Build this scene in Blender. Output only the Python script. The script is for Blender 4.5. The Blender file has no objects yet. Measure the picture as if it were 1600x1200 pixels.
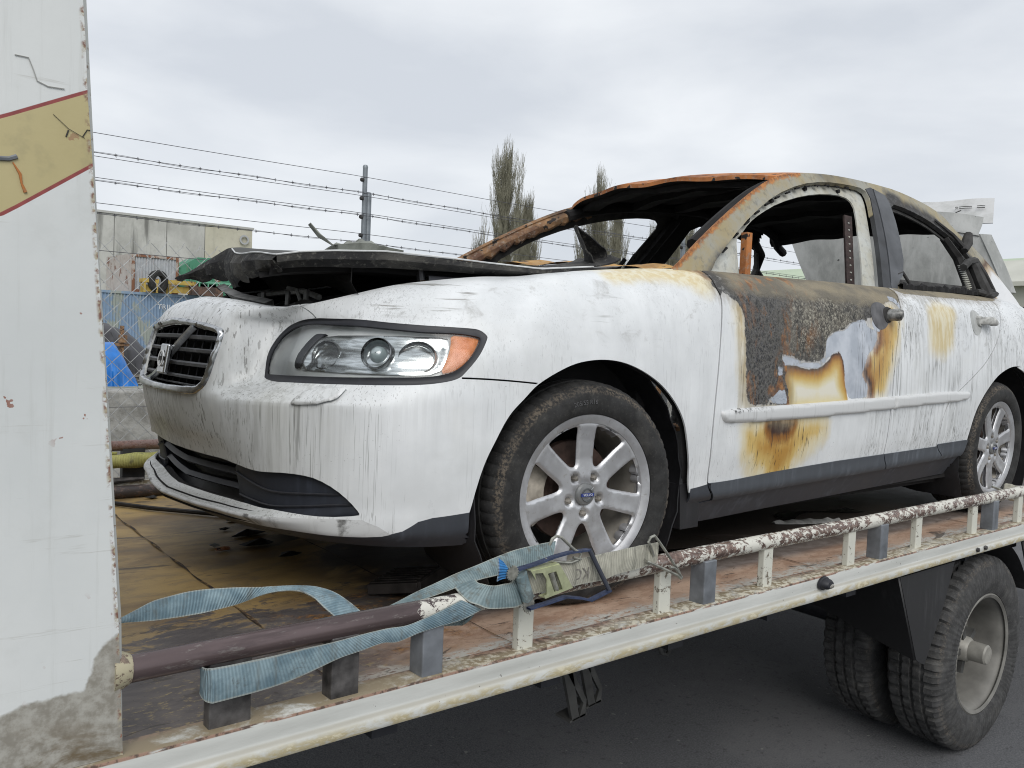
import bpy, bmesh, math, random
import numpy as np
from mathutils import Vector, Matrix, geometry
R = math.radians
random.seed(7); RS = np.random.RandomState(11)
SC = bpy.context.scene
COL = SC.collection
# ---------------------------------------------------------------- camera, sky, sun, exposure
def setup():
    yaw, pitch, roll = 0.6720, -0.0510, 0.0400
    f = np.array([math.sin(yaw)*math.cos(pitch), math.cos(yaw)*math.cos(pitch), math.sin(pitch)])
    r = np.array([math.cos(yaw), -math.sin(yaw), 0]); u = np.cross(r, f)
    r2 = math.cos(roll)*r+math.sin(roll)*u; u2 = -math.sin(roll)*r+math.cos(roll)*u
    cd = bpy.data.cameras.new('camera'); cam = bpy.data.objects.new('camera', cd); COL.objects.link(cam)
    M = Matrix.Identity(4)
    for i in range(3): M[i][0], M[i][1], M[i][2] = r2[i], u2[i], -f[i]
    M[0][3], M[1][3], M[2][3] = -1.574, -1.626, 0.715
    cam.matrix_world = M; cd.sensor_width = 36; cd.lens = 36*1300.06/1600; cd.clip_start = .05; cd.clip_end = 3000
    SC.camera = cam
    w = bpy.data.worlds.new('World'); SC.world = w; w.use_nodes = True
    nt = w.node_tree; nt.nodes.clear(); N = nt.nodes.new; L = nt.links.new
    out = N('ShaderNodeOutputWorld'); bg = N('ShaderNodeBackground'); L(bg.outputs[0], out.inputs[0])
    sky = N('ShaderNodeTexSky'); sky.sky_type = 'NISHITA'; sky.sun_disc = False; sky.sun_elevation = R(48); sky.sun_rotation = R(200)
    tc = N('ShaderNodeTexCoord'); mp = N('ShaderNodeMapping'); L(tc.outputs['Generated'], mp.inputs[0]); mp.inputs['Scale'].default_value = (1.1, 1.1, 3.4)
    mp.inputs['Location'].default_value = (3.3, .4, .2)
    n1 = N('ShaderNodeTexNoise'); n1.inputs['Scale'].default_value = 2.1; n1.inputs['Detail'].default_value = 6; n1.inputs['Roughness'].default_value = .5; n1.inputs['Distortion'].default_value = .25
    L(mp.outputs[0], n1.inputs['Vector'])
    cr = N('ShaderNodeValToRGB'); e = cr.color_ramp.elements
    e[0].position = .36; e[0].color = (7.1, 7.5, 8.1, 1); e[1].position = .64; e[1].color = (9.5, 9.8, 10.15, 1)
    L(n1.outputs[0], cr.inputs[0])
    mx = N('ShaderNodeMix'); mx.data_type = 'RGBA'; mx.inputs[0].default_value = .93
    L(sky.outputs[0], mx.inputs[6]); L(cr.outputs[0], mx.inputs[7])
    L(mx.outputs[2], bg.inputs[0]); bg.inputs[1].default_value = .085
    sd = bpy.data.lights.new('sun', 'SUN'); sd.energy = 1.5; sd.angle = R(40); sd.color = (1, .97, .93)
    so = bpy.data.objects.new('sun', sd); COL.objects.link(so); so.rotation_euler = (R(50), 0, R(-28)); so.location = (0, -4, 6)
    vs = SC.view_settings; vs.view_transform = 'Standard'; vs.look = 'None'; vs.gamma = 1; vs.exposure = .20
    SC.cycles.max_bounces = 8; SC.cycles.filter_width = 1.05
setup()

# ---------------------------------------------------------------- naming and linking
def tag(o, label=None, cat=None, group=None, kind=None):
    if label: o['label'] = label
    if cat: o['category'] = cat
    if group: o['group'] = group
    if kind: o['kind'] = kind
    return o
def thing(name, label, cat, loc=(0, 0, 0), group=None):
    o = bpy.data.objects.new(name, None); COL.objects.link(o); o.location = loc; o.empty_display_size = .2
    return tag(o, label, cat, group)
def obj(name, V, F, mat, parent=None, smooth=True, label=None, local=False, mats=None, mi=None):
    me = bpy.data.meshes.new(name)
    me.from_pydata([tuple(map(float, v)) for v in V], [], [tuple(int(i) for i in f) for f in F]); me.update()
    if smooth: me.polygons.foreach_set('use_smooth', [True]*len(me.polygons))
    if mats:
        for m in mats: me.materials.append(m)
        me.polygons.foreach_set('material_index', mi)
    elif mat: me.materials.append(mat)
    o = bpy.data.objects.new(name, me); COL.objects.link(o)
    if parent is not None:
        o.parent = parent
        if not local: o.matrix_parent_inverse = wm(parent).inverted()
    if label: o['label'] = label
    return o
def wm(o):
    M = Matrix.LocRotScale(o.location, o.rotation_euler, o.scale)
    return wm(o.parent) @ o.matrix_parent_inverse @ M if o.parent else M
def autosmooth(o, ang=35):
    bm = bmesh.new(); bm.from_mesh(o.data); a = R(ang)
    for e in bm.edges:
        if len(e.link_faces) == 2 and e.calc_face_angle(0) > a: e.smooth = False
    bm.to_mesh(o.data); bm.free(); return o
def solid(o, t, off=-1):
    me = o.data; ei = np.empty(len(me.loops), np.int32); me.loops.foreach_get('edge_index', ei); cnt = np.bincount(ei, minlength=len(me.edges))
    a = me.attributes.get('sharp_edge') or me.attributes.new('sharp_edge', 'BOOLEAN', 'EDGE'); v = np.empty(len(me.edges), bool); a.data.foreach_get('value', v); v |= cnt == 1; a.data.foreach_set('value', v)
    m = o.modifiers.new('thickness', 'SOLIDIFY'); m.thickness = t; m.offset = off; return o
class MB:
    """collects shapes into one mesh"""
    def __init__(s): s.V = []; s.F = []
    def add(s, V, F):
        b = len(s.V); s.V += [tuple(v) for v in V]; s.F += [tuple(i+b for i in f) for f in F]; return s
    def box(s, lo, hi, M=None):
        x0, y0, z0 = lo; x1, y1, z1 = hi
        V = [(x0,y0,z0),(x1,y0,z0),(x1,y1,z0),(x0,y1,z0),(x0,y0,z1),(x1,y0,z1),(x1,y1,z1),(x0,y1,z1)]
        if M is not None: V = [M @ Vector(v) for v in V]
        return s.add(V, [(0,3,2,1),(4,5,6,7),(0,1,5,4),(1,2,6,5),(2,3,7,6),(3,0,4,7)])
    def tube(s, P, r, n=8, cap=True, flat=1.0):
        P = [Vector(p) for p in P]; k = len(P); rr = r if hasattr(r, '__len__') else [r]*k
        V = []; F = []; ref = None
        for i, p in enumerate(P):
            t = (P[min(i+1, k-1)]-P[max(i-1, 0)]).normalized()
            if ref is None: ref = t.orthogonal().normalized()
            ref = (ref-t*ref.dot(t)); ref = ref.normalized() if ref.length > 1e-6 else t.orthogonal().normalized()
            b = t.cross(ref)
            for j in range(n):
                a = 2*math.pi*j/n; V.append(p+(ref*math.cos(a)+b*math.sin(a)*flat)*rr[i])
        for i in range(k-1):
            for j in range(n): F.append((i*n+j, i*n+(j+1) % n, (i+1)*n+(j+1) % n, (i+1)*n+j))
        if cap: F.append(tuple(range(n-1, -1, -1))); F.append(tuple((k-1)*n+j for j in range(n)))
        return s.add(V, F)
    def lathe(s, prof, n=48, M=None, close=False):
        """prof: (r, y) pairs, turned about the local y axis"""
        V = []; F = []; k = len(prof)
        for i in range(n):
            a = 2*math.pi*i/n
            for r, y in prof: V.append((r*math.cos(a), y, r*math.sin(a)))
        for i in range(n):
            for j in range(k-1 if not close else k):
                F.append((i*k+j, ((i+1) % n)*k+j, ((i+1) % n)*k+(j+1) % k, i*k+(j+1) % k))
        if M is not None: V = [M @ Vector(v) for v in V]
        return s.add(V, F)
    def sheet(s, rows):
        k = len(rows[0]); V = [p for r in rows for p in r]
        F = [(i*k+j, (i+1)*k+j, (i+1)*k+j+1, i*k+j+1) for i in range(len(rows)-1) for j in range(k-1)]
        return s.add(V, F)
    def prism(s, poly, d):
        """poly: 3D points; d: extrusion vector"""
        n = len(poly); a = [Vector(p) for p in poly]; V = a+[p+Vector(d) for p in a]
        return s.add(V, [tuple(range(n-1, -1, -1)), tuple(range(n, 2*n))]+[(i, (i+1) % n, n+(i+1) % n, n+i) for i in range(n)])
    def build(s, name, mat, parent=None, smooth=True, label=None, **k):
        o = obj(name, s.V, s.F, mat, parent, smooth, label, **k)
        return autosmooth(o) if smooth else o
def bevel(o, w, seg=2):
    m = o.modifiers.new('bevel', 'BEVEL'); m.width = w; m.segments = seg; m.limit_method = 'ANGLE'; m.angle_limit = R(40); return o

# ---------------------------------------------------------------- 2D outlines
def dens(poly, step, closed=True):
    out = []; n = len(poly)
    for i in range(n if closed else n-1):
        a = np.array(poly[i][:2], float); b = np.array(poly[(i+1) % n][:2], float); k = max(1, int(np.ceil(np.linalg.norm(b-a)/step)))
        out += [tuple(a+(b-a)*j/k) for j in range(k)]
    if not closed: out.append(tuple(poly[-1][:2]))
    return out
def smoothp(poly, it=2, closed=True):
    P = [np.array(p[:2], float) for p in poly]
    for _ in range(it):
        Q = []; n = len(P)
        if closed:
            for i in range(n): a, b = P[i], P[(i+1) % n]; Q += [a*.75+b*.25, a*.25+b*.75]
        else:
            Q = [P[0]]
            for i in range(n-1): a, b = P[i], P[i+1]; Q += [a*.75+b*.25, a*.25+b*.75]
            Q.append(P[-1])
        P = Q
    return [tuple(p) for p in P]
def inside(pts, poly):
    P = np.asarray(poly, float)[:, :2]; x = pts[:, 0]; y = pts[:, 1]; c = np.zeros(len(pts), bool); j = len(P)-1
    for i in range(len(P)):
        xi, yi = P[i]; xj, yj = P[j]
        if yi != yj: c ^= ((yi > y) != (yj > y)) & (x < (xj-xi)*(y-yi)/(yj-yi)+xi)
        j = i
    return c
def sdf(pts, poly, closed=True):
    """signed distance, positive inside"""
    P = np.asarray(poly, float)[:, :2]; d = np.full(len(pts), 1e9); n = len(P)
    for i in range(n if closed else n-1):
        a = P[i]; b = P[(i+1) % n]; e = b-a; L = e@e
        if L < 1e-12: continue
        t = np.clip(((pts-a)@e)/L, 0, 1); d = np.minimum(d, np.hypot(*(pts-a-t[:, None]*e).T))
    return np.where(inside(pts, P), d, -d) if closed else d
def strip(line, w):
    """thin closed polygon around an open line"""
    P = np.asarray(line, float)[:, :2]; t = np.gradient(P, axis=0); t /= np.linalg.norm(t, axis=1)[:, None]; n = np.stack([-t[:, 1], t[:, 0]], 1)*w/2
    return [tuple(p) for p in P+n]+[tuple(p) for p in (P-n)[::-1]]
def cut(x0, x1, y0, y1, dx, dy, polys, step=None):
    """triangulate a rectangle so that every outline in polys is followed by edges"""
    step = step or dx
    xs = np.linspace(x0, x1, max(2, int(round((x1-x0)/dx))+1)); ys = np.linspace(y0, y1, max(2, int(round((y1-y0)/dy))+1))
    gx, gy = np.meshgrid(xs, ys, indexing='ij'); g = np.stack([gx.ravel(), gy.ravel()], 1)
    pts = []; edges = []; keep = np.ones(len(g), bool)
    for p in polys:
        q = np.array(dens(p, step)); lo = q.min(0)-dx; hi = q.max(0)+dx
        near = np.where(((g > lo) & (g < hi)).all(1))[0]
        if len(near):
            d = np.full(len(near), 9.)
            for c0 in range(0, len(q), 64):
                d = np.minimum(d, np.sqrt(((g[near][:, None]-q[None, c0:c0+64])**2).sum(2)).min(1))
            border = (np.abs(g[near, 0]-x0) < 1e-9) | (np.abs(g[near, 0]-x1) < 1e-9) | (np.abs(g[near, 1]-y0) < 1e-9) | (np.abs(g[near, 1]-y1) < 1e-9)
            keep[near[(d < .42*min(dx, dy)) & ~border]] = False
        q[:, 0] = np.clip(q[:, 0], x0, x1); q[:, 1] = np.clip(q[:, 1], y0, y1)
        b = len(pts); pts += [tuple(t) for t in q]; edges += [(b+i, b+(i+1) % len(q)) for i in range(len(q))]
    allp = [Vector(p) for p in pts]+[Vector(p) for p in g[keep]]
    r = geometry.delaunay_2d_cdt(allp, edges, [], 0, 1e-6)
    V = np.array([tuple(v) for v in r[0]]); T = np.array([f for f in r[2]])
    a = V[T]; area = (a[:, 1, 0]-a[:, 0, 0])*(a[:, 2, 1]-a[:, 0, 1])-(a[:, 2, 0]-a[:, 0, 0])*(a[:, 1, 1]-a[:, 0, 1])
    T[area < 0] = T[area < 0][:, ::-1]; T = T[np.abs(area) > 1e-10]
    return V, T
def submesh(V, T, mask):
    t = T[mask]; u, inv = np.unique(t, return_inverse=True)
    return V[u], inv.reshape(t.shape)
def attr(o, name, vals):
    a = o.data.attributes.new(name, 'FLOAT', 'POINT'); a.data.foreach_set('value', np.asarray(vals, np.float32))

# ---------------------------------------------------------------- material helper
class Mat:
    def __init__(s, name, rough=.6, metal=0., spec=.5):
        s.m = bpy.data.materials.new(name); s.m.use_nodes = True; s.nt = s.m.node_tree
        s.b = s.nt.nodes['Principled BSDF']; s.b.inputs['Roughness'].default_value = rough; s.b.inputs['Metallic'].default_value = metal
        s.b.inputs['Specular IOR Level'].default_value = spec; s._p = None
    def N(s, t): return s.nt.nodes.new(t)
    def L(s, a, b): s.nt.links.new(a, b)
    def put(s, v, sock):
        if isinstance(v, bpy.types.NodeSocket): s.L(v, sock)
        elif isinstance(v, (tuple, list)) and len(v) == 3 and sock.type == 'RGBA': sock.default_value = (*v, 1)
        else: sock.default_value = v
    @property
    def P(s):
        if s._p is None: s._p = s.N('ShaderNodeTexCoord').outputs['Object']
        return s._p
    def xyz(s):
        n = s.N('ShaderNodeSeparateXYZ'); s.L(s.P, n.inputs[0]); return n.outputs
    def noise(s, scale=(5, 5, 5), detail=4, rough=.55, dist=0, off=(0, 0, 0)):
        if not hasattr(scale, '__len__'): scale = (scale,)*3
        m = s.N('ShaderNodeMapping'); s.L(s.P, m.inputs[0]); m.inputs['Scale'].default_value = scale; m.inputs['Location'].default_value = off
        n = s.N('ShaderNodeTexNoise'); n.inputs['Scale'].default_value = 1; n.inputs['Detail'].default_value = detail; n.inputs['Roughness'].default_value = rough; n.inputs['Distortion'].default_value = dist
        s.L(m.outputs[0], n.inputs['Vector']); return n.outputs[0]
    def voro(s, scale, feature='DISTANCE_TO_EDGE', dist=0):
        if not hasattr(scale, '__len__'): scale = (scale,)*3
        m = s.N('ShaderNodeMapping'); s.L(s.P, m.inputs[0]); m.inputs['Scale'].default_value = scale
        if dist:
            n = s.N('ShaderNodeTexNoise'); n.inputs['Scale'].default_value = 1.5; s.L(m.outputs[0], n.inputs['Vector'])
            a = s.N('ShaderNodeVectorMath'); a.operation = 'MULTIPLY_ADD'; s.L(n.outputs[1], a.inputs[0]); a.inputs[1].default_value = (dist,)*3; s.L(m.outputs[0], a.inputs[2]); src = a.outputs[0]
        else: src = m.outputs[0]
        v = s.N('ShaderNodeTexVoronoi'); v.feature = feature; v.inputs['Scale'].default_value = 1; s.L(src, v.inputs['Vector']); return v.outputs[0]
    def math(s, op, a, b=0., c=None, clamp=False):
        n = s.N('ShaderNodeMath'); n.operation = op; n.use_clamp = clamp; s.put(a, n.inputs[0]); s.put(b, n.inputs[1])
        if c is not None: s.put(c, n.inputs[2])
        return n.outputs[0]
    def mul(s, a, b): return s.math('MULTIPLY', a, b)
    def add(s, a, b): return s.math('ADD', a, b)
    def step(s, v, lo, hi):
        """0 below lo, 1 above hi (or the reverse when lo > hi)"""
        n = s.N('ShaderNodeMapRange'); n.interpolation_type = 'SMOOTHSTEP'
        s.put(v, n.inputs[0])
        if lo < hi: n.inputs[1].default_value = lo; n.inputs[2].default_value = hi
        else: n.inputs[1].default_value = hi; n.inputs[2].default_value = lo; n.inputs[3].default_value = 1; n.inputs[4].default_value = 0
        return n.outputs[0]
    def ramp(s, v, stops):
        n = s.N('ShaderNodeValToRGB'); s.put(v, n.inputs[0]); e = n.color_ramp.elements
        while len(e) < len(stops): e.new(.5)
        for k, (p, c) in enumerate(stops): e[k].position = p; e[k].color = (*c, 1)
        return n.outputs[0]
    def mix(s, f, a, b, mode='MIX'):
        n = s.N('ShaderNodeMix'); n.data_type = 'RGBA'; n.blend_type = mode; s.put(f, n.inputs[0]); s.put(a, n.inputs[6]); s.put(b, n.inputs[7]); return n.outputs[2]
    def at(s, name):
        n = s.N('ShaderNodeAttribute'); n.attribute_name = name; return n.outputs['Fac']
    def col(s, v): s.put(v, s.b.inputs['Base Color']); return s
    def rough(s, v): s.put(v, s.b.inputs['Roughness']); return s
    def metal(s, v): s.put(v, s.b.inputs['Metallic']); return s
    def bump(s, h, strength=.3, dist=.01):
        n = s.N('ShaderNodeBump'); n.inputs['Strength'].default_value = strength; n.inputs['Distance'].default_value = dist; s.L(h, n.inputs['Height']); s.L(n.outputs[0], s.b.inputs['Normal']); return s
def simple(name, c, rough=.6, metal=0., var=.15, scale=20, bump=0.):
    m = Mat(name, rough, metal); n = m.noise(scale, 5)
    lo = tuple(x*(1-var) for x in c); hi = tuple(min(1, x*(1+var)) for x in c)
    m.col(m.ramp(n, [(.3, lo), (.7, hi)]))
    if bump: m.bump(n, bump, .004)
    return m.m
# ---------------------------------------------------------------- car skin: a lofted surface S(u,v)
YC = 0.865
COLS = [(-.885,.865),(-.882,.75),(-.874,.64),(-.854,.545),(-.822,.458),(-.776,.362),(-.724,.272),(-.664,.188),(-.585,.110),(-.483,.052),
        (-.36,.015),(-.22,-.008),(-.05,-.015),(.12,-.015),(.30,-.013),(.50,-.012),(.9,-.015),(1.3,-.017),(1.56,-.017),(1.95,-.016),
        (2.25,-.014),(2.45,-.014),(2.64,-.015),(2.85,-.013),(3.05,-.003),(3.25,.03),(3.4,.09),(3.5,.2),(3.55,.4),(3.57,.865)]
TOPE = [(-.705,.865,.808),(-.705,.75,.803),(-.702,.64,.795),(-.695,.545,.786),(-.672,.455,.783),(-.632,.39,.795),(-.555,.322,.822),(-.47,.27,.849),
        (-.37,.235,.868),(-.25,.207,.886),(-.14,.187,.895),(-.03,.175,.913),(.08,.165,.928),(.2,.155,.942),(.33,.14,.955),(.5,.11,.965),
        (.9,.095,.975),(1.3,.09,.985),(1.56,.088,.99),(1.95,.09,1.0),(2.25,.10,1.01),(2.45,.115,1.015),(2.64,.13,1.02),(2.85,.15,1.025),
        (3.03,.18,1.03),(3.2,.22,1.03),(3.32,.28,1.03),(3.40,.36,1.03),(3.44,.5,1.04),(3.45,.865,1.04)]
# rows 0..10 as (height, inset from the plan curve), then the bulge of rows 11..13
PROF = {
 0: ([(.195,.10),(.228,.030),(.247,.008),(.263,.060),(.385,.048),(.45,.022),(.515,.008),(.545,.008),(.575,.016),(.66,.03),(.745,.05)], .035),
 2: ([(.195,.10),(.228,.046),(.247,.026),(.263,.078),(.385,.052),(.45,.028),(.515,.012),(.545,.008),(.575,.016),(.66,.032),(.74,.055)], .03),
 3: ([(.195,.10),(.230,.044),(.249,.026),(.265,.074),(.385,.046),(.45,.024),(.515,.010),(.545,.008),(.575,.018),(.66,.036),(.735,.062)], .022),
 4: ([(.195,.09),(.232,.026),(.251,.008),(.268,.052),(.375,.030),(.45,.014),(.535,.005),(.553,.022),(.59,.100),(.66,.132),(.735,.168)], .008),
 5: ([(.195,.08),(.234,.006),(.254,-.008),(.274,.022),(.36,.012),(.45,.004),(.538,.002),(.555,.020),(.595,.080),(.66,.10),(.735,.145)], .012),
 7: ([(.20,.05),(.235,-.004),(.265,-.006),(.30,.0),(.36,.0),(.45,.0),(.542,.0),(.560,.012),(.60,.040),(.66,.06),(.74,.115)], .02),
 9: ([(.20,.04),(.24,.008),(.27,.004),(.31,.002),(.37,.0),(.45,.0),(.53,.001),(.57,.003),(.605,.012),(.66,.03),(.735,.075)], .03),
 11:([(.20,.04),(.25,.014),(.29,.010),(.33,.006),(.38,.002),(.45,.0),(.53,-.002),(.58,-.002),(.63,.002),(.69,.012),(.75,.03)], .035),
 13:([(.18,.05),(.235,.024),(.28,.016),(.33,.010),(.39,.004),(.46,-.002),(.54,-.004),(.60,-.003),(.66,.0),(.72,.006),(.78,.016)], .035),
 15:([(.16,.085),(.225,.045),(.262,.018),(.30,.016),(.38,.004),(.46,-.001),(.54,-.004),(.60,-.004),(.66,-.002),(.73,.002),(.80,.009)], .036),
 20:([(.20,.085),(.265,.045),(.305,.018),(.345,.014),(.40,.004),(.47,-.001),(.54,-.004),(.60,-.005),(.67,-.004),(.75,.0),(.82,.007)], .04),
 23:([(.22,.06),(.28,.035),(.32,.018),(.36,.012),(.42,.004),(.49,-.001),(.56,-.006),(.63,-.008),(.70,-.006),(.78,.0),(.86,.012)], .04),
 29:([(.25,.08),(.29,.03),(.33,.01),(.38,.0),(.44,-.01),(.50,-.01),(.56,-.01),(.63,.0),(.70,.02),(.80,.03),(.90,.05)], .03)}
VS = .058
def _build_net():
    base = np.array(COLS); n = len(base)
    seg = np.r_[0, np.cumsum(np.hypot(*np.diff(base, axis=0).T))]
    t = np.gradient(base, axis=0); t /= np.linalg.norm(t, axis=1)[:, None]
    nrm = np.stack([t[:, 1]*1.0, -t[:, 0]], 1)
    nrm[0] = (-1, 0); nrm[-1] = (1, 0)
    for i in range(n):
        if 12 <= i <= 23: nrm[i] = (0, -1)
    keys = sorted(PROF); net = np.zeros((n, 15, 3))
    for r in range(11):
        z = np.interp(seg, seg[keys], [PROF[k][0][r][0] for k in keys]); d = np.interp(seg, seg[keys], [PROF[k][0][r][1] for k in keys])
        net[:, r, 0] = base[:, 0]-nrm[:, 0]*d; net[:, r, 1] = base[:, 1]-nrm[:, 1]*d; net[:, r, 2] = z
    bl = np.interp(seg, seg[keys], [PROF[k][1] for k in keys]); top = np.array(TOPE); net[:, 14] = top
    for r in (11, 12, 13):
        f = (r-10)/4
        net[:, r] = net[:, 10]*(1-f)+top*f
        b = bl*4*f*(1-f)
        net[:, r, 0] += nrm[:, 0]*b*.5; net[:, r, 1] += nrm[:, 1]*b*.5; net[:, r, 2] += b*.75
    return seg, net
SEG, NET = _build_net()
UMAX = SEG[-1]; VMAX = 14*VS
def _cr(x, xs, Y):
    """smooth (Hermite, limited tangents) interpolation of Y[k] at knots xs"""
    x = np.clip(x, xs[0], xs[-1]-1e-9); i = np.clip(np.searchsorted(xs, x, 'right')-1, 0, len(xs)-2)
    h = xs[i+1]-xs[i]; s = (x-xs[i])/h
    D = np.diff(Y, axis=0)/np.diff(xs).reshape((-1,)+(1,)*(Y.ndim-1))
    M = np.zeros_like(Y); M[0] = D[0]; M[-1] = D[-1]
    w = np.diff(xs).reshape((-1,)+(1,)*(Y.ndim-1))
    M[1:-1] = (D[:-1]*w[1:]+D[1:]*w[:-1])/(w[1:]+w[:-1])
    lim = 2.5*np.minimum(np.abs(D[:-1]), np.abs(D[1:]))+.02
    M[1:-1] = np.clip(M[1:-1], -lim, lim)
    ex = (slice(None),)+(None,)*(Y.ndim-1)
    s = s[ex]; h = h[ex]
    return Y[i]*(2*s**3-3*s**2+1)+Y[i+1]*(-2*s**3+3*s**2)+M[i]*h*(s**3-2*s**2+s)+M[i+1]*h*(s**3-s**2)
def skin(u, v):
    """points of the body side skin; u metres along the bumper line from the nose, v up"""
    u = np.atleast_1d(np.asarray(u, float)); v = np.atleast_1d(np.asarray(v, float))
    far = u < 0; A = _cr(np.abs(u), SEG, NET)
    out = np.zeros((len(u), 3)); vs = np.arange(15)*VS
    v = np.clip(v, 0, VMAX-1e-9); i = np.clip((v/VS).astype(int), 0, 13); s = ((v-i*VS)/VS)[:, None]; k = np.arange(len(u))
    def a(j): return A[k, np.clip(j, 0, 14)]
    p0, p1, p2, p3 = a(i-1), a(i), a(i+1), a(i+2)
    d0, d1, d2 = p1-p0, p2-p1, p3-p2
    def lim(a_, b_): q = 1.6*np.minimum(np.abs(a_), np.abs(b_))+.0015; return np.clip((a_+b_)/2, -q, q)
    m1 = np.where((i == 0)[:, None], d1, lim(d0, d1)); m2 = np.where((i == 13)[:, None], d1, lim(d1, d2))
    P = p1*(2*s**3-3*s**2+1)+p2*(-2*s**3+3*s**2)+m1*(s**3-2*s**2+s)+m2*(s**3-s**2)
    P[far, 1] = 2*YC-P[far, 1]
    return P
def skin_n(u, v):
    e = 2e-3; a = skin(np.clip(u+e, -UMAX, UMAX), v)-skin(np.clip(u-e, -UMAX, UMAX), v); b = skin(u, np.clip(v+e, 0, VMAX))-skin(u, np.clip(v-e, 0, VMAX))
    n = np.cross(a, b); return n/np.maximum(np.linalg.norm(n, axis=1), 1e-9)[:, None]
# the side frame above the belt: y leans in with height; (x, z) are its own coordinates
def gside(x, z):
    x = np.atleast_1d(np.asarray(x, float)); z = np.atleast_1d(np.asarray(z, float))
    y0 = np.interp(x, [.3, .5, 1.3, 2.2, 2.8, 3.3], [.14, .10, .085, .095, .14, .22])
    h = np.maximum(z-.96, -.05); y = y0+.36*h+.25*h*h
    return np.stack([x, y, z], 1)
# outlines on the skin, as (u, v) pairs
H = {}
H['hl_out'] = [[0.429,0.456],[0.412,0.49],[0.406,0.529],[0.425,0.557],[0.487,0.598],[0.546,0.626],[0.643,0.604],[0.814,0.592],[0.961,0.591],[1.065,0.583],[1.095,0.579],[1.113,0.566],[1.113,0.558],[1.085,0.525],[1.048,0.492],[1.027,0.473],[0.979,0.465],[0.88,0.458],[0.754,0.457],[0.6,0.456]]
H['hl_in'] = [[0.424,0.479],[0.417,0.52],[0.432,0.55],[0.476,0.571],[0.547,0.59],[0.651,0.581],[0.873,0.577],[1.014,0.575],[1.089,0.565],[1.097,0.558],[1.074,0.533],[1.037,0.503],[1.003,0.488],[0.919,0.482],[0.75,0.477],[0.59,0.475],[0.436,0.475]]
H['gr_out'] = [[-0.013,0.574],[0.185,0.567],[0.306,0.559],[0.318,0.555],[0.322,0.54],[0.317,0.512],[0.304,0.483],[0.29,0.443],[0.263,0.41],[0.236,0.401],[0.126,0.403],[-0.026,0.431],[-0.183,0.458]]
H['gr_in'] = [[0.002,0.564],[0.191,0.558],[0.299,0.554],[0.308,0.552],[0.306,0.517],[0.287,0.474],[0.269,0.453],[0.245,0.444],[0.107,0.453],[-0.059,0.475],[-0.156,0.491],[-0.236,0.514]]
H['intake'] = [[-0.241,0.259],[-0.156,0.242],[0.002,0.231],[0.124,0.226],[0.283,0.223],[0.412,0.227],[0.552,0.238],[0.632,0.239],[0.683,0.235],[0.731,0.219],[0.768,0.191],[0.795,0.155],[0.791,0.144],[0.712,0.135],[0.637,0.147],[0.515,0.174],[0.308,0.171],[0.169,0.19],[0.055,0.2],[-0.054,0.209],[-0.325,0.204]]
H['washer'] = [[0.631,0.443],[0.738,0.445],[0.745,0.438],[0.702,0.356],[0.607,0.347],[0.605,0.357]]
H['gap_bf'] = [[1.034,0.475],[1.132,0.461],[1.243,0.441]]
H['gap_nf'] = [[-1.287,0.693],[-1.312,0.677],[0.555,0.629]]
H['arch'] = [[1.065,0.133],[1.079,0.209],[1.097,0.26],[1.131,0.309],[1.171,0.359],[1.219,0.416],[1.245,0.44],[1.295,0.464],[1.365,0.485],[1.432,0.49],[1.502,0.484],[1.582,0.466],[1.653,0.441],[1.72,0.406],[1.776,0.356],[1.816,0.317],[1.833,0.287],[1.85,0.244],[1.863,0.209],[1.87,0.164],[1.89,0.063],[1.887,0.02],[1.864,0.002]]
H['dark_corner'] = [[1.06,0.055],[1.064,0.134],[0.961,0.131],[0.927,0.118],[0.889,0.059],[0.839,0.054],[0.793,0.056]]
H['gap_d1'] = [[1.995,0.74],[1.99,0.697],[2.0,0.661],[1.993,0.622],[1.981,0.573],[1.969,0.488],[1.958,0.39],[1.954,0.322],[1.955,0.23],[1.964,0.171],[2.008,0.077]]
H['gap_d2'] = [[3.142,0.744],[3.127,0.69],[3.086,0.605],[3.039,0.474],[3.036,0.322],[3.028,0.174],[3.074,0.084]]
H['gap_d3'] = [[4.278,0.784],[4.081,0.648],[4.007,0.56],[3.9,0.493],[3.743,0.437],[3.607,0.384],[3.514,0.333],[3.477,0.262],[3.469,0.184],[3.536,0.114]]
H['sill_top'] = [[1.876,0.153],[1.967,0.173],[2.694,0.182],[3.741,0.178]]
H['sill_mid'] = [[1.925,0.06],[2.012,0.076],[2.73,0.083],[3.644,0.085]]
H['r_arch'] = [[3.768,0.175],[3.768,0.233],[3.801,0.298],[3.851,0.344],[3.918,0.394],[4.004,0.436],[4.113,0.459],[4.2,0.463],[4.286,0.455]]
H['mould'] = [[1.985,0.34],[2.265,0.346],[2.639,0.355],[3.066,0.369],[3.7,0.391],[3.713,0.36],[3.673,0.343],[3.284,0.332],[2.648,0.313],[2.272,0.308],[2.036,0.307],[2.006,0.311],[1.991,0.322]]
H['h1'] = [[2.988,0.633]]
H['h2'] = [[3.861,0.628]]
H['h1cup'] = [[2.843,0.634],[2.93,0.674],[3.018,0.684],[3.067,0.658],[3.063,0.619],[3.009,0.586],[2.912,0.584],[2.854,0.603]]
H['cres'] = [[0.523,0.502],[0.526,0.523],[0.537,0.544],[0.558,0.562],[0.572,0.568],[0.616,0.567],[0.598,0.563],[0.58,0.555],[0.563,0.537],[0.554,0.517],[0.552,0.496],[0.533,0.492]]
H['tray'] = [[0.549,0.491],[0.556,0.514],[0.564,0.536],[0.582,0.553],[0.611,0.566],[0.774,0.569],[0.922,0.574],[1.01,0.572],[1.015,0.561],[1.003,0.532],[0.979,0.495],[0.879,0.491],[0.748,0.491],[0.586,0.492]]
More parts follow.
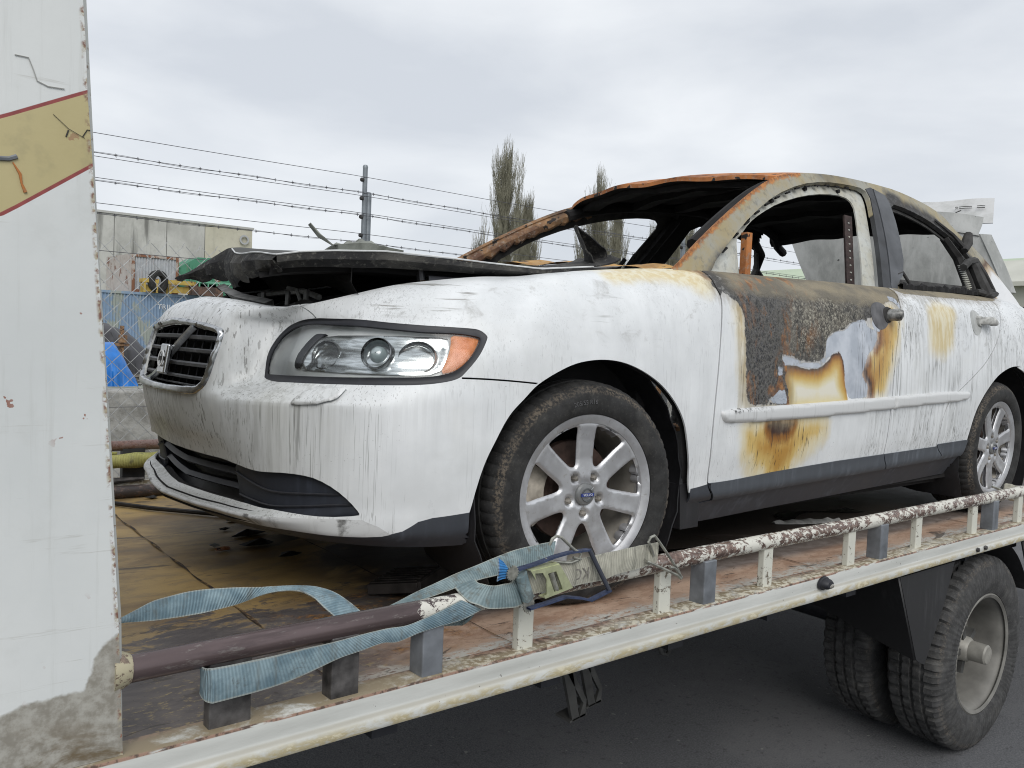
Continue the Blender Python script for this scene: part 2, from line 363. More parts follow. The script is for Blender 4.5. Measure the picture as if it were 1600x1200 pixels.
H['amb'] = [[1.019,0.574],[1.052,0.57],[1.091,0.564],[1.091,0.557],[1.07,0.533],[1.037,0.505],[1.012,0.496],[0.981,0.493],[0.999,0.526],[1.016,0.552]]
H['lampc'] = [[0.633,0.532],[0.805,0.536],[0.924,0.537],[0.69,0.563],[0.698,0.493]]
H['char'] = [[2.017,0.766],[3.158,0.751],[3.127,0.697],[3.084,0.67],[3.062,0.699],[2.994,0.68],[2.944,0.66],[2.9,0.626],[2.837,0.61],[2.777,0.602],[2.734,0.601],[2.688,0.577],[2.619,0.572],[2.563,0.546],[2.556,0.5],[2.511,0.482],[2.422,0.482],[2.336,0.498],[2.291,0.503],[2.29,0.475],[2.272,0.469],[2.273,0.442],[2.294,0.432],[2.305,0.405],[2.282,0.397],[2.261,0.378],[2.223,0.361],[2.264,0.35],[2.117,0.347],[2.105,0.406],[2.101,0.522],[2.095,0.604],[2.078,0.639],[2.049,0.659],[1.998,0.681],[1.969,0.702]]
H['bare'] = [[2.289,0.5],[2.336,0.498],[2.422,0.482],[2.511,0.482],[2.556,0.5],[2.563,0.546],[2.619,0.572],[2.688,0.577],[2.734,0.601],[2.823,0.617],[2.849,0.591],[2.916,0.579],[2.913,0.553],[2.888,0.527],[2.843,0.502],[2.822,0.472],[2.801,0.446],[2.817,0.433],[2.849,0.411],[2.847,0.365],[2.724,0.359],[2.69,0.404],[2.678,0.472],[2.664,0.495],[2.643,0.512],[2.602,0.506],[2.563,0.483],[2.511,0.462],[2.448,0.464],[2.373,0.47],[2.313,0.472]]
H['bare2'] = [[2.272,0.475],[2.301,0.475],[2.303,0.442],[2.277,0.438]]
H['bare3'] = [[2.223,0.361],[2.261,0.378],[2.282,0.397],[2.317,0.398],[2.331,0.377],[2.337,0.349],[2.264,0.35]]
H['br1'] = [[2.313,0.47],[2.373,0.47],[2.448,0.464],[2.511,0.462],[2.563,0.483],[2.602,0.506],[2.643,0.512],[2.671,0.495],[2.686,0.459],[2.69,0.412],[2.727,0.358],[2.337,0.35],[2.324,0.391],[2.303,0.432]]
H['br2'] = [[2.962,0.665],[3.022,0.687],[3.062,0.674],[3.067,0.632],[3.097,0.618],[3.082,0.576],[3.054,0.522],[3.014,0.473],[2.987,0.418],[2.962,0.368],[2.855,0.364],[2.849,0.411],[2.817,0.433],[2.8,0.46],[2.828,0.49],[2.888,0.527],[2.913,0.553],[2.894,0.585],[2.9,0.626]]
H['br3'] = [[2.116,0.308],[2.466,0.308],[2.601,0.291],[2.531,0.254],[2.442,0.218],[2.339,0.202],[2.303,0.175],[2.197,0.186],[2.132,0.244]]
H['br3d'] = [[2.233,0.305],[2.392,0.307],[2.378,0.286],[2.34,0.269],[2.281,0.269],[2.248,0.287]]
H['br4'] = [[2.064,0.638],[2.1,0.626],[2.104,0.522],[2.119,0.348],[2.1,0.348],[2.078,0.495],[2.064,0.574]]
H['br5'] = [[1.47,0.811],[2.037,0.811],[1.987,0.685],[1.94,0.646],[1.83,0.709],[1.655,0.715],[1.502,0.7]]
H['rd_y'] = [[3.365,0.71],[3.621,0.711],[3.564,0.595],[3.527,0.508],[3.337,0.506],[3.327,0.596]]
H['rd_char'] = [[4.253,0.775],[4.147,0.744],[3.752,0.744],[3.351,0.75],[3.177,0.752]]
H['fb_mark'] = [[0.679,0.597],[0.898,0.615],[1.372,0.629],[1.332,0.645],[1.078,0.64],[0.796,0.622]]
G = {}
G['outer'] = [[0.445,0.973],[0.563,1.056],[0.731,1.157],[0.88,1.24],[1.044,1.325],[1.182,1.382],[1.287,1.412],[1.532,1.457],[1.809,1.482],[2.097,1.491],[2.345,1.491],[2.601,1.469],[2.748,1.434],[2.812,1.368],[2.972,1.327],[3.161,1.265],[3.287,1.2],[3.351,1.128],[3.425,1.062],[3.481,0.988]]
G['o1'] = [[0.596,0.967],[0.599,0.975],[0.76,1.093],[0.929,1.199],[1.124,1.299],[1.349,1.379],[1.563,1.424],[1.77,1.443],[1.908,1.446],[1.913,1.402],[1.851,1.299],[1.775,1.158],[1.702,1.015]]
G['o1in'] = [[0.763,0.962],[0.833,1.101],[0.868,1.119],[0.941,1.171],[1.035,1.219],[1.194,1.284],[1.4,1.343],[1.584,1.378],[1.749,1.392],[1.802,1.364],[1.761,1.288],[1.718,1.22],[1.669,1.121],[1.618,1.024]]
G['o2'] = [[2.083,1.406],[2.283,1.401],[2.477,1.377],[2.607,1.342],[2.724,1.304],[2.786,1.258],[2.909,1.192],[2.989,1.133],[3.002,1.074],[2.938,1.056],[2.665,1.043],[2.33,1.031],[2.056,1.023],[1.822,1.014],[1.934,1.08],[2.04,1.29]]
G['bsplit'] = [[1.988,1.458],[1.921,1.315],[1.77,1.018]]
# ---------------------------------------------------------------- materials
def make_paint(name='burnt_white_paint', gate=1.0):
    m = Mat(name, .4); x, y, z = m.xyz()
    big = m.noise(2.3, 4); st = m.noise((52, 52, 1.6), 5, .6); st2 = m.noise((170, 170, 1.9), 5, .6, .1); mid = m.noise((7, 7, 5), 6, .62); fine = m.noise(190, 3, .6)
    c = m.mix(m.step(mid, .32, .75), (.66, .68, .69), (.77, .79, .80))
    # rain-washed soot streaks, heavier on the nose and where the soot is
    nose = m.step(x, -.35, -.85); rear = m.step(x, 1.25, 1.7); g = m.math('MAXIMUM', m.mul(nose, .75), m.mul(rear, .9)); g = m.add(g, .22)
    s1 = m.mul(m.step(st, .44, .62), m.mul(m.step(big, .34, .56), g))
    c = m.mix(m.mul(s1, m.add(.36, m.mul(nose, .26))), c, (.34, .345, .335)); th = m.noise((300, 300, 4), 3, .5, .05, (1, 2, 3)); s3 = m.mul(m.step(th, .60, .66), m.mul(m.step(m.noise((9, 9, 2), 3, off=(4, 7, 0)), .44, .56), g)); c = m.mix(m.mul(s3, .8*gate), c, (.13, .128, .12))
    s2 = m.mul(m.step(st2, .575, .61), m.mul(m.step(m.noise((5, 5, 2.2), 3, off=(4, 2, 0)), .48, .58), g))
    c = m.mix(m.mul(s2, .7*gate), c, (.10, .098, .092))
    s4 = m.mul(m.step(m.noise((120, 120, 1.0), 4, .55, .12, (5, 1, 2)), .60, .635), m.mul(m.step(x, -.62, -.80), m.step(m.noise((4, 4, 3), 3, .5, 0, (2, 9, 1)), .36, .48))); c = m.mix(m.mul(s4, .9), c, (.045, .043, .04))
    bl = m.mul(m.step(m.noise((11, 11, 17), 7, .7, .6), .55, .72), m.add(m.step(z, .66, .80), .12))
    c = m.mix(m.mul(bl, .5*gate), c, (.33, .325, .305))
    sp = m.mul(m.step(fine, .67, .72), m.step(m.noise(6, 3), .50, .64)); c = m.mix(m.mul(sp, .7), c, (.09, .085, .08))
    c = m.mix(m.mul(m.step(m.noise(3.1, 4, off=(7, 1, 3)), .55, .75), .16), c, (.66, .62, .50))
    c = m.mix(m.mul(m.mul(m.step(x, -.55, -.85), m.step(z, .78, .60)), m.add(.30, m.mul(m.step(mid, .35, .65), .35))), c, (.44, .45, .42))
    c = m.mix(m.mul(m.step(m.noise((2.2, 2.2, 3.5), 5, .6, 0, (9, 2, 2)), .50, .70), .30), c, (.50, .51, .50))
    # long scratches of soot swept along the wing
    sw = m.mul(m.step(m.noise((3.5, 3.5, 70), 5, .6, .35), .58, .66), m.mul(m.step(z, .755, .79), m.mul(m.step(x, .25, .0), m.step(m.noise(4.2, 2, off=(1, 5, 2)), .45, .6))))
    c = m.mix(m.mul(sw, .8*gate), c, (.17, .16, .14))
    wob = m.math('SUBTRACT', m.noise(48, 7, .75), .5); wob2 = m.math('SUBTRACT', m.noise(14, 5, .65), .5)
    # soft heat yellowing
    ty = m.add(m.math('SUBTRACT', m.at('yellow'), .1), m.mul(wob2, .06))
    c = m.mix(m.mul(m.step(ty, -.03, .035), .8), c, m.mix(m.step(st, .4, .6), (.68, .61, .40), (.60, .47, .20)))
    # amber scorch that fades outwards, darkest in its cores
    ta = m.add(m.math('SUBTRACT', m.at('amber'), .1), m.add(m.mul(wob2, .05), m.mul(m.math('SUBTRACT', st, .5), .05))); tk = m.add(m.math('SUBTRACT', m.at('core'), .1), m.add(m.mul(wob2, .03), m.mul(m.math('SUBTRACT', st, .5), .03)))
    ac = m.mix(m.step(ta, -.01, .03), (.68, .60, .40), (.60, .43, .15)); ac = m.mix(m.step(ta, .02, .075), ac, (.44, .24, .05)); ac = m.mix(m.step(tk, -.035, -.008), ac, (.27, .115, .022)); ac = m.mix(m.step(tk, -.010, .008), ac, (.045, .02, .014))
    c = m.mix(m.step(ta, -.05, .03), c, ac)
    c = m.mix(m.mul(m.mul(m.step(ta, -.02, .01), m.step(st2, .60, .63)), .8), c, (.04, .03, .025))
    # scorched paint: dark brown rim, then amber, then back to white
    tb = m.add(m.math('SUBTRACT', m.at('scorch'), .1), m.add(m.mul(wob, .014), m.mul(wob2, .022)))
    up = m.step(m.add(z, m.mul(wob2, .16)), .54, .66); tb2 = m.add(tb, m.mul(m.math('SUBTRACT', 1., up), .028)); amber = m.ramp(m.mul(tb2, 10.), [(0, (.024, .010, .006)), (.05, (.085, .030, .009)), (.11, (.25, .10, .018)), (.24, (.46, .25, .05)), (.42, (.60, .42, .13)), (.66, (.70, .62, .38)), (.85, (.74, .71, .60))])
    c = m.mix(m.step(tb, -.002, .002), c, amber)
    # charred paint
    tc = m.add(m.math('SUBTRACT', m.at('char'), .1), m.add(m.mul(wob, .03), m.mul(wob2, .02)))
    cr = m.voro((70, 70, 55), dist=1.6); ash = m.noise(9, 6, .65); cell = m.voro((70, 70, 55), 'F1', 1.6)
    crk = m.mul(m.step(cr, .17, .04), m.step(m.noise(5, 3, off=(2, 0, 5)), .34, .50))
    dark = m.mix(m.step(m.noise(75, 7, .78), .42, .66), (.016, .017, .019), (.115, .115, .118))
    mida = m.mix(m.step(ash, .33, .58), dark, m.mix(m.step(m.noise(85, 6, .75), .42, .60), m.mix(m.step(m.noise(16, 4, .6), .42, .60), (.05, .047, .04), (.17, .155, .125)), (.36, .34, .28)))
    mida = m.mix(m.mul(crk, .8), mida, m.mix(m.step(m.noise(30, 3), .4, .6), (.010, .010, .010), (.10, .09, .075)))
    left = m.step(x, .98, .80); low = m.step(z, .74, .66); mida = m.mix(m.mul(m.math('MAXIMUM', left, low), .9), mida, m.mix(m.mul(crk, .45), dark, (.2, .19, .17)))
    right = m.step(x, 1.27, 1.42); mida = m.mix(m.mul(right, .75), mida, dark)
    topb = m.step(m.add(z, m.mul(wob2, .05)), .885, .925)
    tan = m.mix(m.step(m.noise((7, 7, 22), 5), .35, .65), (.15, .135, .105), (.25, .215, .15))
    mida = m.mix(topb, mida, tan)
    ru = m.mul(m.step(m.noise((13, 13, 5), 6, .7, .5), .50, .64), m.mul(m.step(x, .58, .74), m.step(x, 1.12, .88)))
    mida = m.mix(m.mul(ru, .85), mida, m.mix(m.step(m.noise(40, 4), .4, .6), (.17, .07, .025), (.42, .19, .06)))
    mida = m.mix(m.mul(m.step(x, .66, .56), .9), mida, m.mix(m.step(m.noise((30, 30, 60), 5, .7), .5, .7), (.05, .05, .05), (.30, .30, .29)))
    c = m.mix(m.mul(m.step(m.add(tc, m.mul(m.math('SUBTRACT', st, .5), .10)), -.055, .004), .55), c, (.20, .165, .12))
    c = m.mix(m.step(tc, 0, .004), c, mida)
    # primer laid bare
    tp = m.add(m.math('SUBTRACT', m.at('primer'), .1), m.mul(wob, .022))
    pc = m.mix(m.step(m.noise(12, 4), .35, .7), (.37, .405, .46), (.53, .565, .62)); pc = m.mix(m.step(tp, .004, .0), pc, (.16, .17, .19)); pc = m.mix(m.mul(m.step(st2, .56, .64), m.mul(m.step(x, 1.28, 1.36), .85)), pc, (.09, .09, .1))
    c = m.mix(m.step(tp, 0, .003), c, pc)
    m.col(c)
    ch = m.step(tc, 0, .004)
    m.rough(m.add(m.mul(ch, .4), m.add(m.mul(s1, .2), m.add(.27, m.mul(m.step(mid, .3, .7), .16)))))
    h = m.add(m.mul(ch, m.add(m.mul(m.noise(60, 6, .7), .9), m.mul(cr, .8))), m.mul(m.noise(2.6, 2), .6))
    m.bump(h, .55, .008)
    return m.m
M_PAINT = make_paint()
def make_ash(name, pale, warm, rustx=False, inner=False):
    """bare steel after the fire"""
    m = Mat(name, .8); x, y, z = m.xyz()
    a = m.noise((6, 6, 6), 7, .68, .4); b = m.noise(38, 6, .65); k = m.noise((2.2, 2.2, 2.2), 4, off=(3, 8, 1))
    c = m.mix(m.step(a, .30, .68), warm, pale); c = m.mix(m.mul(m.step(b, .50, .70), .55), c, tuple(v*.42 for v in pale))
    c = m.mix(m.mul(m.step(k, .54, .70), .6), c, (.055, .055, .058))
    if rustx:
        rb = m.add(m.math('SUBTRACT', m.at('rust'), .1), m.mul(m.math('SUBTRACT', b, .5), .05))
        c = m.mix(m.step(rb, -.006, .006), c, m.mix(m.step(b, .4, .62), (.19, .07, .025), (.44, .19, .06)))
        so = m.add(m.math('SUBTRACT', m.at('soot'), .1), m.mul(m.math('SUBTRACT', a, .5), .10))
        c = m.mix(m.mul(m.step(so, -.02, .03), .93), c, m.mix(m.step(b, .45, .7), (.022, .022, .025), (.10, .10, .105)))
        wh = m.add(m.math('SUBTRACT', m.at('white'), .1), m.mul(m.math('SUBTRACT', a, .5), .10))
        c = m.mix(m.step(wh, -.05, -.02), c, (.12, .075, .05)); c = m.mix(m.step(wh, -.02, .01), c, (.42, .33, .22)); c = m.mix(m.step(wh, .0, .05), c, (.70, .71, .72))
    m.col(c); m.bump(m.add(a, m.mul(b, .4)), .35, .006); return m.m
M_FRAME = make_ash('scorched_steel', (.31, .31, .275), (.335, .275, .15), True)
M_FLANGE = make_ash('scaled_flange_steel', (.52, .54, .52), (.44, .42, .34))
def make_rust(name, hi=(.42, .18, .06), lo=(.15, .055, .025), dark=.5):
    m = Mat(name, .85); a = m.noise(7, 7, .68, .3); b = m.noise(55, 5, .65)
    c = m.mix(m.step(a, .35, .65), lo, hi); c = m.mix(m.mul(m.step(b, .5, .68), .5), c, (.33, .30, .25)); c = m.mix(m.step(m.noise(24, 3, .5, 0, (1, 4, 4)), .60, .63), c, (.02, .016, .014)); c = m.mix(m.mul(m.step(m.noise(4, 4, off=(5, 5, 1)), .52, .66), dark), c, (.03, .025, .022))
    m.col(c); m.bump(m.add(a, m.mul(b, .5)), .4, .006); return m.m
M_RUST = make_rust('orange_rust', (.50, .19, .055), (.24, .085, .03), dark=.15)
M_RUSTIN = make_rust('brown_rust_inside', (.30, .17, .08), (.10, .05, .03), .6)
M_SOOT = simple('soot_black', (.011, .0105, .011), .95, var=.5, scale=14, bump=.4)
M_SOOT2 = simple('soot_grey', (.045, .044, .043), .9, var=.6, scale=16, bump=.5)
def make_hoodash():
    m = Mat('charred_bonnet_skin', .9); a = m.noise((5, 5, 9), 7, .7, .5); b = m.noise(60, 5, .7)
    c = m.mix(m.step(a, .42, .66), (.016, .016, .017), (.075, .072, .064)); c = m.mix(m.mul(m.step(b, .52, .7), .5), c, (.2, .195, .17)); m.col(c); m.bump(m.add(a, m.mul(b, .4)), .5, .01); return m.m
M_HOODU = make_hoodash()
def make_hoodtop():
    m = Mat('bonnet_top', .7); a = m.noise((4, 4, 4), 6, .65, .4); m.col(m.mix(m.step(m.xyz()[0], -.42, -.56), m.mix(m.step(a, .4, .6), (.20, .20, .19), (.58, .59, .60)), (.05, .05, .045))); m.bump(a, .3, .01); return m.m
M_HOODT = make_hoodtop()
def make_plastic(name='faded_grey_plastic', c=(.042, .047, .056)):
    m = Mat(name, .5); a = m.noise((40, 40, 3), 4); b = m.noise(5, 5, .65)
    m.col(m.mix(m.mul(m.step(a, .45, .75), m.step(b, .4, .65)), c, tuple(v*2.1 for v in c))); m.rough(m.add(.38, m.mul(b, .3))); return m.m
M_CLAD = make_plastic('faded_grey_plastic', (.040, .045, .055)); M_CLADL = make_plastic('pale_grey_cladding', (.062, .070, .082)); M_BLACKP = make_plastic('black_plastic', (.018, .019, .024)); M_LINER = make_plastic('arch_liner_plastic', (.014, .014, .016))
def make_lip():
    m = Mat('dirty_white_lip', .5); st = m.noise((30, 30, 8), 5, .6); bl = m.noise((6, 9, 9), 6, .7, .4)
    m.col(m.mix(m.mul(m.step(bl, .52, .68), .85), m.mix(m.mul(m.step(st, .5, .7), .5), (.56, .57, .57), (.30, .30, .29)), (.07, .068, .065))); return m.m
M_CHROME = Mat('dull_chrome', .22, 1.0); M_CHROME.col(M_CHROME.ramp(M_CHROME.noise(30, 4), [(.35, (.32, .33, .34)), (.7, (.62, .63, .64))])); M_CHROME = M_CHROME.m
def make_alloy():
    m = Mat('silver_alloy', .36, .72); n = m.noise((14, 14, 14), 5, .6); d = m.noise(70, 4)
    c = m.mix(m.step(n, .38, .72), (.50, .50, .51), (.66, .67, .69)); c = m.mix(m.mul(m.step(d, .60, .72), .4), c, (.30, .27, .22)); m.col(c); m.rough(m.add(.27, m.mul(n, .25))); return m.m
M_ALLOY = make_alloy()
M_BARREL = simple('dusty_rim_barrel', (.40, .375, .33), .6, .35, var=.35, scale=9)
M_DISC = simple('rusty_brake_disc', (.085, .055, .045), .7, .3, var=.4, scale=30)
M_CALIPER = simple('pale_caliper', (.42, .38, .32), .8, 0, var=.35, scale=30)
def make_tyre(name, mud, r0=.25, dust=.5):
    m = Mat(name, .85); x, y, z = m.xyz()
    r = m.math('SQRT', m.add(m.mul(x, x), m.mul(z, z))); n = m.noise(26, 5, .6); n2 = m.noise(140, 4, .6)
    c = m.mix(m.step(n, .35, .7), (.012+.018*(dust > .9),)*3, (.030+.03*(dust > .9),)*3)
    c = m.mix(m.mul(m.step(n2, .55, .7), .35*dust), c, (.14, .13, .115))
    band = m.mul(m.step(r, r0-.013, r0), m.step(r, r0+.016, r0+.007)); c = m.mix(m.mul(m.mul(band, m.mul(m.step(n2, .42, .60), m.step(m.noise(5, 3, off=(3, 3, 3)), .36, .56))), mud), c, (.21, .17, .125))
    sw = m.step(m.noise((9, 9, 9), 5, .6, off=(2, 2, 2)), .5, .75); c = m.mix(m.mul(sw, .35*dust), c, (.17, .165, .15))
    m.col(c); m.bump(m.add(n, m.mul(n2, .5)), .25, .003); return m.m
M_TYRE = make_tyre('car_tyre_rubber', .5, .286); M_TTYRE = make_tyre('truck_tyre_rubber', .22, .372, 1.0)
def make_glass():
    m = Mat('headlight_glass', .08); nt = m.nt; tr = m.N('ShaderNodeBsdfTransparent'); gl = m.N('ShaderNodeBsdfGlossy'); gl.inputs['Roughness'].default_value = .06; fr = m.N('ShaderNodeFresnel'); fr.inputs[0].default_value = 1.45
    mx = m.N('ShaderNodeMixShader'); m.L(m.math('MULTIPLY', fr.outputs[0], 1.0), mx.inputs[0]); m.L(tr.outputs[0], mx.inputs[1]); m.L(gl.outputs[0], mx.inputs[2]); tr.inputs[0].default_value = (.93, .95, .95, 1); m.L(mx.outputs[0], nt.nodes['Material Output'].inputs[0]); return m.m
M_GLASS = make_glass()
M_REFL = Mat('reflector', .16, .9); M_REFL.col(M_REFL.ramp(M_REFL.noise((20, 20, 160), 3), [(.35, (.38, .39, .39)), (.62, (.74, .76, .77))])); M_REFL = M_REFL.m
M_HOUS = Mat('light_grey_housing', .35); M_HOUS.col(M_HOUS.ramp(M_HOUS.noise(14, 4), [(.3, (.68, .69, .69)), (.7, (.80, .81, .81))])); M_HOUS = M_HOUS.m
M_AMBER = Mat('amber_plastic', .3); M_AMBER.col(M_AMBER.ramp(M_AMBER.noise(60, 3), [(.3, (.62, .20, .06)), (.7, (.80, .30, .11))])); M_AMBER = M_AMBER.m
M_BLUE = simple('blue_badge', (.03, .05, .22), .4, var=.1)
M_WHITEF = simple('white_letters', (.62, .64, .66), .5, var=.05)
M_SLAT = make_plastic('grille_slat_grey', (.10, .104, .11)); M_DARKBLUE = make_plastic('dark_blue_grey_plastic', (.022, .026, .036))
# ---------------------------------------------------------------- the burnt car
car = thing('burnt_car', 'white saloon car, burnt out at the cabin, standing on the tow truck deck', 'car', (.9, YC, 0))
def mirror(V): V = np.array(V, float).copy(); V[:, 1] = 2*YC-V[:, 1]; return V
def flip(F): return [tuple(f[::-1]) for f in F]
def tree_text(s, size, name='text', ext=.001):
    c = bpy.data.curves.new(name, 'FONT'); c.body = s; c.size = size; c.extrude = ext; c.align_x = 'CENTER'; c.align_y = 'CENTER'; c.resolution_u = 3
    o = bpy.data.objects.new(name, c); COL.objects.link(o); dg = bpy.context.evaluated_depsgraph_get(); dg.update(); me = bpy.data.meshes.new_from_object(o.evaluated_get(dg)); me.name = name
    bpy.data.objects.remove(o); bpy.data.curves.remove(c); V = [v.co.copy() for v in me.vertices]; F = [tuple(p.vertices) for p in me.polygons]; return V, F

def grow(poly, d):
    P = np.array(poly)[:, :2]; n = len(P); t = np.roll(P, -1, 0)-np.roll(P, 1, 0); t /= np.maximum(np.linalg.norm(t, axis=1), 1e-9)[:, None]
    s = 1 if (np.roll(P, -1, 0)[:, 1]*P[:, 0]-np.roll(P, -1, 0)[:, 0]*P[:, 1]).sum() > 0 else -1
    return [tuple(q) for q in P+s*d*np.stack([t[:, 1], -t[:, 0]], 1)]
hl_o = smoothp(H['hl_out'], 2); hl_i = smoothp(H['hl_in'], 2)
gi = [(0, .567), (.1, .5655), (.195, .560), (.270, .556), (.284, .553), (.290, .545), (.287, .517), (.273, .476), (.257, .455), (.238, .447), (.12, .436), (0, .432)]
gi = [(u*1.05, v) for u, v in gi]; gr_in = smoothp(gi+[(-u, v) for u, v in gi[-2:0:-1]], 2)
go = [(0, .581), (.1, .579), (.195, .5735), (.285, .567), (.302, .560), (.306, .545), (.300, .511), (.288, .470), (.272, .440), (.250, .405), (.233, .397), (.12, .390), (0, .388)]
go = [(u*1.052, v) for u, v in go]; gr_out = smoothp(go+[(-u, v) for u, v in go[-2:0:-1]], 2)
hi_ = H['intake']; tt_ = [tuple(q) for q in hi_ if q[0] > .33]; ti = [(0, tt_[0][1]), (.15, tt_[0][1])]+tt_+[(.2, tt_[-1][1]+.003), (0, tt_[-1][1]+.004)]
intake = smoothp(ti+[(-u, v) for u, v in ti[-2:0:-1]], 1)
arch_l = smoothp(H['arch'][:19], 2, closed=False)
arch = [(1.075, -.05), (1.066, .05)]+arch_l+[(1.885, .12), (1.892, .063), (1.890, .02), (1.87, -.05)]
ra = H['r_arch']; xm = 2.70+1.457
rarch_l = smoothp(ra+[(2*xm-u, v) for u, v in ra[::-1][2:]], 2, closed=False)
rarch = [(3.70, -.05), (3.74, .09)]+rarch_l+[(2*xm-3.74, .09), (2*xm-3.70, -.05)]
d1 = smoothp([(2.012, .86)]+H['gap_d1'][1:], 2, False); d2 = smoothp([(3.158, .86)]+H['gap_d2'], 2, False); d3 = smoothp([(4.16, .86), (4.13, .72)]+H['gap_d3'][1:], 2, False)
gnf = [(.452, .86), (.455, .81), (.566, .622)]
g_bf = H['gap_bf']
sm = [(1.894, .060)]+H['sill_mid'][1:]+[(3.76, .088)]
st = [(1.884, .153)]+H['sill_top'][1:]+[(3.77, .175)]
gaps = [strip(dens(smoothp(g_bf, 1, False), .02, False), .005), strip(dens(gnf, .02, False), .0055), strip(dens(d1, .02, False), .006), strip(dens(d2, .02, False), .006), strip(dens(d3, .02, False), .005),
        strip(dens(sm, .03, False), .007)]
bumper_poly = [(-1.9, -.1), (1.255, -.1), (1.252, .441)]+g_bf[::-1][1:]+[(.8, .52), (.562, .619)]+gnf[::-1][1:]+[(-1.9, .9)]
nf_r = g_bf[::-1]
skirt_poly = [(1.3, -.1), (1.3, .14), (1.074, .134), (.97, .131), (.935, .119), (.898, .075), (.848, .052), (.80, .048), (-.80, .048), (-.848, .052), (-.9, .075), (-.97, .13), (-1.3, .14), (-1.3, -.1)]
lip_poly = [(.80, .048), (.848, .052), (.87, .06), (.84, .10), (.80, .135), (.72, .137), (.655, .141), (.546, .156), (.384, .168), (.2, .174), (0, .176)]
lip_poly = [(.80, .048), (.848, .052), (.87, .06), (.84, .10), (.80, .128), (.6, .126), (.3, .126), (0, .126)]; lip_poly = lip_poly+[(-u, v) for u, v in lip_poly[-2::-1]]
sill_poly = [(1.8, -.1)]+[(1.87, .02), (1.884, .153), (1.976, .172), (1.984, .12)]+sm[1:]+[(3.76, -.1)]
clad_poly = sm[1:]+[(3.8, .088), (3.8, .177)]+st[::-1][:-1]+[(1.984, .12)]
front_of_d1 = [(.2, -.1), (2.06, -.1)]+d1[::-1]+[(.2, .9)]
front_of_d2 = [(.2, -.1), (3.12, -.1)]+d2[::-1]+[(.2, .9)]
front_of_d3 = [(.2, -.1), (3.6, -.1)]+d3[::-1]+[(.2, .9)]
rbump_poly = [(4.62, -.1), (4.62, .40), (4.75, .44), (6.2, .44), (6.2, -.1)]
FINE0, FINE1 = -1.3, 4.9
V2, T2 = cut(FINE0, UMAX-.001, 0, VMAX-.001, .0165, .0135, [hl_o, gr_in, intake, [p for p in arch if p[1] > -.01]+[], [p for p in rarch if p[1] > -.01]]+gaps
             + [[(min(max(FINE0, a), UMAX-.001), min(max(b, 0), VMAX-.001)) for a, b in q] for q in (lip_poly, skirt_poly, clad_poly, sill_poly)], .015)
cen = V2[T2].mean(1)
def inn(p): return inside(cen, p)
owner = np.full(len(T2), '', dtype=object)
def own(name, p):
    k = inn(p) & (owner == ''); owner[k] = name
for p in (hl_o, gr_in, intake, arch, rarch): own('hole', p)
for p in gaps: own('gap', p)
own('lip', lip_poly); own('skirt', skirt_poly); own('bumper', bumper_poly); own('sill', sill_poly)
own('sill', [(3.60, -.1), (3.60, .088), (3.9, .088), (3.9, -.1)]); k = inn(clad_poly) & (owner == ''); k2 = inn(front_of_d2); owner[k & k2] = 'clad_f'; owner[k & ~k2] = 'clad_r'
own('rbump', rbump_poly); own('fender', front_of_d1); own('door_f', front_of_d2); own('door_r', front_of_d3); owner[(owner == '') & (cen[:, 0] < 3.82) & (cen[:, 1] < .19)] = 'clad_r'; owner[owner == ''] = 'quarter'
M_LIP = make_lip()
BR3D = smoothp(H['br3d'], 1)
STAIN = {'char': [smoothp([H['char'][0], (2.03, .84), (3.168, .84)]+H['char'][1:], 1), smoothp([(3.18, .84), (4.30, .84)]+H['rd_char'], 1), [(1.985, .70), (2.0, .66), (2.03, .70), (2.06, .79), (2.0, .86)], [(2.26, .35), (2.352, .34), (2.338, .39), (2.318, .43), (2.328, .478), (2.27, .495)]], 'primer': [H['bare'], H['bare2'], H['bare3'], [(2.88, .585), (2.93, .572), (2.955, .60), (2.93, .65), (2.885, .63)], [(3.04, .70), (3.08, .69), (3.11, .66), (3.12, .68), (3.10, .72), (3.05, .73)]],
         'scorch': [[(u, v if v > .365 else v-.035) for u, v in H['br1']]], 'amber': [smoothp(H['br2'], 1), smoothp(H['br3'], 1), smoothp(H['br4'], 1), [(1.90, .82), (2.05, .82), (2.045, .76), (2.0, .72), (1.975, .73), (1.955, .79)], [(2.19, .30), (2.47, .30), (2.44, .21), (2.36, .13), (2.33, .10), (2.25, .16)]],
         'core': [BR3D, strip([(2.87, .37), (2.868, .411), (2.84, .435), (2.822, .46), (2.85, .485)], .018), strip([(2.895, .527), (2.935, .548), (2.93, .60)], .012), strip([(1.99, .745), (1.965, .80), (1.93, .818)], .008)],
         'yellow': [smoothp(H['rd_y'], 1), smoothp(H['br5'], 1), [(1.3, .86), (2.04, .86), (2.0, .73), (1.9, .74), (1.6, .77)], grow(smoothp(H['br3'], 2), .03)]}
def stain(o, uv):
    for nme, polys in STAIN.items():
        d = np.full(len(uv), -1.)
        for p in polys: d = np.maximum(d, sdf(uv, p))
        attr(o, nme, np.clip(d+.1, 0, .4))
def skin_part(name, key, mat, parent=car, thick=.006, off=0., stained=False, label=None):
    v, t = submesh(V2, T2, owner == key)
    P = skin(v[:, 0], v[:, 1])
    if off: P = P+skin_n(v[:, 0], v[:, 1])*off
    o = obj(name, P, t, mat, parent, label=label); solid(o, thick)
    if stained: stain(o, v)
    return o
skin_part('front_bumper', 'bumper', M_PAINT, stained=True)
lip = skin_part('bumper_lip', 'lip', M_LIP)
skin_part('bumper_skirt', 'skirt', M_CLAD)
fender = skin_part('front_wing', 'fender', M_PAINT, stained=True)
fdoor = skin_part('front_door', 'door_f', M_PAINT, stained=True, label='front door with charred and blistered upper half')
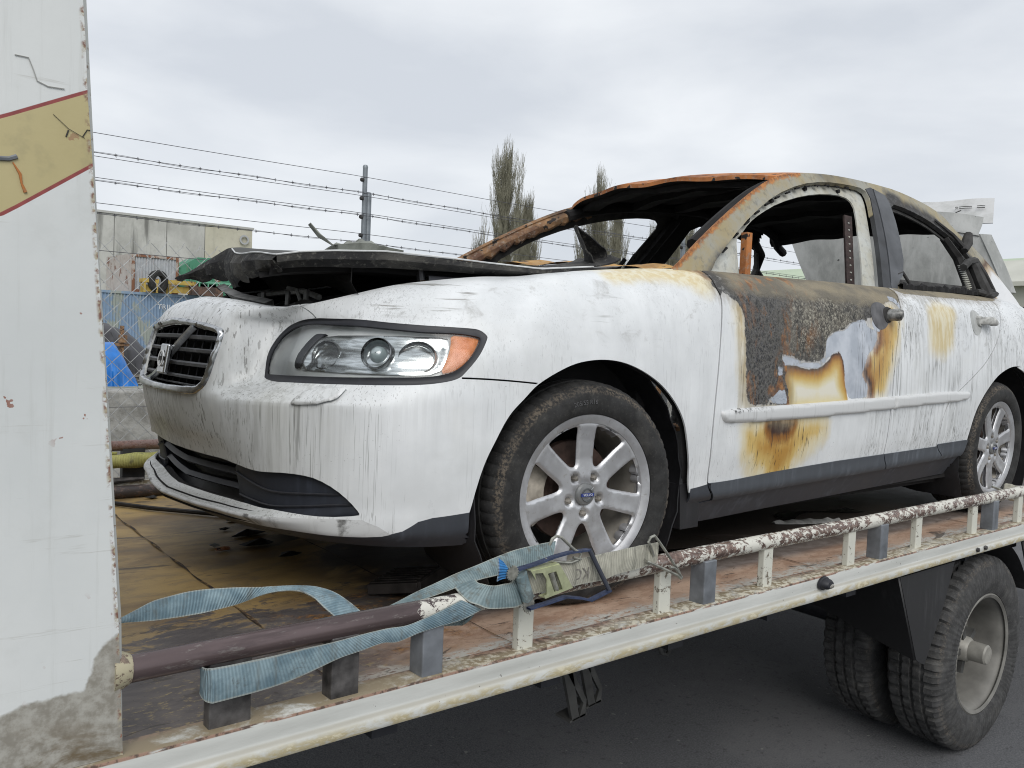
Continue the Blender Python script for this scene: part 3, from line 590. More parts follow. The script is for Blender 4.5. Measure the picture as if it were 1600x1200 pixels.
rdoor = skin_part('rear_door', 'door_r', M_PAINT, stained=True, label='rear door stained grey and yellow by smoke')
skin_part('door_cladding', 'clad_f', M_CLADL, fdoor, .006, .004); skin_part('door_cladding', 'clad_r', M_CLADL, rdoor, .006, .004)
skin_part('sill', 'sill', M_CLAD)
skin_part('rear_quarter_panel', 'quarter', M_PAINT, stained=True)
skin_part('rear_bumper', 'rbump', M_PAINT)
# black shell added behind the skin to block light at the panel gaps
v, t = submesh(V2, T2, owner != 'hole'); P = skin(v[:, 0], v[:, 1])-skin_n(v[:, 0], v[:, 1])*.024
obj('gap_backing', P, t, M_SOOT, car)
# the far side of the body
us = np.arange(FINE0, -UMAX, -.05); vv = np.linspace(0, VMAX-.001, 16); U, W = np.meshgrid(us, vv, indexing='ij'); P = skin(U.ravel(), W.ravel()); nv = len(vv)
F = [(i*nv+j, i*nv+j+1, (i+1)*nv+j+1, (i+1)*nv+j) for i in range(len(us)-1) for j in range(nv-1)]
c2 = np.array([[-(us[i]+us[i+1])/2, (vv[j]+vv[j+1])/2] for i in range(len(us)-1) for j in range(nv-1)]); hol = inside(c2, arch) | inside(c2, rarch)
o = obj('far_side_panel', P, [f for f, h_ in zip(F, hol) if not h_], M_PAINT, car); solid(o, .02, 0)

# raised or sunk patches on the skin
def patch(name, poly, mat, parent, fn, prof, thick=.006, hole=None, step=.010, label=None, close=False):
    """prof(distance from the outline) gives the height above the surface fn"""
    P = np.array(poly)[:, :2]; polys = [poly]+([hole] if hole else [])
    lo = P.min(0)-.004; hi = P.max(0)+.004
    inset = []
    v, t = cut(lo[0], hi[0], lo[1], hi[1], step, step, polys, step)
    c = v[t].mean(1); k = inside(c, poly)
    if hole: k &= ~inside(c, hole)
    v, t = submesh(v, t, k); d = np.maximum(sdf(v, poly), 0)
    if hole: d = np.minimum(d, np.abs(sdf(v, hole)))
    p = fn(v[:, 0], v[:, 1])+fn_n(fn, v)*prof(d)[:, None]
    o = obj(name, p, t, mat, parent, label=label)
    if thick: solid(o, thick)
    return o
def fn_n(fn, v):
    e = 2e-3; a = fn(v[:, 0]+e, v[:, 1])-fn(v[:, 0]-e, v[:, 1]); b = fn(v[:, 0], v[:, 1]+e)-fn(v[:, 0], v[:, 1]-e); n = np.cross(a, b); return n/np.maximum(np.linalg.norm(n, axis=1), 1e-9)[:, None]
def pill(h, r): return lambda d: h*np.sqrt(np.clip(1-(1-np.clip(d/r, 0, 1))**2, 0, 1))
mould = smoothp(H['mould'], 1)
def make_mould():
    m = Mat('moulding_plastic', .45); x, y, z = m.xyz(); n = m.noise((60, 60, 30), 5, .7); s = m.noise((90, 90, 2), 4)
    c = m.mix(m.mul(m.step(s, .55, .7), .4), (.60, .61, .61), (.33, .33, .32)); c = m.mix(m.mul(m.step(n, .50, .58), m.mul(m.step(x, .85, .60), m.mul(m.step(x, .56, .60), m.step(z, .512, .525)))), c, (.03, .03, .03)); m.col(c); return m.m
M_MOULD = make_mould()
cut_x = 3.046
mf = [p for p in mould if p[0] < cut_x]+[]; mr = [p for p in mould if p[0] >= cut_x+.006]
def clipx(poly, x, keep_less):
    out = []; n = len(poly)
    for i in range(n):
        a, b = poly[i], poly[(i+1) % n]; ia = (a[0] < x) == keep_less; ib = (b[0] < x) == keep_less
        if ia: out.append(a)
        if ia != ib: f = (x-a[0])/(b[0]-a[0]); out.append((x, a[1]+f*(b[1]-a[1])))
    return out
patch('door_moulding', clipx(mould, 3.044, True), M_MOULD, fdoor, skin, (lambda d: .013*np.sqrt(np.clip(1-(1-np.clip(d/.0055, 0, 1))**2, 0, 1))+.10*np.clip(d-.0055, 0, .008)), .01, step=.006)
patch('door_moulding', clipx(mould, 3.051, False), M_MOULD, rdoor, skin, (lambda d: .013*np.sqrt(np.clip(1-(1-np.clip(d/.0055, 0, 1))**2, 0, 1))+.10*np.clip(d-.0055, 0, .008)), .01, step=.006)
for sg in (1, -1):
    patch('headlight_washer_cover', smoothp([(sg*u, v) for u, v in H['washer']], 1), M_PAINT, car, skin, (lambda d: .007+.0045*np.sqrt(np.clip(1-(1-np.clip(d/.006, 0, 1))**2, 0, 1))), .008, step=.006)

# headlight: black surround, glass, reflectors and indicator
hl = patch('headlight', hl_o, M_BLACKP, car, skin, lambda d: -.001-.004*np.clip(d/.012, 0, 1), .006, hole=hl_i, step=.008)
def deep(k): return lambda u, v: skin(u, v)-skin_n(np.clip(u, -UMAX, UMAX), v)*k
patch('lens', grow(hl_i, .001), M_GLASS, hl, skin, lambda d: -.004+0*d, 0, step=.012)
patch('housing', grow(hl_o, -.001), M_HOUS, hl, deep(.026), lambda d: .018*np.clip(1-d/.02, 0, 1)**2, .002, step=.007)
amb = smoothp(H['amb'], 1)
patch('indicator', amb, M_AMBER, hl, deep(.012), pill(.004, .01), .004, step=.008)
def on_skin(u, v, k=0.):
    p = skin([u], [v])[0]; n = skin_n(np.array([u]), np.array([v]))[0]; return Vector(p-n*k), Vector(n)
# chrome tray between the lamps and the dark crescent on the inner side
tray = smoothp(H['tray'], 1)
patch('reflector_tray', tray, M_REFL, hl, deep(.020), lambda d: .010*np.sin(d*240)*.12-.003*np.clip(d/.02, 0, 1), .002, step=.007)
cres = smoothp(H['cres'], 1)
patch('bezel', cres, M_BLACKP, hl, deep(.017), pill(.004, .01), .004, step=.006)
def lampcan(u, v, r, k, lens, mat_ring, sq=1.0):
    p, n = on_skin(u, v, k); n = (Vector((-.80, -.60, .03))*.5+n*.5).normalized(); q = n.to_track_quat('Y', 'Z').to_matrix().to_4x4(); T = Matrix.Translation(p) @ q @ Matrix.Diagonal((sq, 1, 1, 1))
    b = MB().lathe([(r*1.0, .012), (r*1.06, .008), (r*1.06, -.03), (r*.98, -.02), (r*.93, .002), (r*.75, -.015), (r*.45, -.028), (.001, -.032)], 36, T); o = b.build('lamp_reflector', mat_ring, hl)
    if lens:
        MB().lathe([(.001, .012), (r*.30, .010), (r*.52, .002), (r*.60, -.010), (r*.62, -.02)], 30, T).build('projector_lens', M_PROJ, o)
M_PROJ = Mat('projector_glass', .05, 0, .8); M_PROJ.b.inputs['Base Color'].default_value = (.30, .36, .37, 1); M_PROJ.b.inputs['Coat Weight'].default_value = 1; M_PROJ = M_PROJ.m
LC = H['lampc']; lampcan(LC[1][0]+.004, LC[1][1], .038, .013, True, M_CHROME); lampcan(LC[2][0], LC[2][1], .040, .028, False, M_REFL, 1.15); lampcan(LC[0][0], LC[0][1], .036, .026, False, M_REFL, 1.1)
b = MB()
for u0, a0 in ((LC[4][0], .0),):
    rows = []
    for i in range(12):
        v_ = LC[4][1]+(LC[3][1]-LC[4][1])*i/11; bow = (LC[3][0]-LC[4][0])*i/11+.006*math.sin(math.pi*i/11)
        p, n = on_skin(u0+bow, v_, .03); q, _ = on_skin(u0+bow+.008, v_, .030); p2, _ = on_skin(u0+bow-.004, v_, .050); rows.append([p2, p, q])
    b.sheet(rows)
o = b.build('lamp_divider', M_CHROME, hl); solid(o, .003)
b = MB()
for i in range(26):
    v_ = .494+.0027*i
    for ua, ub in ((LC[4][0]+.02, LC[1][0]-.04), (.575, LC[4][0]-.01)):
        if ua < .6: ua = ua+.0012*(i-8)**2*.12
        b.tube([on_skin(ua+(ub-ua)*j/4, v_, .027)[0] for j in range(5)], .0007, 4)
b.build('fresnel_ribs', M_REFL, hl)

# grille: frame, slats, badge bar
gr = patch('grille', gr_out, M_CHROME, car, skin, pill(.011, .007), .02, hole=gr_in, step=.007)
patch('grille_back', grow(gr_in, .01), M_SOOT, gr, deep(.075), lambda d: 0*d, .003, step=.03)
def gfront(u, v, k): return on_skin(u, v, k)[0]
for i, v0 in enumerate((.545, .521, .497, .473, .451)):
    w = np.interp(v0, [.432, .45, .476, .517, .545, .567], [.22, .252, .272, .286, .289, .286])*1.05-.002
    rows = []
    for j in range(25):
        u = -w+2*w*j/24; a = gfront(u, v0+.0042, .012); bq = gfront(u, v0+.0012, .004); c = gfront(u, v0-.0035, .008); d = gfront(u, v0-.002, .050); e = gfront(u, v0+.005, .050); rows.append([a, bq, c, d, e, a])
    MB().sheet(rows).build('slat', M_SLAT, gr)
for j in range(1, 9):
    u = -.28+.56*j/9; MB().tube([gfront(u, .440+.125*q, .034) for q in np.linspace(0, 1, 6)], .003, 5).build('grille_core', M_BLACKP, gr)
b = MB(); n = 20; rows = []
for j in range(n):
    f_ = j/(n-1); u = -.145+.30*f_*1.0; v_ = .446+.116*f_; p = gfront(u, v_, .004); q = gfront(u, v_, -.010); w_ = Vector((0, 1, 1)).normalized()*.0075
    rows.append([p-w_*.9, q-w_*.55, q+w_*.55, p+w_*.9])
b.sheet(rows); o = b.build('badge_bar', M_CHROME, gr); solid(o, .004)
def badge_plate(w, h, t, M): return MB().box((-w, -t, -h), (w, t, h), M)
pc, _ = on_skin(.012, .500, -.012); Mb = Matrix.Translation(pc) @ Matrix.Rotation(R(-90), 4, 'Z') @ Matrix.Rotation(R(-9), 4, 'X')
bo = badge_plate(.033, .043, .008, Mb); em = bo.build('badge', M_CHROME, gr, smooth=False); bevel(em, .005, 3)
o = MB().lathe([(.024, -.010), (.024, -.013), (.019, -.013), (.019, -.010)], 28, Mb, close=True).build('badge_ring', M_HOUS, em)
o = MB().box((-.026, -.0125, -.006), (.026, -.009, .006), Mb).build('badge_band', M_SOOT2, em, smooth=False)

# lower intake
ib = patch('lower_intake', grow(intake, .012), M_BLACKP, car, deep(.085), lambda d: .02*np.clip(1-d/.03, 0, 1), .004, step=.02)
fog = smoothp([(.345, .171), (.352, .229), (.445, .235), (.573, .241), (.649, .242), (.697, .237), (.742, .221), (.778, .193), (.802, .160), (.80, .149), (.724, .140), (.655, .143), (.546, .158), (.42, .168)], 1)
fog = smoothp([(.345, tt_[-1][1]-.004), (.352, tt_[0][1]+.004)]+[tuple(q) for q in tt_[1:]], 1)
for sg in (1, -1): patch('fog_lamp_blank', [(sg*u, v_) for u, v_ in fog], M_DARKBLUE, ib, deep(.016), lambda d: -.004*np.clip(1-d/.01, 0, 1), .02, step=.012)
for v0, wr in ((.192, .36), (.208, .36), (.222, .36)):
    rows = []
    for j in range(31):
        u = -wr+2*wr*j/30; rows.append([gfront(u, v0+.004, .03), gfront(u, v0, .018), gfront(u, v0-.004, .03), gfront(u, v0-.001, .07), gfront(u, v0+.004, .03)])
    MB().sheet(rows).build('slat', M_BLACKP, ib)
for sg in (1, -1):
    for v0, ua, ub in ((.186, .36, .77), (.212, .36, .74)):
        MB().tube([gfront(sg*(ua+(ub-ua)*j/14), v0+.012*j/14*0-.010*math.sin(j/14*2.2), .0145) for j in range(15)], .0035, 6).build('ridge', M_BLACKP, ib)

# door handles
def handle(door, u, v, cup_col, burnt, stub=False):
    p, n = on_skin(u, v, 0)
    patch('handle_recess', smoothp([(u-(.075-.02*stub)+(.045+.012*stub)*math.cos(a)*1.2, v+.002+.052*math.sin(a)) for a in np.linspace(0, 2*math.pi, 14)[:-1]], 1), cup_col, door, skin, lambda d: .0015-.0*d, .004, step=.009)
    if stub: 
        h = MB().tube([p+Vector((.005, .006, 0)), p+Vector((.004, -.020, .002)), p+Vector((.010, -.040, .003)), p+Vector((.016, -.052, .0)), p+Vector((.018, -.056, 0))], [.024, .023, .024, .019, .004], 14).build('handle', burnt, door); MB().tube([p+Vector((.0, .004, .0)), p+Vector((.0, -.008, .0))], [.034, .029], 16).build('handle_seat', M_SOOT2, h); return
    b = MB(); b.tube([p+Vector((-.045, -.006, .0)), p+Vector((-.035, -.030, .003)), p+Vector((.0, -.040, .004)), p+Vector((.035, -.036, .0)), p+Vector((.050, -.012, -.004))], [.018, .020, .021, .019, .014], 12, flat=.75)
    h = b.build('handle', burnt, door)
    MB().tube([p+Vector((-.05, .004, .0)), p+Vector((-.05, -.014, .0))], [.026, .022], 14).build('handle_seat', burnt, h)
handle(fdoor, 3.000, .633, simple('cup_soot', (.10, .10, .105), .7, var=.5, scale=20), simple('blistered_handle', (.24, .24, .23), .5, .4, var=.8, scale=45, bump=.6), True)
handle(rdoor, 3.868, .628, simple('cup_grey', (.40, .41, .40), .6, var=.25, scale=20), simple('grey_handle', (.42, .42, .40), .6, .1, var=.45, scale=45, bump=.5))

# ---- side frames, pillars, door apertures
outer = [tuple(q) for q in G['outer']]
outer_s = [outer[0]]+smoothp(outer, 2, False)[1:]
silh = outer_s+[(3.47, .97), (3.3, 1.015), (2.9, 1.005), (2.25, .995), (1.56, .975), (.9, .955), (.55, .945), (.42, .945)]
o1 = smoothp([(.60, .93), (.60, .975)]+[tuple(q) for q in G['o1'][2:]]+[(1.69, .98), (1.68, .93)], 1)
o1in = smoothp([(.765, .93), (.765, .965)]+[tuple(q) for q in G['o1in'][1:]]+[(1.60, .99), (1.59, .93)], 1)
o2 = smoothp([tuple(q) for q in G['o2']], 1)
bs = [(1.992, 1.50)]+[tuple(q) for q in G['bsplit']]+[(1.755, .98)]
bgap = strip(dens(smoothp(bs[1:-1], 1, False), .03, False), .006)
pfront = [(1.916, 1.446), (1.975, 1.462), (1.988, 1.458), (1.921, 1.315), (1.77, 1.018), (1.75, .96), (1.66, .96), (1.702, 1.015), (1.775, 1.158), (1.851, 1.299), (1.915, 1.402)]
prear = [(1.988, 1.458), (2.075, 1.44), (2.083, 1.406), (2.04, 1.29), (1.934, 1.08), (1.822, 1.012), (1.80, .96), (1.75, .96), (1.77, 1.018), (1.921, 1.315)]
gv, gt = cut(.40, 3.5, .93, 1.52, .018, .018, [silh, o1, o2, bgap, [p for p in pfront], [p for p in prear]], .016)
gc = gv[gt].mean(1); kin = inside(gc, silh) & ~inside(gc, o1) & ~inside(gc, o2) & ~inside(gc, bgap); kf = inside(gc, pfront); kr = inside(gc, prear) & ~kf
RUSTL = outer_s[:max(1, int(len(outer_s)*.36))]
def frame_attrs(o, v):
    d = sdf(v, [p for p in outer_s if p[0] < 1.42], False); attr(o, 'rust', np.clip(.1+.013-d, 0, .3))
    s = np.maximum(sdf(v, [(.50, .90), (.57, .99), (.62, 1.03), (.75, 1.12), (.77, .90)]), sdf(v, [(2.06, 1.46), (2.1, 1.50), (2.6, 1.44), (2.80, 1.33), (3.02, 1.20), (3.07, 1.08), (3.03, 1.0), (1.8, .97), (1.8, 1.3)]))
    attr(o, 'soot', np.clip(s+.1-.02, 0, .3)); attr(o, 'white', np.clip(sdf(v, [(3.00, 1.17), (3.2, 1.22), (3.6, 1.10), (3.6, .8), (3.03, .8), (3.06, 1.06)])+.1, 0, .3))
def gpart(name, mask, mat, off=0., thick=.02, parent=car, mir=False, attrs=True, v_=None, t_=None):
    v, t = submesh(gv if v_ is None else v_, gt if t_ is None else t_, mask); P = gside(v[:, 0], v[:, 1]); P[:, 1] += off; F = t
    if mir: P = mirror(P); F = flip(t)
    o = obj(name, P, F, mat, parent)
    solid(o, thick, -1)
    if attrs: frame_attrs(o, v)
    return o
M_PILL = simple('burnt_pillar_black', (.035, .037, .042), .55, var=.5, scale=12); M_PILL2 = simple('grey_pillar_trim', (.075, .08, .088), .6, var=.4, scale=9)
gpart('side_frame', kin & ~kf & ~kr, M_FRAME); gpart('pillar_cover', kin & kf, M_PILL, -.004, attrs=False); gpart('pillar_cover', kin & kr, M_PILL2, -.006, attrs=False)
gpart('far_side_frame', kin & (gc[:, 0] < 1.22), M_RUSTIN, mir=True, attrs=False); gpart('far_side_frame', kin & (gc[:, 0] >= 1.22) & (gc[:, 0] < 2.66), M_SOOT, mir=True, attrs=False)
MB().tube([(2.60, 1.39, 1.37), (2.73, 1.42, 1.30), (2.80, 1.50, 1.215), (2.98, 1.535, 1.12), (3.16, 1.57, 1.03)], [.04, .034, .028, .030, .034], 8, flat=.7).build('far_rear_pillar', M_SOOT, car)
# inner flanges round the two openings
fl = [o1, o1in]
fv, ft = cut(.5, 2.1, .92, 1.5, .02, .02, [grow(o1, .008), o1in], .016); fc = fv[ft].mean(1); km = inside(fc, grow(o1, .008)) & ~inside(fc, o1in)
gpart('door_aperture', km & (fc[:, 1] > .96), M_FLANGE, .034, .006, v_=fv, t_=ft, attrs=False)
gpart('far_door_aperture', km & (fc[:, 1] > .96), M_SOOT2, .034, .006, mir=True, v_=fv, t_=ft, attrs=False)
o2in = grow(o2, -.028)
fv, ft = cut(1.75, 3.1, .98, 1.5, .02, .02, [grow(o2, .008), o2in], .016); fc = fv[ft].mean(1); km = inside(fc, grow(o2, .008)) & ~inside(fc, o2in)
gpart('rear_door_aperture', km, M_SOOT2, .03, .006, v_=fv, t_=ft, attrs=False)
for mir in (False, True):
    b = MB(); yy = lambda x, z, o_=.05: (gside(x, z)[0, 1]+o_)
    def gp(x, z, o_=.05):
        p = gside(x, z)[0]; p[1] += o_
        if mir: p[1] = 2*YC-p[1]
        return Vector(p)
    # sash bar between rear door glass and its quarter glass, twisted and sooty
    b.tube([gp(2.70, 1.00, .03), gp(2.74, 1.10, .03), gp(2.74, 1.22, .03), gp(2.67, 1.31, .03)], [.052, .044, .036, .030], 6, flat=.5)
    b.tube([gp(2.86, 1.02, .03), gp(2.80, 1.12, .0), gp(2.76, 1.20, .03)], [.02, .014, .012], 6)
    b.build('window_sash', M_SOOT2, car)
# burnt weatherstrip and rags of trim hanging at the rear window
o_ = MB().prism([gside(2.79, 1.235)[0]+(0, .035, 0), gside(2.80, 1.02)[0]+(0, .035, 0), gside(3.02, 1.055)[0]+(0, .03, 0), gside(2.97, 1.13)[0]+(0, .03, 0), gside(2.88, 1.20)[0]+(0, .03, 0)], (0, .012, 0)).build('quarter_light', M_SOOT, car, smooth=False)
def gq(x, z, o_=-.012): p = gside(x, z)[0]; p[1] += o_; return Vector(p)
MB().tube([gq(2.76, 1.255), gq(2.80, 1.30, -.03), gq(2.83, 1.345, -.05)], [.016, .028, .020], 8).build('burnt_window_trim', M_SOOT2, car)
MB().tube([gq(2.60, 1.155, -.02), gq(2.68, 1.19, -.03), gq(2.76, 1.20, -.03), gq(2.84, 1.14, -.03), gq(2.90, 1.06, -.03)], [.018, .018, .024, .018, .014], 7).build('burnt_window_trim', M_SOOT2, car)
MB().tube([gq(2.74, 1.18, -.03), gq(2.74, 1.10, -.03), gq(2.76, 1.03, -.03)], [.022, .028, .030], 7).build('burnt_window_trim', M_SOOT2, car)
MB().tube([gq(2.66, 1.045, -.02), gq(2.80, 1.035, -.03), gq(2.95, 1.05, -.03)], [.012, .022, .012], 7).build('burnt_window_trim', M_SOOT2, car)
MB().tube([gq(2.70, 1.055, -.03), gq(2.85, 1.06, -.035), gq(2.98, 1.055, -.03)], [.006, .010, .008], 6).build('burnt_window_trim', M_SOOT2, car)
MB().tube([gq(2.77, 1.27, -.015), gq(2.70, 1.33, -.012), gq(2.55, 1.385, -.01)], [.012, .009, .006], 6).build('burnt_window_trim', M_SOOT2, car)
MB().tube([gq(1.86, 1.06, -.0), gq(1.92, 1.075, -.0), gq(1.95, 1.03, -.0)], .007, 6).build('burnt_window_trim', M_SOOT2, car)
rows = []; rs_ = np.random.RandomState(3)
for i in range(70):
    x = 1.83+.86*i/69; z = np.interp(x, [1.8, 2.66], [1.004, 1.036]); p = gq(x, z, -.012); h_ = .006+.018*rs_.rand(); w_ = .004+.010*rs_.rand(); rows.append([p+Vector((0, -w_, -.010)), p+Vector((0, -w_, h_*.7)), p+Vector((0, 0, h_)), p+Vector((0, .02, 0))])
MB().sheet(rows).build('charred_window_seal', M_SOOT, car)
for k_, (x, z) in enumerate(((.93, 1.185), (1.13, 1.28), (1.42, 1.372), (1.70, 1.405))):      # bolt holes in the flange
    p = gside(x, z)[0]; MB().tube([(x, p[1]+.020, z), (x, p[1]+.032, z)], .008, 10).build('bolt_hole', M_SOOT, car)
for k_ in range(13):
    f_ = k_/12; x = .72+1.05*f_; z = np.interp(x, [q[0] for q in o1 if q[0] < 1.8 and q[1] > .97 and q[0] < 1.79][:26][::1] if False else [.66, .80, .95, 1.12, 1.35, 1.56, 1.78], [1.02, 1.118, 1.21, 1.295, 1.378, 1.422, 1.443])-.012; p = gside(x, z)[0]
    MB().box((-.014, -.004, -.003), (.014, .004, .003), Matrix.Translation((x, p[1]+.012, z)) @ Matrix.Rotation(-math.atan2(.75*(1-f_)**1.0, 1), 4, 'Y')).build('seal_clip', M_SOOT, car, False)
# spring hanging in the rear window
b = MB(); P_ = []
for i in range(140):
    a = i/140*2*math.pi*14; z = 1.17-.13*i/139; p = gq(2.63, z, .0); P_.append(p+Vector((.012*math.cos(a), .012*math.sin(a), 0)))
b.tube(P_, .0022, 4); b.build('coil_spring', M_FLANGE, car)

# ---- roof
edge = [p for p in outer_s if 1.19 < p[0] < 2.80]; ex = np.array([p[0] for p in edge]); ez = np.array([p[1] for p in edge])
ns, ntt = 40, 36
def roofpt(s, t, dz=0., dn=0.):
    x = 1.20+(2.78-1.20)*s; z = np.interp(x, ex, ez); y0 = gside(x, z)[0, 1]; q = 4*t*(1-t)
    X = x-.14*q**.8*(1-s)+.06*q*s; y = y0+(2*YC-2*y0)*t
    Z = z+.030*q-.010*math.sin(s*7+t*5)*q*.6+.006*math.sin(t*23+s*9)*q-(.02 if False else 0)
    return (X, y, Z+dz)
rows = [[roofpt(s/ns, t/ntt) for t in range(ntt+1)] for s in range(ns+1)]
MB().sheet([r[::-1] for r in rows]).build('roof', M_RUST, car)
rows2 = [[roofpt(s/ns, t/ntt, -.016-.020*abs(math.sin(s*.55))*min(1, 4*t/ntt*(1-t/ntt)*2)) for t in range(ntt+1)] for s in range(ns+1)]
MB().sheet(rows2).build('roof_lining', M_SOOT, car)
MB().sheet([[rows[0][t], rows2[0][t]] for t in range(ntt+1)]).build('roof_front_edge', M_RUST, car)
b = MB()
for k_ in range(6):    # header rail and cross ribs under the roof
    s = (.03, .22, .40, .58, .78, .97)[k_]
    b.sheet([[roofpt(s, t/ntt, -.03), roofpt(s+.004, t/ntt, -.062 if k_ else -.05), roofpt(min(1, s+.06), t/ntt, -.055), roofpt(min(1, s+.065), t/ntt, -.03)] for t in range(ntt+1)])
b.build('roof_rib', M_SOOT, car)
for mir in (False, True):   # inner rails beside the roof
    b = MB(); P_ = []
    for i in range(26):
        f_ = i/25; x = (1.15 if mir else .62)+(1.72 if mir else 2.25)*f_; z = np.interp(x, [p[0] for p in outer_s], [p[1] for p in outer_s])-.035; p = gside(x, z)[0]; y = p[1]+.055
        P_.append((x, 2*YC-y if mir else y, z))
    b.tube(P_, .030, 8, flat=.8).build('inner_roof_rail', M_SOOT, car)
# rear shelf, C pillars already in the frames
MB().sheet([[(x, y, 1.02+.01*math.sin(y*9)) for y in np.linspace(.2, 2*YC-.2, 12)] for x in (2.75, 2.95, 3.1)]).build('rear_shelf', M_SOOT2, car)

# ---- cabin remains
b = MB(); b.box((.35, .08, .18), (3.0, 2*YC-.08, .22)); b.box((.30, .12, .22), (.34, 2*YC-.12, .93)); b.box((2.55, .15, .22), (2.6, 2*YC-.15, .95)); b.build('cabin_floor', M_SOOT, car, smooth=False)
b = MB(); b.tube([(.62, .16, .88), (.62, 2*YC-.16, .88)], .03, 8); b.tube([(.78, .5, .86), (.95, .5, .95), (1.02, .5, .98)], .02, 8); b.build('dashboard_frame', M_RUSTIN, car)
b = MB(); b.tube([(1.07+.0*math.cos(a), .5+.18*math.cos(a), .93+.17*math.sin(a)) for a in np.linspace(0, 2*math.pi, 25)], .009, 6); b.build('steering_wheel_rim', M_SOOT2, car)
def seat(x, y):
    b = MB()
    for s in (-.20, .20):
        b.tube([(x, y+s, .42), (x+.12, y+s*.95, .70), (x+.22, y+s*.8, .93)], .018, 6)
    b.tube([(x+.22, y-.16, .93), (x+.235, y-.08, .955), (x+.235, y+.08, .955), (x+.22, y+.16, .93)], .018, 6)
    for k_ in range(7): b.tube([(x+.02*k_+.02, y-.19, .48+.07*k_), (x+.02*k_+.05, y, .48+.07*k_), (x+.02*k_+.02, y+.19, .48+.07*k_)], .004, 5)
    for s in (-.2, .2): b.tube([(x-.45, y+s, .38), (x, y+s, .40)], .02, 6)
    b.build('seat_frame', M_RUSTIN, car)
seat(1.45, .45); seat(1.45, 1.28)
b = MB(); b.box((.850, .150, .93), (.880, .175, 1.125)); b.build('door_mirror_bracket', M_RUST, car, smooth=False)
b = MB(); b.prism([(.60, .128, .955), (.60, .128, .985), (.80, .175, 1.115), (.82, .175, 1.115), (.82, .15, .955)], (0, .012, 0)); b.build('mirror_sail', M_FLANGE, car, smooth=False)
b = MB(); rows = []
for i in range(34):      # ragged inner flange left under the far pillar
    f_ = i/33; x = .55+.72*f_; z = np.interp(x, [p[0] for p in outer_s], [p[1] for p in outer_s]); y = 2*YC-gside(x, z)[0, 1]; w1 = .010*math.sin(i*1.9)+.006*math.sin(i*4.1)
    rows.append([(x, y, z-.012), (x+.012, y-.035, z-.022), (x+.014, y-.042, z-.032), (x+.022, y-.040, z-.050+w1*.7), (x+.026, y-.03, z-.060+w1*.7)])
o = b.sheet(rows).build('far_pillar_flange', M_RUSTIN, car); solid(o, .004, 0)
# B pillar post inside, pierced and rusty
b = MB(); b.sheet([[(1.60+.12*f_-.015, .20+.10*f_, 1.0+.30*f_), (1.62+.12*f_, .19+.10*f_, 1.0+.30*f_), (1.635+.12*f_, .22+.10*f_, 1.0+.30*f_)] for f_ in np.linspace(0, 1, 8)])
o = b.build('belt_pillar', simple('pillar_rust_dark', (.035, .022, .02), .8, var=.6, scale=40, bump=.5), car); solid(o, .01)
b = MB()
for i in range(9): b.tube([(1.61+.0125*i, .193+.0105*i, 1.02+.031*i), (1.61+.0125*i, .188+.0105*i, 1.02+.031*i)], .0035, 6)
b.build('pillar_hole', M_FLANGE, o)
# far door frame pieces seen through the windscreen
def far(x, z, o_=.05): p = gside(x, z)[0]; return Vector((x, 2*YC-p[1]-o_, z))
b = MB(); b.tube([far(1.66, 1.0), far(1.80, 1.2), far(1.90, 1.40)], [.05, .045, .05], 6, flat=.6)
b.tube([far(1.50, 1.0, .1), far(1.60, 1.17, .1)], .012, 5); b.tube([far(1.55, 1.0, .12), far(1.66, 1.2, .1)], .010, 5); b.build('far_belt_pillar', M_SOOT, car)
# cowl and windscreen base
MB().sheet([[(.37+.05*math.sin(math.pi*t)*-1+s*.14, .16+(2*YC-.32)*t, .955+.045*math.sin(math.pi*t)+.008*math.sin(t*31)+s*.02) for s in (0, .4, .7, 1)] for t in np.linspace(0, 1, 30)]).build('scuttle_panel', make_rust('ochre_rust', (.52, .30, .09), (.30, .16, .05), .1), car)

# ---- engine bay and bonnet
b = MB(); b.box((-.66, .30, .50), (.30, 1.43, .52)); b.box((-.02, .16, .50), (.30, .30, .85)); b.build('engine_bay', M_SOOT, car, smooth=False)
b = MB(); b.sheet([[(x, y, z), (x+.03, y+.01, z+.012), (x+.035, y+.01, z-.02)] for x, y, z in ((-.66, .66, .795), (-.675, .85, .815), (-.665, 1.0, .838), (-.63, 1.15, .858), (-.58, 1.30, .862), (-.53, 1.40, .855))]); rad = b.build('radiator_support', simple('grey_metal', (.18, .18, .175), .6, .4, var=.5, scale=25), car)
b = MB(); rs_ = np.random.RandomState(5)
for i in range(26):
    p = Vector((-.55+.35*rs_.rand(), .40+.9*rs_.rand(), .70+.10*rs_.rand())); q = p+Vector((.25*rs_.rand()-.1, .4*rs_.rand()-.2, .06*rs_.rand()-.03)); r_ = p.lerp(q, .5)+Vector((0, 0, .05*rs_.rand())); b.tube([p, r_, q], .006+.012*rs_.rand(), 6)
b.tube([(-.5, .42, .80), (-.52, .6, .79), (-.45, .8, .81)], .03, 8); b.box((-.45, .45, .6), (-.1, .9, .80)); b.build('engine_remains', M_SOOT, car)
b = MB(); b.tube([(-.57, .50, .815), (-.56, .62, .835), (-.55, .80, .835), (-.56, .95, .83)], .009, 6); b.tube([(-.60, .55, .80), (-.60, .58, .835), (-.62, .60, .84)], .006, 5)
for y in (.5, .62, .8, 1.0): b.tube([(-.61, y, .79), (-.60, y+.02, .83)], .008, 5)
b.build('lock_cable', simple('dull_metal', (.22, .22, .21), .5, .5, var=.5, scale=40), car)
near = [(-.748, .37, .905), (-.70, .34, .915), (-.631, .30, .922), (-.508, .26, .930), (-.338, .22, .927), (-.227, .20, .923), (-.058, .172, .920), (.10, .168, .938), (.25, .19, .955), (.36, .26, .97)]
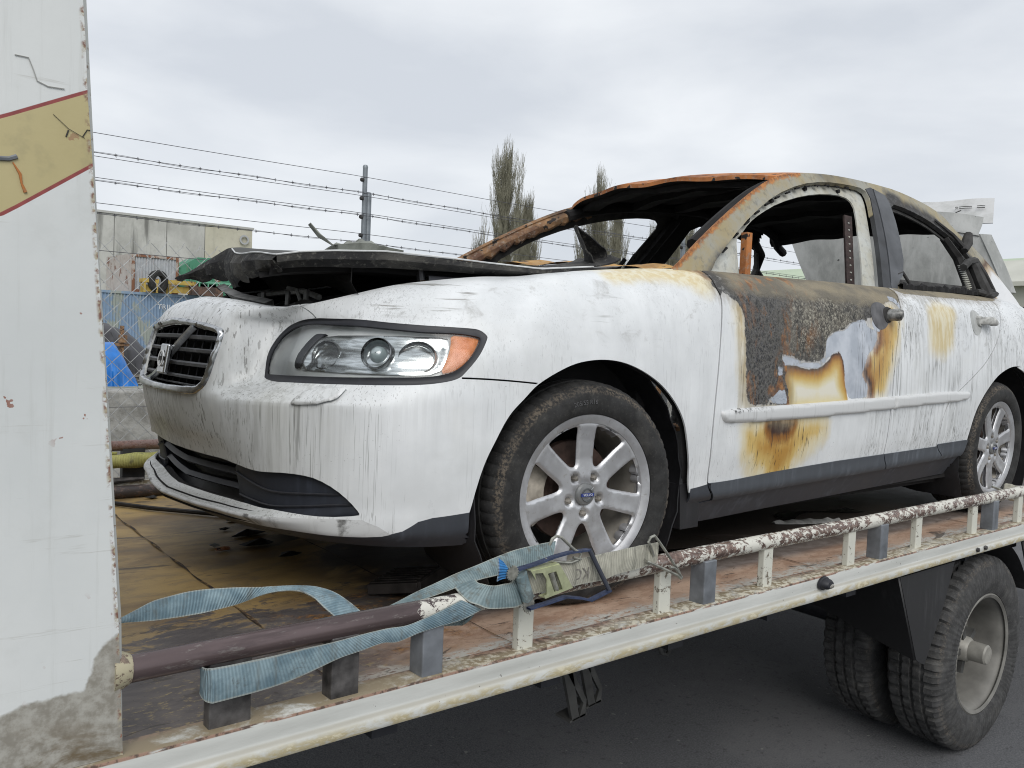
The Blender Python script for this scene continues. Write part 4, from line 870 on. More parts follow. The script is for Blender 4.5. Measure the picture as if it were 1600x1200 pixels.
frontx = [(0, -.748, .905), (.2, -.722, .922), (.5, -.672, .950), (.66, -.63, .972), (.74, -.615, .975), (.86, -.645, .94), (1, -.69, .888)]
hn = np.array(near); hs = np.r_[0, np.cumsum(np.linalg.norm(np.diff(hn, axis=0), axis=1))]; hs /= hs[-1]
fx = np.array(frontx)
def hoodpt(s, t, dz=0):
    n_ = np.array([np.interp(s, hs, hn[:, i]) for i in range(3)]); f0 = np.array([np.interp(t, fx[:, 0], fx[:, 1]), 0, np.interp(t, fx[:, 0], fx[:, 2])])
    y = n_[1]+(2*YC-2*n_[1])*t; w = (1-s)**1.6
    x = n_[0]+(f0[0]-hn[0, 0])*w-.04*4*t*(1-t)*(1-w)
    z = n_[2]+(f0[2]-hn[0, 2])*w+.012*4*t*(1-t)*(1-w)+.006*math.sin(s*17+t*11)*math.sin(t*3.1)
    return (x, y, z+dz)
hr = [[hoodpt(s, t) for t in np.linspace(0, 1, 40)] for s in np.linspace(0, 1, 44)]
bon = MB().sheet([r[::-1] for r in hr]).build('bonnet', M_HOODT, car)
MB().tube([Vector(hoodpt(0, t))+Vector((-.001, 0, .0025)) for t in np.linspace(.60, 0, 26)]+[Vector(hoodpt(s, 0))+Vector((0, -.001, .0025)) for s in np.linspace(.02, .80, 30)], .0022, 6).build('bonnet_rim', simple('bonnet_rim_white', (.60, .61, .61), .5, var=.3, scale=12), bon)
MB().sheet([[hoodpt(s, t, -.007-.0*t) for t in np.linspace(0, 1, 40)] for s in np.linspace(0, 1, 44)]).build('bonnet_underside', M_SOOT, bon)
rows = []
for i, t in enumerate(np.linspace(0, 1, 60)):
    p = Vector(hoodpt(0, t)); dn = np.interp(t, [0, .08, .3, .5, .60, .74, .86, 1], [.03, .045, .065, .085, .125, .098, .062, .008]); w1 = .006*math.sin(t*37)+.004*math.sin(t*83)
    rows.append([p, p+Vector((-.012+w1, 0, -dn*.35)), p+Vector((-.004+w1*1.5, 0, -dn*.7+w1)), p+Vector((.014+w1, 0, -dn-.006*math.sin(t*51)))])
MB().sheet(rows).build('bonnet_front_edge', M_HOODU, bon)
rows = []
for s in np.linspace(0, .93, 50):
    p = Vector(hoodpt(s, 0)); w1 = .003*math.sin(s*43); dn = np.interp(s, [0, .2, .5, .8, 1], [.034, .040, .028, .012, .004]); rows.append([p, p+Vector((0, -.003+w1, -dn*.5)), p+Vector((0, .022+w1, -dn))])
MB().sheet(rows).build('bonnet_side_edge', M_HOODU, bon)
rows = []
for s in np.linspace(.24, 1, 30):      # far side: black skirt added to block the sky under the bonnet
    p = Vector(hoodpt(s, 1)); rows.append([p, p+Vector((0, .004, -.05)), Vector((p.x, p.y-.01, .80))])
MB().sheet(rows).build('bonnet_side_edge', M_SOOT, bon)
rows = []
for t in np.linspace(.02, .62, 40):
    p = Vector(hoodpt(.16+.05*math.sin(t*9), t)); rows.append([p+Vector((0, 0, -.01)), p+Vector((-.01+.01*math.sin(t*31), 0, -.07-.012*math.sin(t*23))), p+Vector((.03, 0, -.115-.02*math.sin(t*17)))])
MB().sheet(rows).build('bonnet_inner_panel', M_SOOT, bon)
rows = []
for s in np.linspace(0, .85, 30):
    p = Vector(hoodpt(s, .04)); rows.append([p+Vector((0, 0, -.01)), p+Vector((0, .02, -.05)), p+Vector((0, .08, -.055)), p+Vector((0, .10, -.012))])
MB().sheet(rows).build('bonnet_frame_rail', M_SOOT, bon)
b = MB(); b.tube([(-.35, .30, .875), (-.20, .27, .875), (.0, .23, .875)], .014, 7); b.tube([(-.375, .30, .90), (-.37, .30, .87)], .012, 7); b.build('bonnet_hinge_strut', simple('strut_grey', (.10, .10, .11), .4, .5, var=.4), bon)
# torn skin curling up beside the windscreen and on the far side
cur = [[(.046, .25, .936), (.10, .24, .945), (.22, .235, .957), (.30, .24, .975), (.335, .25, 1.0)], [(.07, .30, .938), (.15, .29, .95), (.25, .285, .962), (.318, .29, .985), (.325, .29, 1.02)],
       [(.12, .34, .943), (.19, .33, .96), (.27, .33, .972), (.31, .335, 1.0), (.27, .33, 1.05)], [(.2, .38, .95), (.24, .37, .97), (.28, .37, .99), (.27, .37, 1.03), (.185, .36, 1.085)]]
bz = []
def bez(pts, n):
    pts = [Vector(p) for p in pts]; out = []
    for k_ in range(n):
        t = k_/(n-1); q = pts[:]
        while len(q) > 1: q = [a.lerp(b_, t) for a, b_ in zip(q, q[1:])]
        out.append(q[0])
    return out
Lc = [(.141, 1.073), (.160, 1.045), (.180, 1.015), (.205, .990), (.228, .968)]; Rc = [(.145, 1.072), (.215, 1.045), (.275, 1.024), (.302, 1.002), (.296, .978)]
Lc = np.array(smoothp(Lc, 2, False)); Rc = np.array(smoothp(Rc, 2, False)); rows = []
for i in range(len(Lc)):
    f_ = i/(len(Lc)-1); row = []
    for q in np.linspace(0, 1, 9):
        p = Lc[i]*(1-q)+Rc[i]*q; row.append((p[0], .25+.075*math.sin(math.pi*q)*f_**.7+.03*f_*q, p[1]+.006*math.sin(q*9+i)*f_))
    rows.append(row)
o = MB().sheet(rows).build('torn_bonnet_corner', M_HOODU, bon); solid(o, .004, 0)
rows = [[Vector((.306, .27, 1.0)), Vector((.312, .33, .99)), Vector((.30, .42, .985))]]
for f_ in np.linspace(0, 1, 14): x = .302-.262*f_; z = .984-.052*f_**.6; rows.append([Vector((x, .215-.01*f_, z)), Vector((x-.01, .29, z+.006+.004*math.sin(f_*9))), Vector((x-.01, .40, z+.010))])
o = MB().sheet(rows).build('torn_bonnet_corner', M_HOODU, bon); solid(o, .005, 0)
rows = []
for i in range(22):
    t = i/21; x = -.21+.27*t; z0 = 1.033+.006*t; hh = np.interp(t, [0, .15, .45, .7, 1], [.006, .016, .036, .018, .002]); rows.append([Vector((x, 1.12, z0-.02)), Vector((x-.01, 1.10, z0+hh*.5)), Vector((x, 1.16, z0+hh+.006*math.sin(i*1.7))), Vector((x+.02, 1.24, z0+hh*.6)), Vector((x, 1.28, z0-.02))])
b = MB().sheet(rows); b.sheet([[(-.285, 1.19, 1.112), (-.283, 1.21, 1.108)], [(-.25, 1.18, 1.075), (-.24, 1.22, 1.07)], [(-.19, 1.17, 1.03), (-.17, 1.22, 1.04)]]); o = b.build('torn_far_wing_skin', simple('ash_skin', (.19, .20, .175), .85, var=.45, scale=22, bump=.6), bon); solid(o, .004)

# ---- open boot lid behind the rear window
def lidpt(u, v):   # u across near to far, v up
    near_ = Vector((3.52, .36, 1.10)).lerp(Vector((3.50, .50, 1.435)), v); far_ = Vector((3.22, 1.34, 1.05)).lerp(Vector((3.20, 1.54, 1.452)), v)
    p = near_.lerp(far_, u); q = 4*u*(1-u); return p+Vector((-.05*q*(.3+.7*v), 0, .055*q*v))+Vector((.012*math.sin(u*9+v*4), 0, .004*math.sin(u*13)))
def make_lidmat():
    m = Mat('smoked_boot_lid', .6); n = m.noise((9, 9, 5), 6, .65, .3); s = m.noise((28, 28, 3), 5, .6); sp = m.noise(30, 4); z = m.xyz()[2]
    c = m.mix(m.step(n, .35, .68), (.27, .28, .27), (.40, .41, .40)); c = m.mix(m.mul(m.step(s, .52, .68), m.mul(m.step(z, 1.4, 1.15), .5)), c, (.52, .53, .52)); c = m.mix(m.step(sp, .70, .74), c, (.08, .08, .08)); m.col(c); m.bump(n, .3, .01); return m.m
LM = make_lidmat()
o = MB().sheet([[lidpt(u, v) for u in np.linspace(0, 1, 24)[::-1]] for v in np.linspace(0, 1, 16)]).build('boot_lid', LM, car); solid(o, .03, 1); lid = o
def tail(u, v):
    a_ = Vector((3.56, .455, 1.505)).lerp(Vector((3.36, 1.25, 1.52)), u); return a_+Vector((.05*v-.02*math.sin(math.pi*u), .02*v, .150*v*(1-.1*u)+.004*math.sin(u*14)*v))
wl = Mat('boot_tail_white', .5); n_ = wl.noise((7, 7, 14), 6, .65); wl.col(wl.mix(wl.step(n_, .42, .68), (.62, .63, .63), (.47, .48, .47))); WL = wl.m
o = MB().sheet([[tail(u, v) for u in np.linspace(0, .85, 22)[::-1]] for v in np.linspace(0, 1, 8)]).build('tail_panel', WL, lid); solid(o, .008, 1)
b = MB(); b.tube([tail(.40, .18), tail(.28, .22), tail(.24, .45), tail(.20, .55)], .003, 5); b.build('panel_crease', M_SOOT2, o)
b = MB()
for ua, ub in ((.13, .21), (.215, .235), (.05, .10)):
    for vv_ in (.60, .67): b.tube([tail(ua, vv_)+Vector((-.018, -.004, 0)), tail((ua+ub)/2, vv_+.01)+Vector((-.018, -.004, 0)), tail(ub, vv_+.005)+Vector((-.018, -.004, 0))], .0022, 5)
b.build('badge_trace', M_SOOT2, o)
b = MB(); b.sheet([[lidpt(0, v), lidpt(0, v)+Vector((.07, -.035, -.0))] for v in np.linspace(0, 1, 6)]); b.sheet([[lidpt(u, .97), lidpt(u, 1), lidpt(u, 1)+Vector((.035, 0, .05)), lidpt(u, 1)+Vector((.05, 0, .10))] for u in np.linspace(0, 1, 16)]); o2_ = b.build('lid_side', LM, lid); solid(o2_, .01)
for y in (.5, 1.25): MB().tube([(3.1, y, 1.0), (3.3, y, 1.02), (3.40, y, 1.15)], .012, 6).build('lid_hinge', M_SOOT2, lid)

# ---- arch liners and underbody
def liner(cx, r0, name='wheel_arch_liner'):
    rows = []
    for a in np.linspace(R(-32), R(212), 40):
        rows.append([(cx+(r0+dr+.005*math.sin(a*21))*math.cos(a), y, .305+(r0+dr)*math.sin(a)) for dr, y in ((.012, .022), (.018, .05), (.020, .12), (.02, .22), (.0, .33), (-.12, .34), (-.30, .35))])
    o = MB().sheet(rows).build(name, M_LINER, car); solid(o, .004, 0); return o
liner(.02, .375); liner(2.70, .385)
for mx_ in (0, 2.70):
    rows = [[(mx_+.02+.38*math.cos(a), 2*YC-y, .305+.38*math.sin(a)) for y in (.03, .3)] for a in np.linspace(R(-30), R(210), 20)]; MB().sheet(rows).build('wheel_arch_liner', M_LINER, car)
b = MB(); b.box((-.62, .22, .20), (-.42, 2*YC-.22, .30)); b.box((.42, .12, .155), (2.3, 2*YC-.12, .20)); b.box((-.42, .38, .16), (.42, 2*YC-.38, .34)); b.box((2.3, .38, .18), (3.4, 2*YC-.38, .34)); b.build('underbody', M_SOOT, car, smooth=False)
b = MB(); b.prism([(.415, .02, .16), (.405, .02, .30), (.50, .02, .30), (.50, .02, .16)], (0, .12, 0)); b.build('sill_end_flap', M_LINER, car, smooth=False)

# ---- wheels
def car_wheel(cx, cz, toe, camber, ang0, far=False, disc=True):
    """alloy wheel, outer face towards -y; origin at its hub"""
    cy = 2*YC if far else 0.; root_M = Matrix.Translation((cx, cy, cz)) @ Matrix.Rotation(math.pi if far else 0, 4, 'Z') @ Matrix.Rotation(toe, 4, 'Z') @ Matrix.Rotation(camber, 4, 'X') @ Matrix.Rotation(ang0, 4, 'Y')
    # spokes: a disc with seven windows
    wins = []
    for k_ in range(7):
        a0 = 2*math.pi*(k_+.5)/7+math.pi/2; pts = []
        for r_, hw in ((.086, .0085), (.100, .0165), (.12, .0255), (.15, .0385), (.172, .0485), (.186, .0515)): pts.append((r_, hw))
        L_ = [(r_*math.cos(a0)-hw*-math.sin(a0), r_*math.sin(a0)-hw*math.cos(a0)) for r_, hw in pts]; Rr = [(r_*math.cos(a0)+hw*-math.sin(a0), r_*math.sin(a0)+hw*math.cos(a0)) for r_, hw in pts[::-1]]
        top = [((.1955)*math.cos(a0+q_), .1955*math.sin(a0+q_)) for q_ in (.17, 0, -.17)]
        wins.append(smoothp([(.082*math.cos(a0), .082*math.sin(a0))]+Rr[::-1][:0]+[p for p in L_]+top+Rr, 1))
    rim_o = [(.203*math.cos(a), .203*math.sin(a)) for a in np.linspace(0, 2*math.pi, 97)[:-1]]
    wins = [smoothp(w, 2) for w in wins]; wi2 = [grow(w, .005) for w in wins]; v, t = cut(-.21, .21, -.21, .21, .006, .006, [rim_o]+wins+wi2, .005); c = v[t].mean(1); k = inside(c, rim_o)
    for w in wins: k &= ~inside(c, w)
    v, t = submesh(v, t, k); dd = np.full(len(v), 1.)
    for w in wins: dd = np.minimum(dd, np.maximum(-sdf(v, w), 0))
    r = np.hypot(v[:, 0], v[:, 1]); y = np.interp(r, [0, .030, .045, .07, .10, .15, .19, .203], [.020, .020, .014, .016, .018, .016, .010, .012])
    y = y+.007*(1-np.clip(dd/.0052, 0, 1))
    lug = np.full(len(v), 1.)
    for k_ in range(5):
        a = 2*math.pi*k_/5-math.pi/2; lug = np.minimum(lug, np.hypot(v[:, 0]-.054*math.cos(a), v[:, 1]-.054*math.sin(a)))
    y = np.where(lug < .0145, y+.014*(1-np.clip((lug-.011)/.0035, 0, 1)), y)
    V = np.stack([v[:, 0], y, v[:, 1]], 1)
    wheel = obj('wheel', V, t, M_ALLOY, None); solid(wheel, .026); wheel.parent = car
    wheel.matrix_parent_inverse = wm(car).inverted(); wheel.matrix_basis = root_M
    def sub(name, b, mat, par=wheel, smooth=True): o = b.build(name, mat, par, smooth, local=True); return o
    sub('rim', MB().lathe([(.1945, .030), (.1945, .014), (.197, .0085), (.203, .0055), (.211, .002), (.2205, .000), (.2225, .004), (.220, .012), (.207, .018), (.203, .03), (.196, .06), (.192, .10), (.192, .175), (.205, .185)], 96), M_ALLOY)
    sub('rim_barrel', MB().lathe([(.2015, .019), (.1935, .05), (.188, .10), (.188, .18)], 72), M_BARREL)
    # tyre with circumferential and sipe grooves
    prof = [(.2215, .006), (.2225, -.002), (.228, -.007), (.243, -.013), (.262, -.014), (.279, -.010), (.292, -.002), (.301, .008), (.307, .020)]
    prof += [(.3095, .030), (.3105, .048), (.304, .049), (.304, .056), (.3115, .057), (.312, .082), (.305, .083), (.305, .091), (.3125, .092), (.3125, .112), (.305, .113), (.305, .121), (.312, .122), (.3105, .150), (.304, .151), (.304, .158), (.3095, .159), (.306, .182), (.296, .200), (.27, .212), (.235, .208), (.2215, .195)]
    n = 240; b = MB(); V = []; K = len(prof)
    for i in range(n):
        a = 2*math.pi*i/n; fl = 1-.0
        for j, (r_, y_) in enumerate(prof):
            rr = r_
            if 6 <= j <= 10 and i % 4 == 0: rr -= .0035
            if (K-8) <= j <= (K-5) and i % 4 == 0: rr -= .0035
            zz = rr*math.sin(a-ang0); px_, pz_ = rr*math.cos(a), rr*math.sin(a)
            if zz < -.303:                      # flattened where it stands on the deck
                dz_ = -.303-zz; px_ += dz_*math.sin(-ang0)*-1*-1; pz_ += dz_*math.cos(ang0)
            V.append((px_, y_, pz_))
    F = [(i*K+j, ((i+1) % n)*K+j, ((i+1) % n)*K+j+1, i*K+j+1) for i in range(n) for j in range(K-1)]
    b.add(V, F); ty = b.build('tyre', M_TYRE, wheel, local=True)
    sub('centre_cap', MB().lathe([(.001, .004), (.018, .0045), (.027, .007), (.031, .012), (.031, .022)], 40), simple('grey_cap', (.22, .225, .225), .4, .5, var=.15))
    cap = wheel.children[-1]
    b = MB().lathe([(.0185, .0035), (.0185, .0015), (.0150, .0015), (.0150, .0035)], 36, close=True); b.tube([(.0125, .002, .0125), (.019, .0015, .019)], .0014, 5); sub('cap_ring', b, M_CHROME, cap)
    Q = Matrix.Rotation(-ang0, 4, 'Y')
    sub('cap_band', MB().box((-.021, .0005, -.0045), (.021, .004, .0045), Q), M_BLUE, cap, False)
    tv, tf = tree_text('VOLVO', .0095, ext=.0005); Vt = [Q @ Vector((p.x, -.0002+p.z*-1, p.y)) for p in tv]; sub('cap_lettering', MB().add(Vt, tf), M_WHITEF, cap, False)
    for k_ in range(5):
        a = 2*math.pi*k_/5-math.pi/2; sub('lug_nut', MB().lathe([(.001, -.001), (.006, .000), (.0085, .004), (.0085, .030)], 6, Matrix.Translation((.054*math.cos(a), .012, .054*math.sin(a)))), simple('nut_steel', (.27, .25, .22), .5, .6, var=.4) if k_ == 0 else bpy.data.materials['nut_steel'])
    if disc:
        sub('brake_disc', MB().lathe([(.03, .075), (.07, .075), (.075, .085), (.139, .085), (.140, .088), (.140, .108), (.07, .11)], 60), M_DISC)
        Qb = Matrix.Rotation(-ang0, 4, 'Y'); b = MB(); rows = []
        for a in np.linspace(R(150), R(212), 12): rows.append([Qb @ Vector((r_*math.cos(a), y_, r_*math.sin(a))) for r_, y_ in ((.105, .062), (.165, .058), (.172, .075), (.172, .12), (.105, .12), (.105, .062))])
        b.sheet(rows); sub('caliper', b, M_CALIPER)
    return wheel, ty
w1, ty1 = car_wheel(0, .305, -.118, .0, 0.0)
w2, ty2 = car_wheel(2.64, .305, .02, .03, R(23))
car_wheel(0, .305, .118, 0, 0, far=True, disc=False); car_wheel(2.64, .305, 0, 0, 0, far=True, disc=False)
# size marking moulded on the front tyre
def tyre_text(s, a_mid, r, size, par):
    tv, tf = tree_text(s, size, ext=.0006); V = []
    for p in tv:
        a = a_mid-p.x/r; rr = r+p.y; V.append((rr*math.cos(a), -.0150-p.z, rr*math.sin(a)))
    MB().add(V, tf).build('sidewall_lettering', simple('rubber_letters', (.085, .085, .088), .7, var=.1), par, False, local=True)
tyre_text('205/55 R16', R(97), .256, .017, ty1)
# ---------------------------------------------------------------- the tow truck
GZ = -.885
truck = thing('tow_truck', 'flatbed tow truck carrying the burnt car, chipped white side rail and dual rear wheels', 'tow truck', (1.5, 1.0, GZ))
def make_deck():
    m = Mat('worn_deck_paint', .55); x, y, z = m.xyz()
    a = m.noise((2.0, 4.5, 6), 6, .62, .3); b = m.noise((8, 15, 10), 8, .74, .5); f = m.noise((40, 70, 40), 6, .72); k = m.noise((1.5, 2.4, 2), 5, .6, .6, (3, 3, 3))
    och = m.mix(m.step(a, .32, .62), (.20, .13, .06), (.47, .32, .125)); och = m.mix(m.mul(m.step(b, .48, .64), .45), och, (.20, .17, .13))
    drk = m.mix(m.step(b, .35, .7), (.085, .075, .075), (.17, .15, .14)); drk = m.mix(m.mul(m.step(f, .52, .66), m.step(k, .42, .52)), drk, (.33, .26, .14))
    sal = m.mix(m.step(b, .36, .62), (.40, .245, .165), (.58, .41, .30)); sal = m.mix(m.step(f, .56, .68), sal, (.30, .20, .14))
    far = m.mix(m.step(b, .4, .65), (.17, .135, .115), (.29, .25, .225))
    c = m.mix(m.step(m.add(y, m.mul(m.math('SUBTRACT', b, .5), 1.1)), .36, .46), drk, och)
    xs = m.step(m.add(x, m.mul(m.math('SUBTRACT', k, .5), .8)), -.75, -.45); c = m.mix(m.mul(xs, m.step(y, .12, .02)), c, sal)
    c = m.mix(m.step(m.add(x, m.mul(m.math('SUBTRACT', k, .5), .5)), .1, .6), c, m.mix(m.step(y, .05, -.02), far, sal))
    wt = m.mul(m.step(m.add(y, m.mul(m.math('SUBTRACT', b, .5), .24)), -.06, -.115), m.step(x, -1.0, -.5)); c = m.mix(m.mul(wt, m.step(f, .40, .50)), c, (.62, .60, .54))
    # oil and soot on the floor, darker and denser under the car
    st = m.mul(m.step(m.add(k, m.mul(m.step(x, -.45, -.1), .14)), .42, .50), m.mul(m.step(x, -.60, -.36), m.step(y, .02, .16))); c = m.mix(m.mul(st, .88), c, (.035, .026, .02))
    rs = m.mul(m.step(m.noise((8, 8, 8), 6, .7, .5, (1, 9, 2)), .48, .60), m.mul(m.step(m.math('ABSOLUTE', m.add(x, .53)), .26, .12), m.step(m.math('ABSOLUTE', m.add(y, -.18)), .30, .16))); c = m.mix(m.mul(rs, .9), c, m.mix(m.step(f, .42, .6), (.05, .03, .015), (.42, .19, .035)))
    bs_ = m.math('MAXIMUM', m.step(m.noise((3, 7, 5), 6, .7, .8, (6, 1, 4)), .59, .64), m.mul(m.step(m.noise((9, 22, 12), 7, .75, .8, (2, 8, 4)), .60, .63), m.step(y, .9, .1))); c = m.mix(m.mul(bs_, .75), c, (.06, .05, .042))
    sp = m.step(m.noise(120, 2, .5, 0, (2, 2, 9)), .735, .75); c = m.mix(sp, c, (.03, .025, .02))
    m.col(c); m.rough(m.add(.38, m.mul(b, .35))); m.bump(m.add(b, m.mul(f, .4)), .25, .006); return m.m
M_DECK = make_deck()
b = MB(); nx, ny = 60, 24
b.sheet([[(-1.30+6.3*i/nx, y, .0005*math.sin(i*.8)) for y in np.linspace(-.198, 2.16, ny)] for i in range(nx+1)]); dk = b.build('deck', M_DECK, truck); solid(dk, .01, -1)
ms_ = Mat('seam_rust', .8); sn = ms_.noise((30, 14, 30), 6, .75); ms_.col(ms_.mix(ms_.step(sn, .50, .56), (.045, .028, .02), (.22, .14, .06)))
for x, w in ((-.80, .010), (-.35, .005), (.95, .005), (2.25, .005), (3.4, .005)): MB().sheet([[(x+.002*math.sin(y*31), y, .0035), (x+w*(.6+.4*math.sin(y*23+x)), y, .0035)] for y in np.linspace(-.19, 2.15, 60)]).build('deck_seam', ms_.m, dk)
def make_beam():
    m = Mat('off_white_beam', .5); x, y, z = m.xyz(); a = m.noise((3, 3, 30), 5, .6); b = m.noise((14, 14, 40), 6, .7, .3); f = m.noise(70, 4, .6)
    c = m.mix(m.step(a, .3, .7), (.50, .51, .48), (.62, .63, .60))
    low = m.step(z, -.012, -.030); c = m.mix(m.mul(low, m.step(b, .38, .58)), c, (.44, .38, .23)); c = m.mix(m.mul(m.mul(low, m.step(b, .56, .64)), .8), c, (.66, .62, .48))
    top = m.step(z, .0285, .0315); c = m.mix(m.mul(top, m.step(b, .30, .52)), c, (.25, .205, .135)); c = m.mix(m.mul(m.mul(top, m.step(f, .48, .58)), m.step(x, -.9, -.3)), c, (.56, .53, .43))
    edge = m.mul(m.step(m.math('ABSOLUTE', m.add(z, -.029)), .0035, .0015), m.step(m.noise((10, 10, 60), 5, .65), .40, .5)); c = m.mix(edge, c, m.mix(m.step(f, .4, .55), (.10, .065, .05), (.30, .19, .14)))
    ln = m.mul(m.step(m.math('ABSOLUTE', m.add(z, .0125)), .006, .001), .45); c = m.mix(ln, c, (.28, .24, .16))  # shade line of the groove painted into the colour
    c = m.mix(m.step(f, .70, .73), c, (.06, .05, .04)); m.col(c); m.bump(b, .15, .004); return m.m
M_BEAM = make_beam()
yb = -.251
prof = [(-.192, .031), (-.246, .0335), (yb, .031), (yb-.0015, .026), (yb-.0005, .010), (yb+.001, -.004), (yb+.0005, -.010), (yb-.004, -.016), (yb-.0065, -.024), (yb-.007, -.036), (yb-.004, -.0415), (yb+.01, -.043), (-.215, -.041), (-.21, -.005), (-.192, -.005)]
rows = [[(x, y, z+.0008*math.sin(x*5)) for y, z in prof] for x in np.linspace(-2.6, 5.2, 80)]
o = MB().sheet([r[::-1] for r in rows]).build('side_beam', M_BEAM, truck); solid(o, .003)
def make_chip(name, base, under, x0=None, th=.5):
    m = Mat(name, .55); x, y, z = m.xyz(); a = m.noise((42, 55, 55), 7, .75, .4); k = m.noise((5, 5, 5), 4); b = m.noise(90, 4)
    un = m.mix(m.step(b, .4, .65), under, tuple(v*1.7 for v in under)); t = m.add(a, m.mul(m.math('SUBTRACT', k, .5), .5))
    if x0 is not None: t = m.add(m.math('MINIMUM', t, .75), m.mul(m.step(x, x0[1], x0[0]), .9)); un = m.mix(m.step(m.noise((1.5, 9, 9), 4), .3, .7), under, tuple(v*1.7 for v in under)); un = m.mix(m.step(x, -.55, -.35), un, m.mix(m.step(b, .4, .65), (.13, .085, .07), (.27, .19, .155))); un = m.mix(m.mul(m.step(m.noise((14, 60, 60), 6, .75), .56, .66), .6), un, (.30, .28, .26)); un = m.mix(m.mul(m.step(m.noise((3, 20, 20), 5, .7, 0, (5, 5, 5)), .55, .66), .35), un, (.04, .03, .03))
    c = m.mix(m.step(t, th, th+.03), base, un); m.col(c); m.rough(m.mix(m.step(t, th, th+.03), (.5, .5, .5), (.27, .27, .27))); m.metal(m.mul(m.step(t, th, th+.03), .5 if x0 is not None else 0.)); m.bump(m.step(t, th+.03, th), .4, .002); return m.m
M_RAIL = make_chip('chipped_white_rail_paint', (.60, .59, .53), (.088, .066, .066), (-.76, -.66), .50)
M_POSTW = make_chip('chipped_white_post_paint', (.60, .60, .53), (.16, .14, .11), None, .60)
M_POSTG = simple('galvanised_grey', (.20, .215, .235), .5, .35, var=.35, scale=16); M_POSTD = simple('weathered_steel', (.095, .09, .088), .5, .4, var=.7, scale=28)
rp = [(x, -.221+.0015*math.sin(x*3.1), .1615+.001*math.sin(x*5)) for x in np.linspace(-1.245, 5.2, 70)]
MB().tube(rp, .0225, 20).build('side_rail', M_RAIL, truck)
o = MB().tube([(-1.25, -.221, .163), (-1.235, -.221, .163), (-1.222, -.221, .162)], [.034, .031, .024], 12).build('rail_weld', make_chip('weld', (.42, .38, .26), (.16, .12, .09)), truck)
def post(x, w, d, mat, top=.150):
    b = MB().box((x-w/2, -.221-d/2, .030), (x+w/2, -.221+d/2, top)); o = b.build('rail_post', mat, truck, smooth=False); bevel(o, .003)
for x in (-.397, .066, .514, .974, 1.430, 1.891, 2.333, 2.79, 3.25, 3.7, 4.16): post(x, .044, .022, M_POSTW)
for x in (-.652, .231, 1.157, 2.051, 2.96, 3.85): post(x, .050, .050, M_POSTG)
post(-1.061, .074, .030, M_POSTD); post(-.845, .058, .040, M_POSTD)
# marker lamp
o = MB().lathe([(.001, -.022), (.014, -.020), (.020, -.012), (.022, .0), (.026, .002), (.026, .008)], 20, Matrix.Translation((.773, -.262, .010)) @ Matrix.Diagonal((1.15, 1, .8, 1))).build('marker_lamp', M_BLACKP, truck)
MB().lathe([(.001, -.024), (.009, -.022), (.013, -.018)], 16, Matrix.Translation((.778, -.262, .006)) @ Matrix.Diagonal((1.2, 1, .7, 1))).build('lamp_lens', simple('smoky_lens', (.26, .25, .22), .3, var=.3), o)
for x in (1.86, 1.93): MB().lathe([(.001, -.010), (.008, -.008), (.009, 0)], 8, Matrix.Translation((x, -.259, -.022))).build('bolt_head', M_POSTD, truck)
# headboard wing panel with its stripe
pe = [(-1.322, 1.43), (-1.308, 1.193), (-1.304, 1.138), (-1.300, 1.055), (-1.292, .957), (-1.283, .819), (-1.272, .664), (-1.263, .525), (-1.253, .373), (-1.245, .239), (-1.238, .071), (-1.236, .034)]
pan = [(-2.3, 1.9), (-1.345, 1.9)]+pe+[(-2.3, .034)]
def make_panel():
    m = Mat('headboard_paint', .42); x, y, z = m.xyz(); a = m.noise((3, 3, 2), 5, .6); b = m.noise(45, 5, .65); w = m.math('SUBTRACT', m.noise((9, 9, 9), 5, .7), .5); f = m.noise(160, 3)
    c = m.mix(m.step(a, .3, .7), (.60, .625, .62), (.68, .70, .69)); c = m.mix(m.mul(m.step(m.noise((60, 1, 2.5), 5, .65), .54, .70), .22), c, (.40, .41, .38)); c = m.mix(m.mul(m.step(m.noise((2.5, 1, 50), 5, .7, .5, (3, 3, 3)), .62, .70), .35), c, (.36, .35, .31)); c = m.mix(m.mul(m.step(m.noise((7, 7, 7), 6, .7), .52, .72), .18), c, (.42, .43, .40))
    red = m.mix(m.step(b, .3, .7), (.22, .045, .045), (.30, .06, .055)); tan = m.mix(m.step(a, .3, .7), (.42, .36, .175), (.49, .425, .225)); tan = m.mix(m.mul(m.step(m.noise(9, 5, .7), .56, .7), .3), tan, (.27, .24, .14))
    d = m.math('SUBTRACT', m.at('stripe'), .5)
    c = m.mix(m.step(d, -.0045, -.0035), c, red); c = m.mix(m.step(d, .0006, .0014), c, tan)
    dt = m.add(m.math('SUBTRACT', m.at('dirt'), .5), m.mul(w, .035)); dirty = m.mix(m.step(b, .35, .65), (.25, .235, .20), (.40, .39, .35)); dirty = m.mix(m.mul(m.step(m.noise((6, 6, 12), 6, .7, .4, (3, 1, 2)), .50, .66), m.step(z, .14, .03)), dirty, (.13, .095, .05))
    c = m.mix(m.step(dt, 0, .006), c, dirty)
    sc = m.step(m.noise((1.6, 1, 2.2), 2, .3, 2.2, (4, 2, 1)), .5, .5005)
    ch = m.mul(m.step(m.noise(38, 3, .5, 0, (8, 3, 1)), .70, .71), m.step(m.noise(5, 2), .45, .6)); c = m.mix(ch, c, (.26, .10, .06))
    ed = m.mul(m.step(m.at('edge'), .008, .002), m.step(b, .45, .56)); c = m.mix(ed, c, m.mix(m.step(f, .4, .6), (.20, .10, .07), (.40, .36, .26)))
    m.col(c); m.bump(w, .12, .006); return m.m
v, t = cut(-2.3, -1.236, .034, 1.9, .03, .03, [pan], .02); k = inside(v[t].mean(1), pan); v, t = submesh(v, t, k)
ys = -.2455
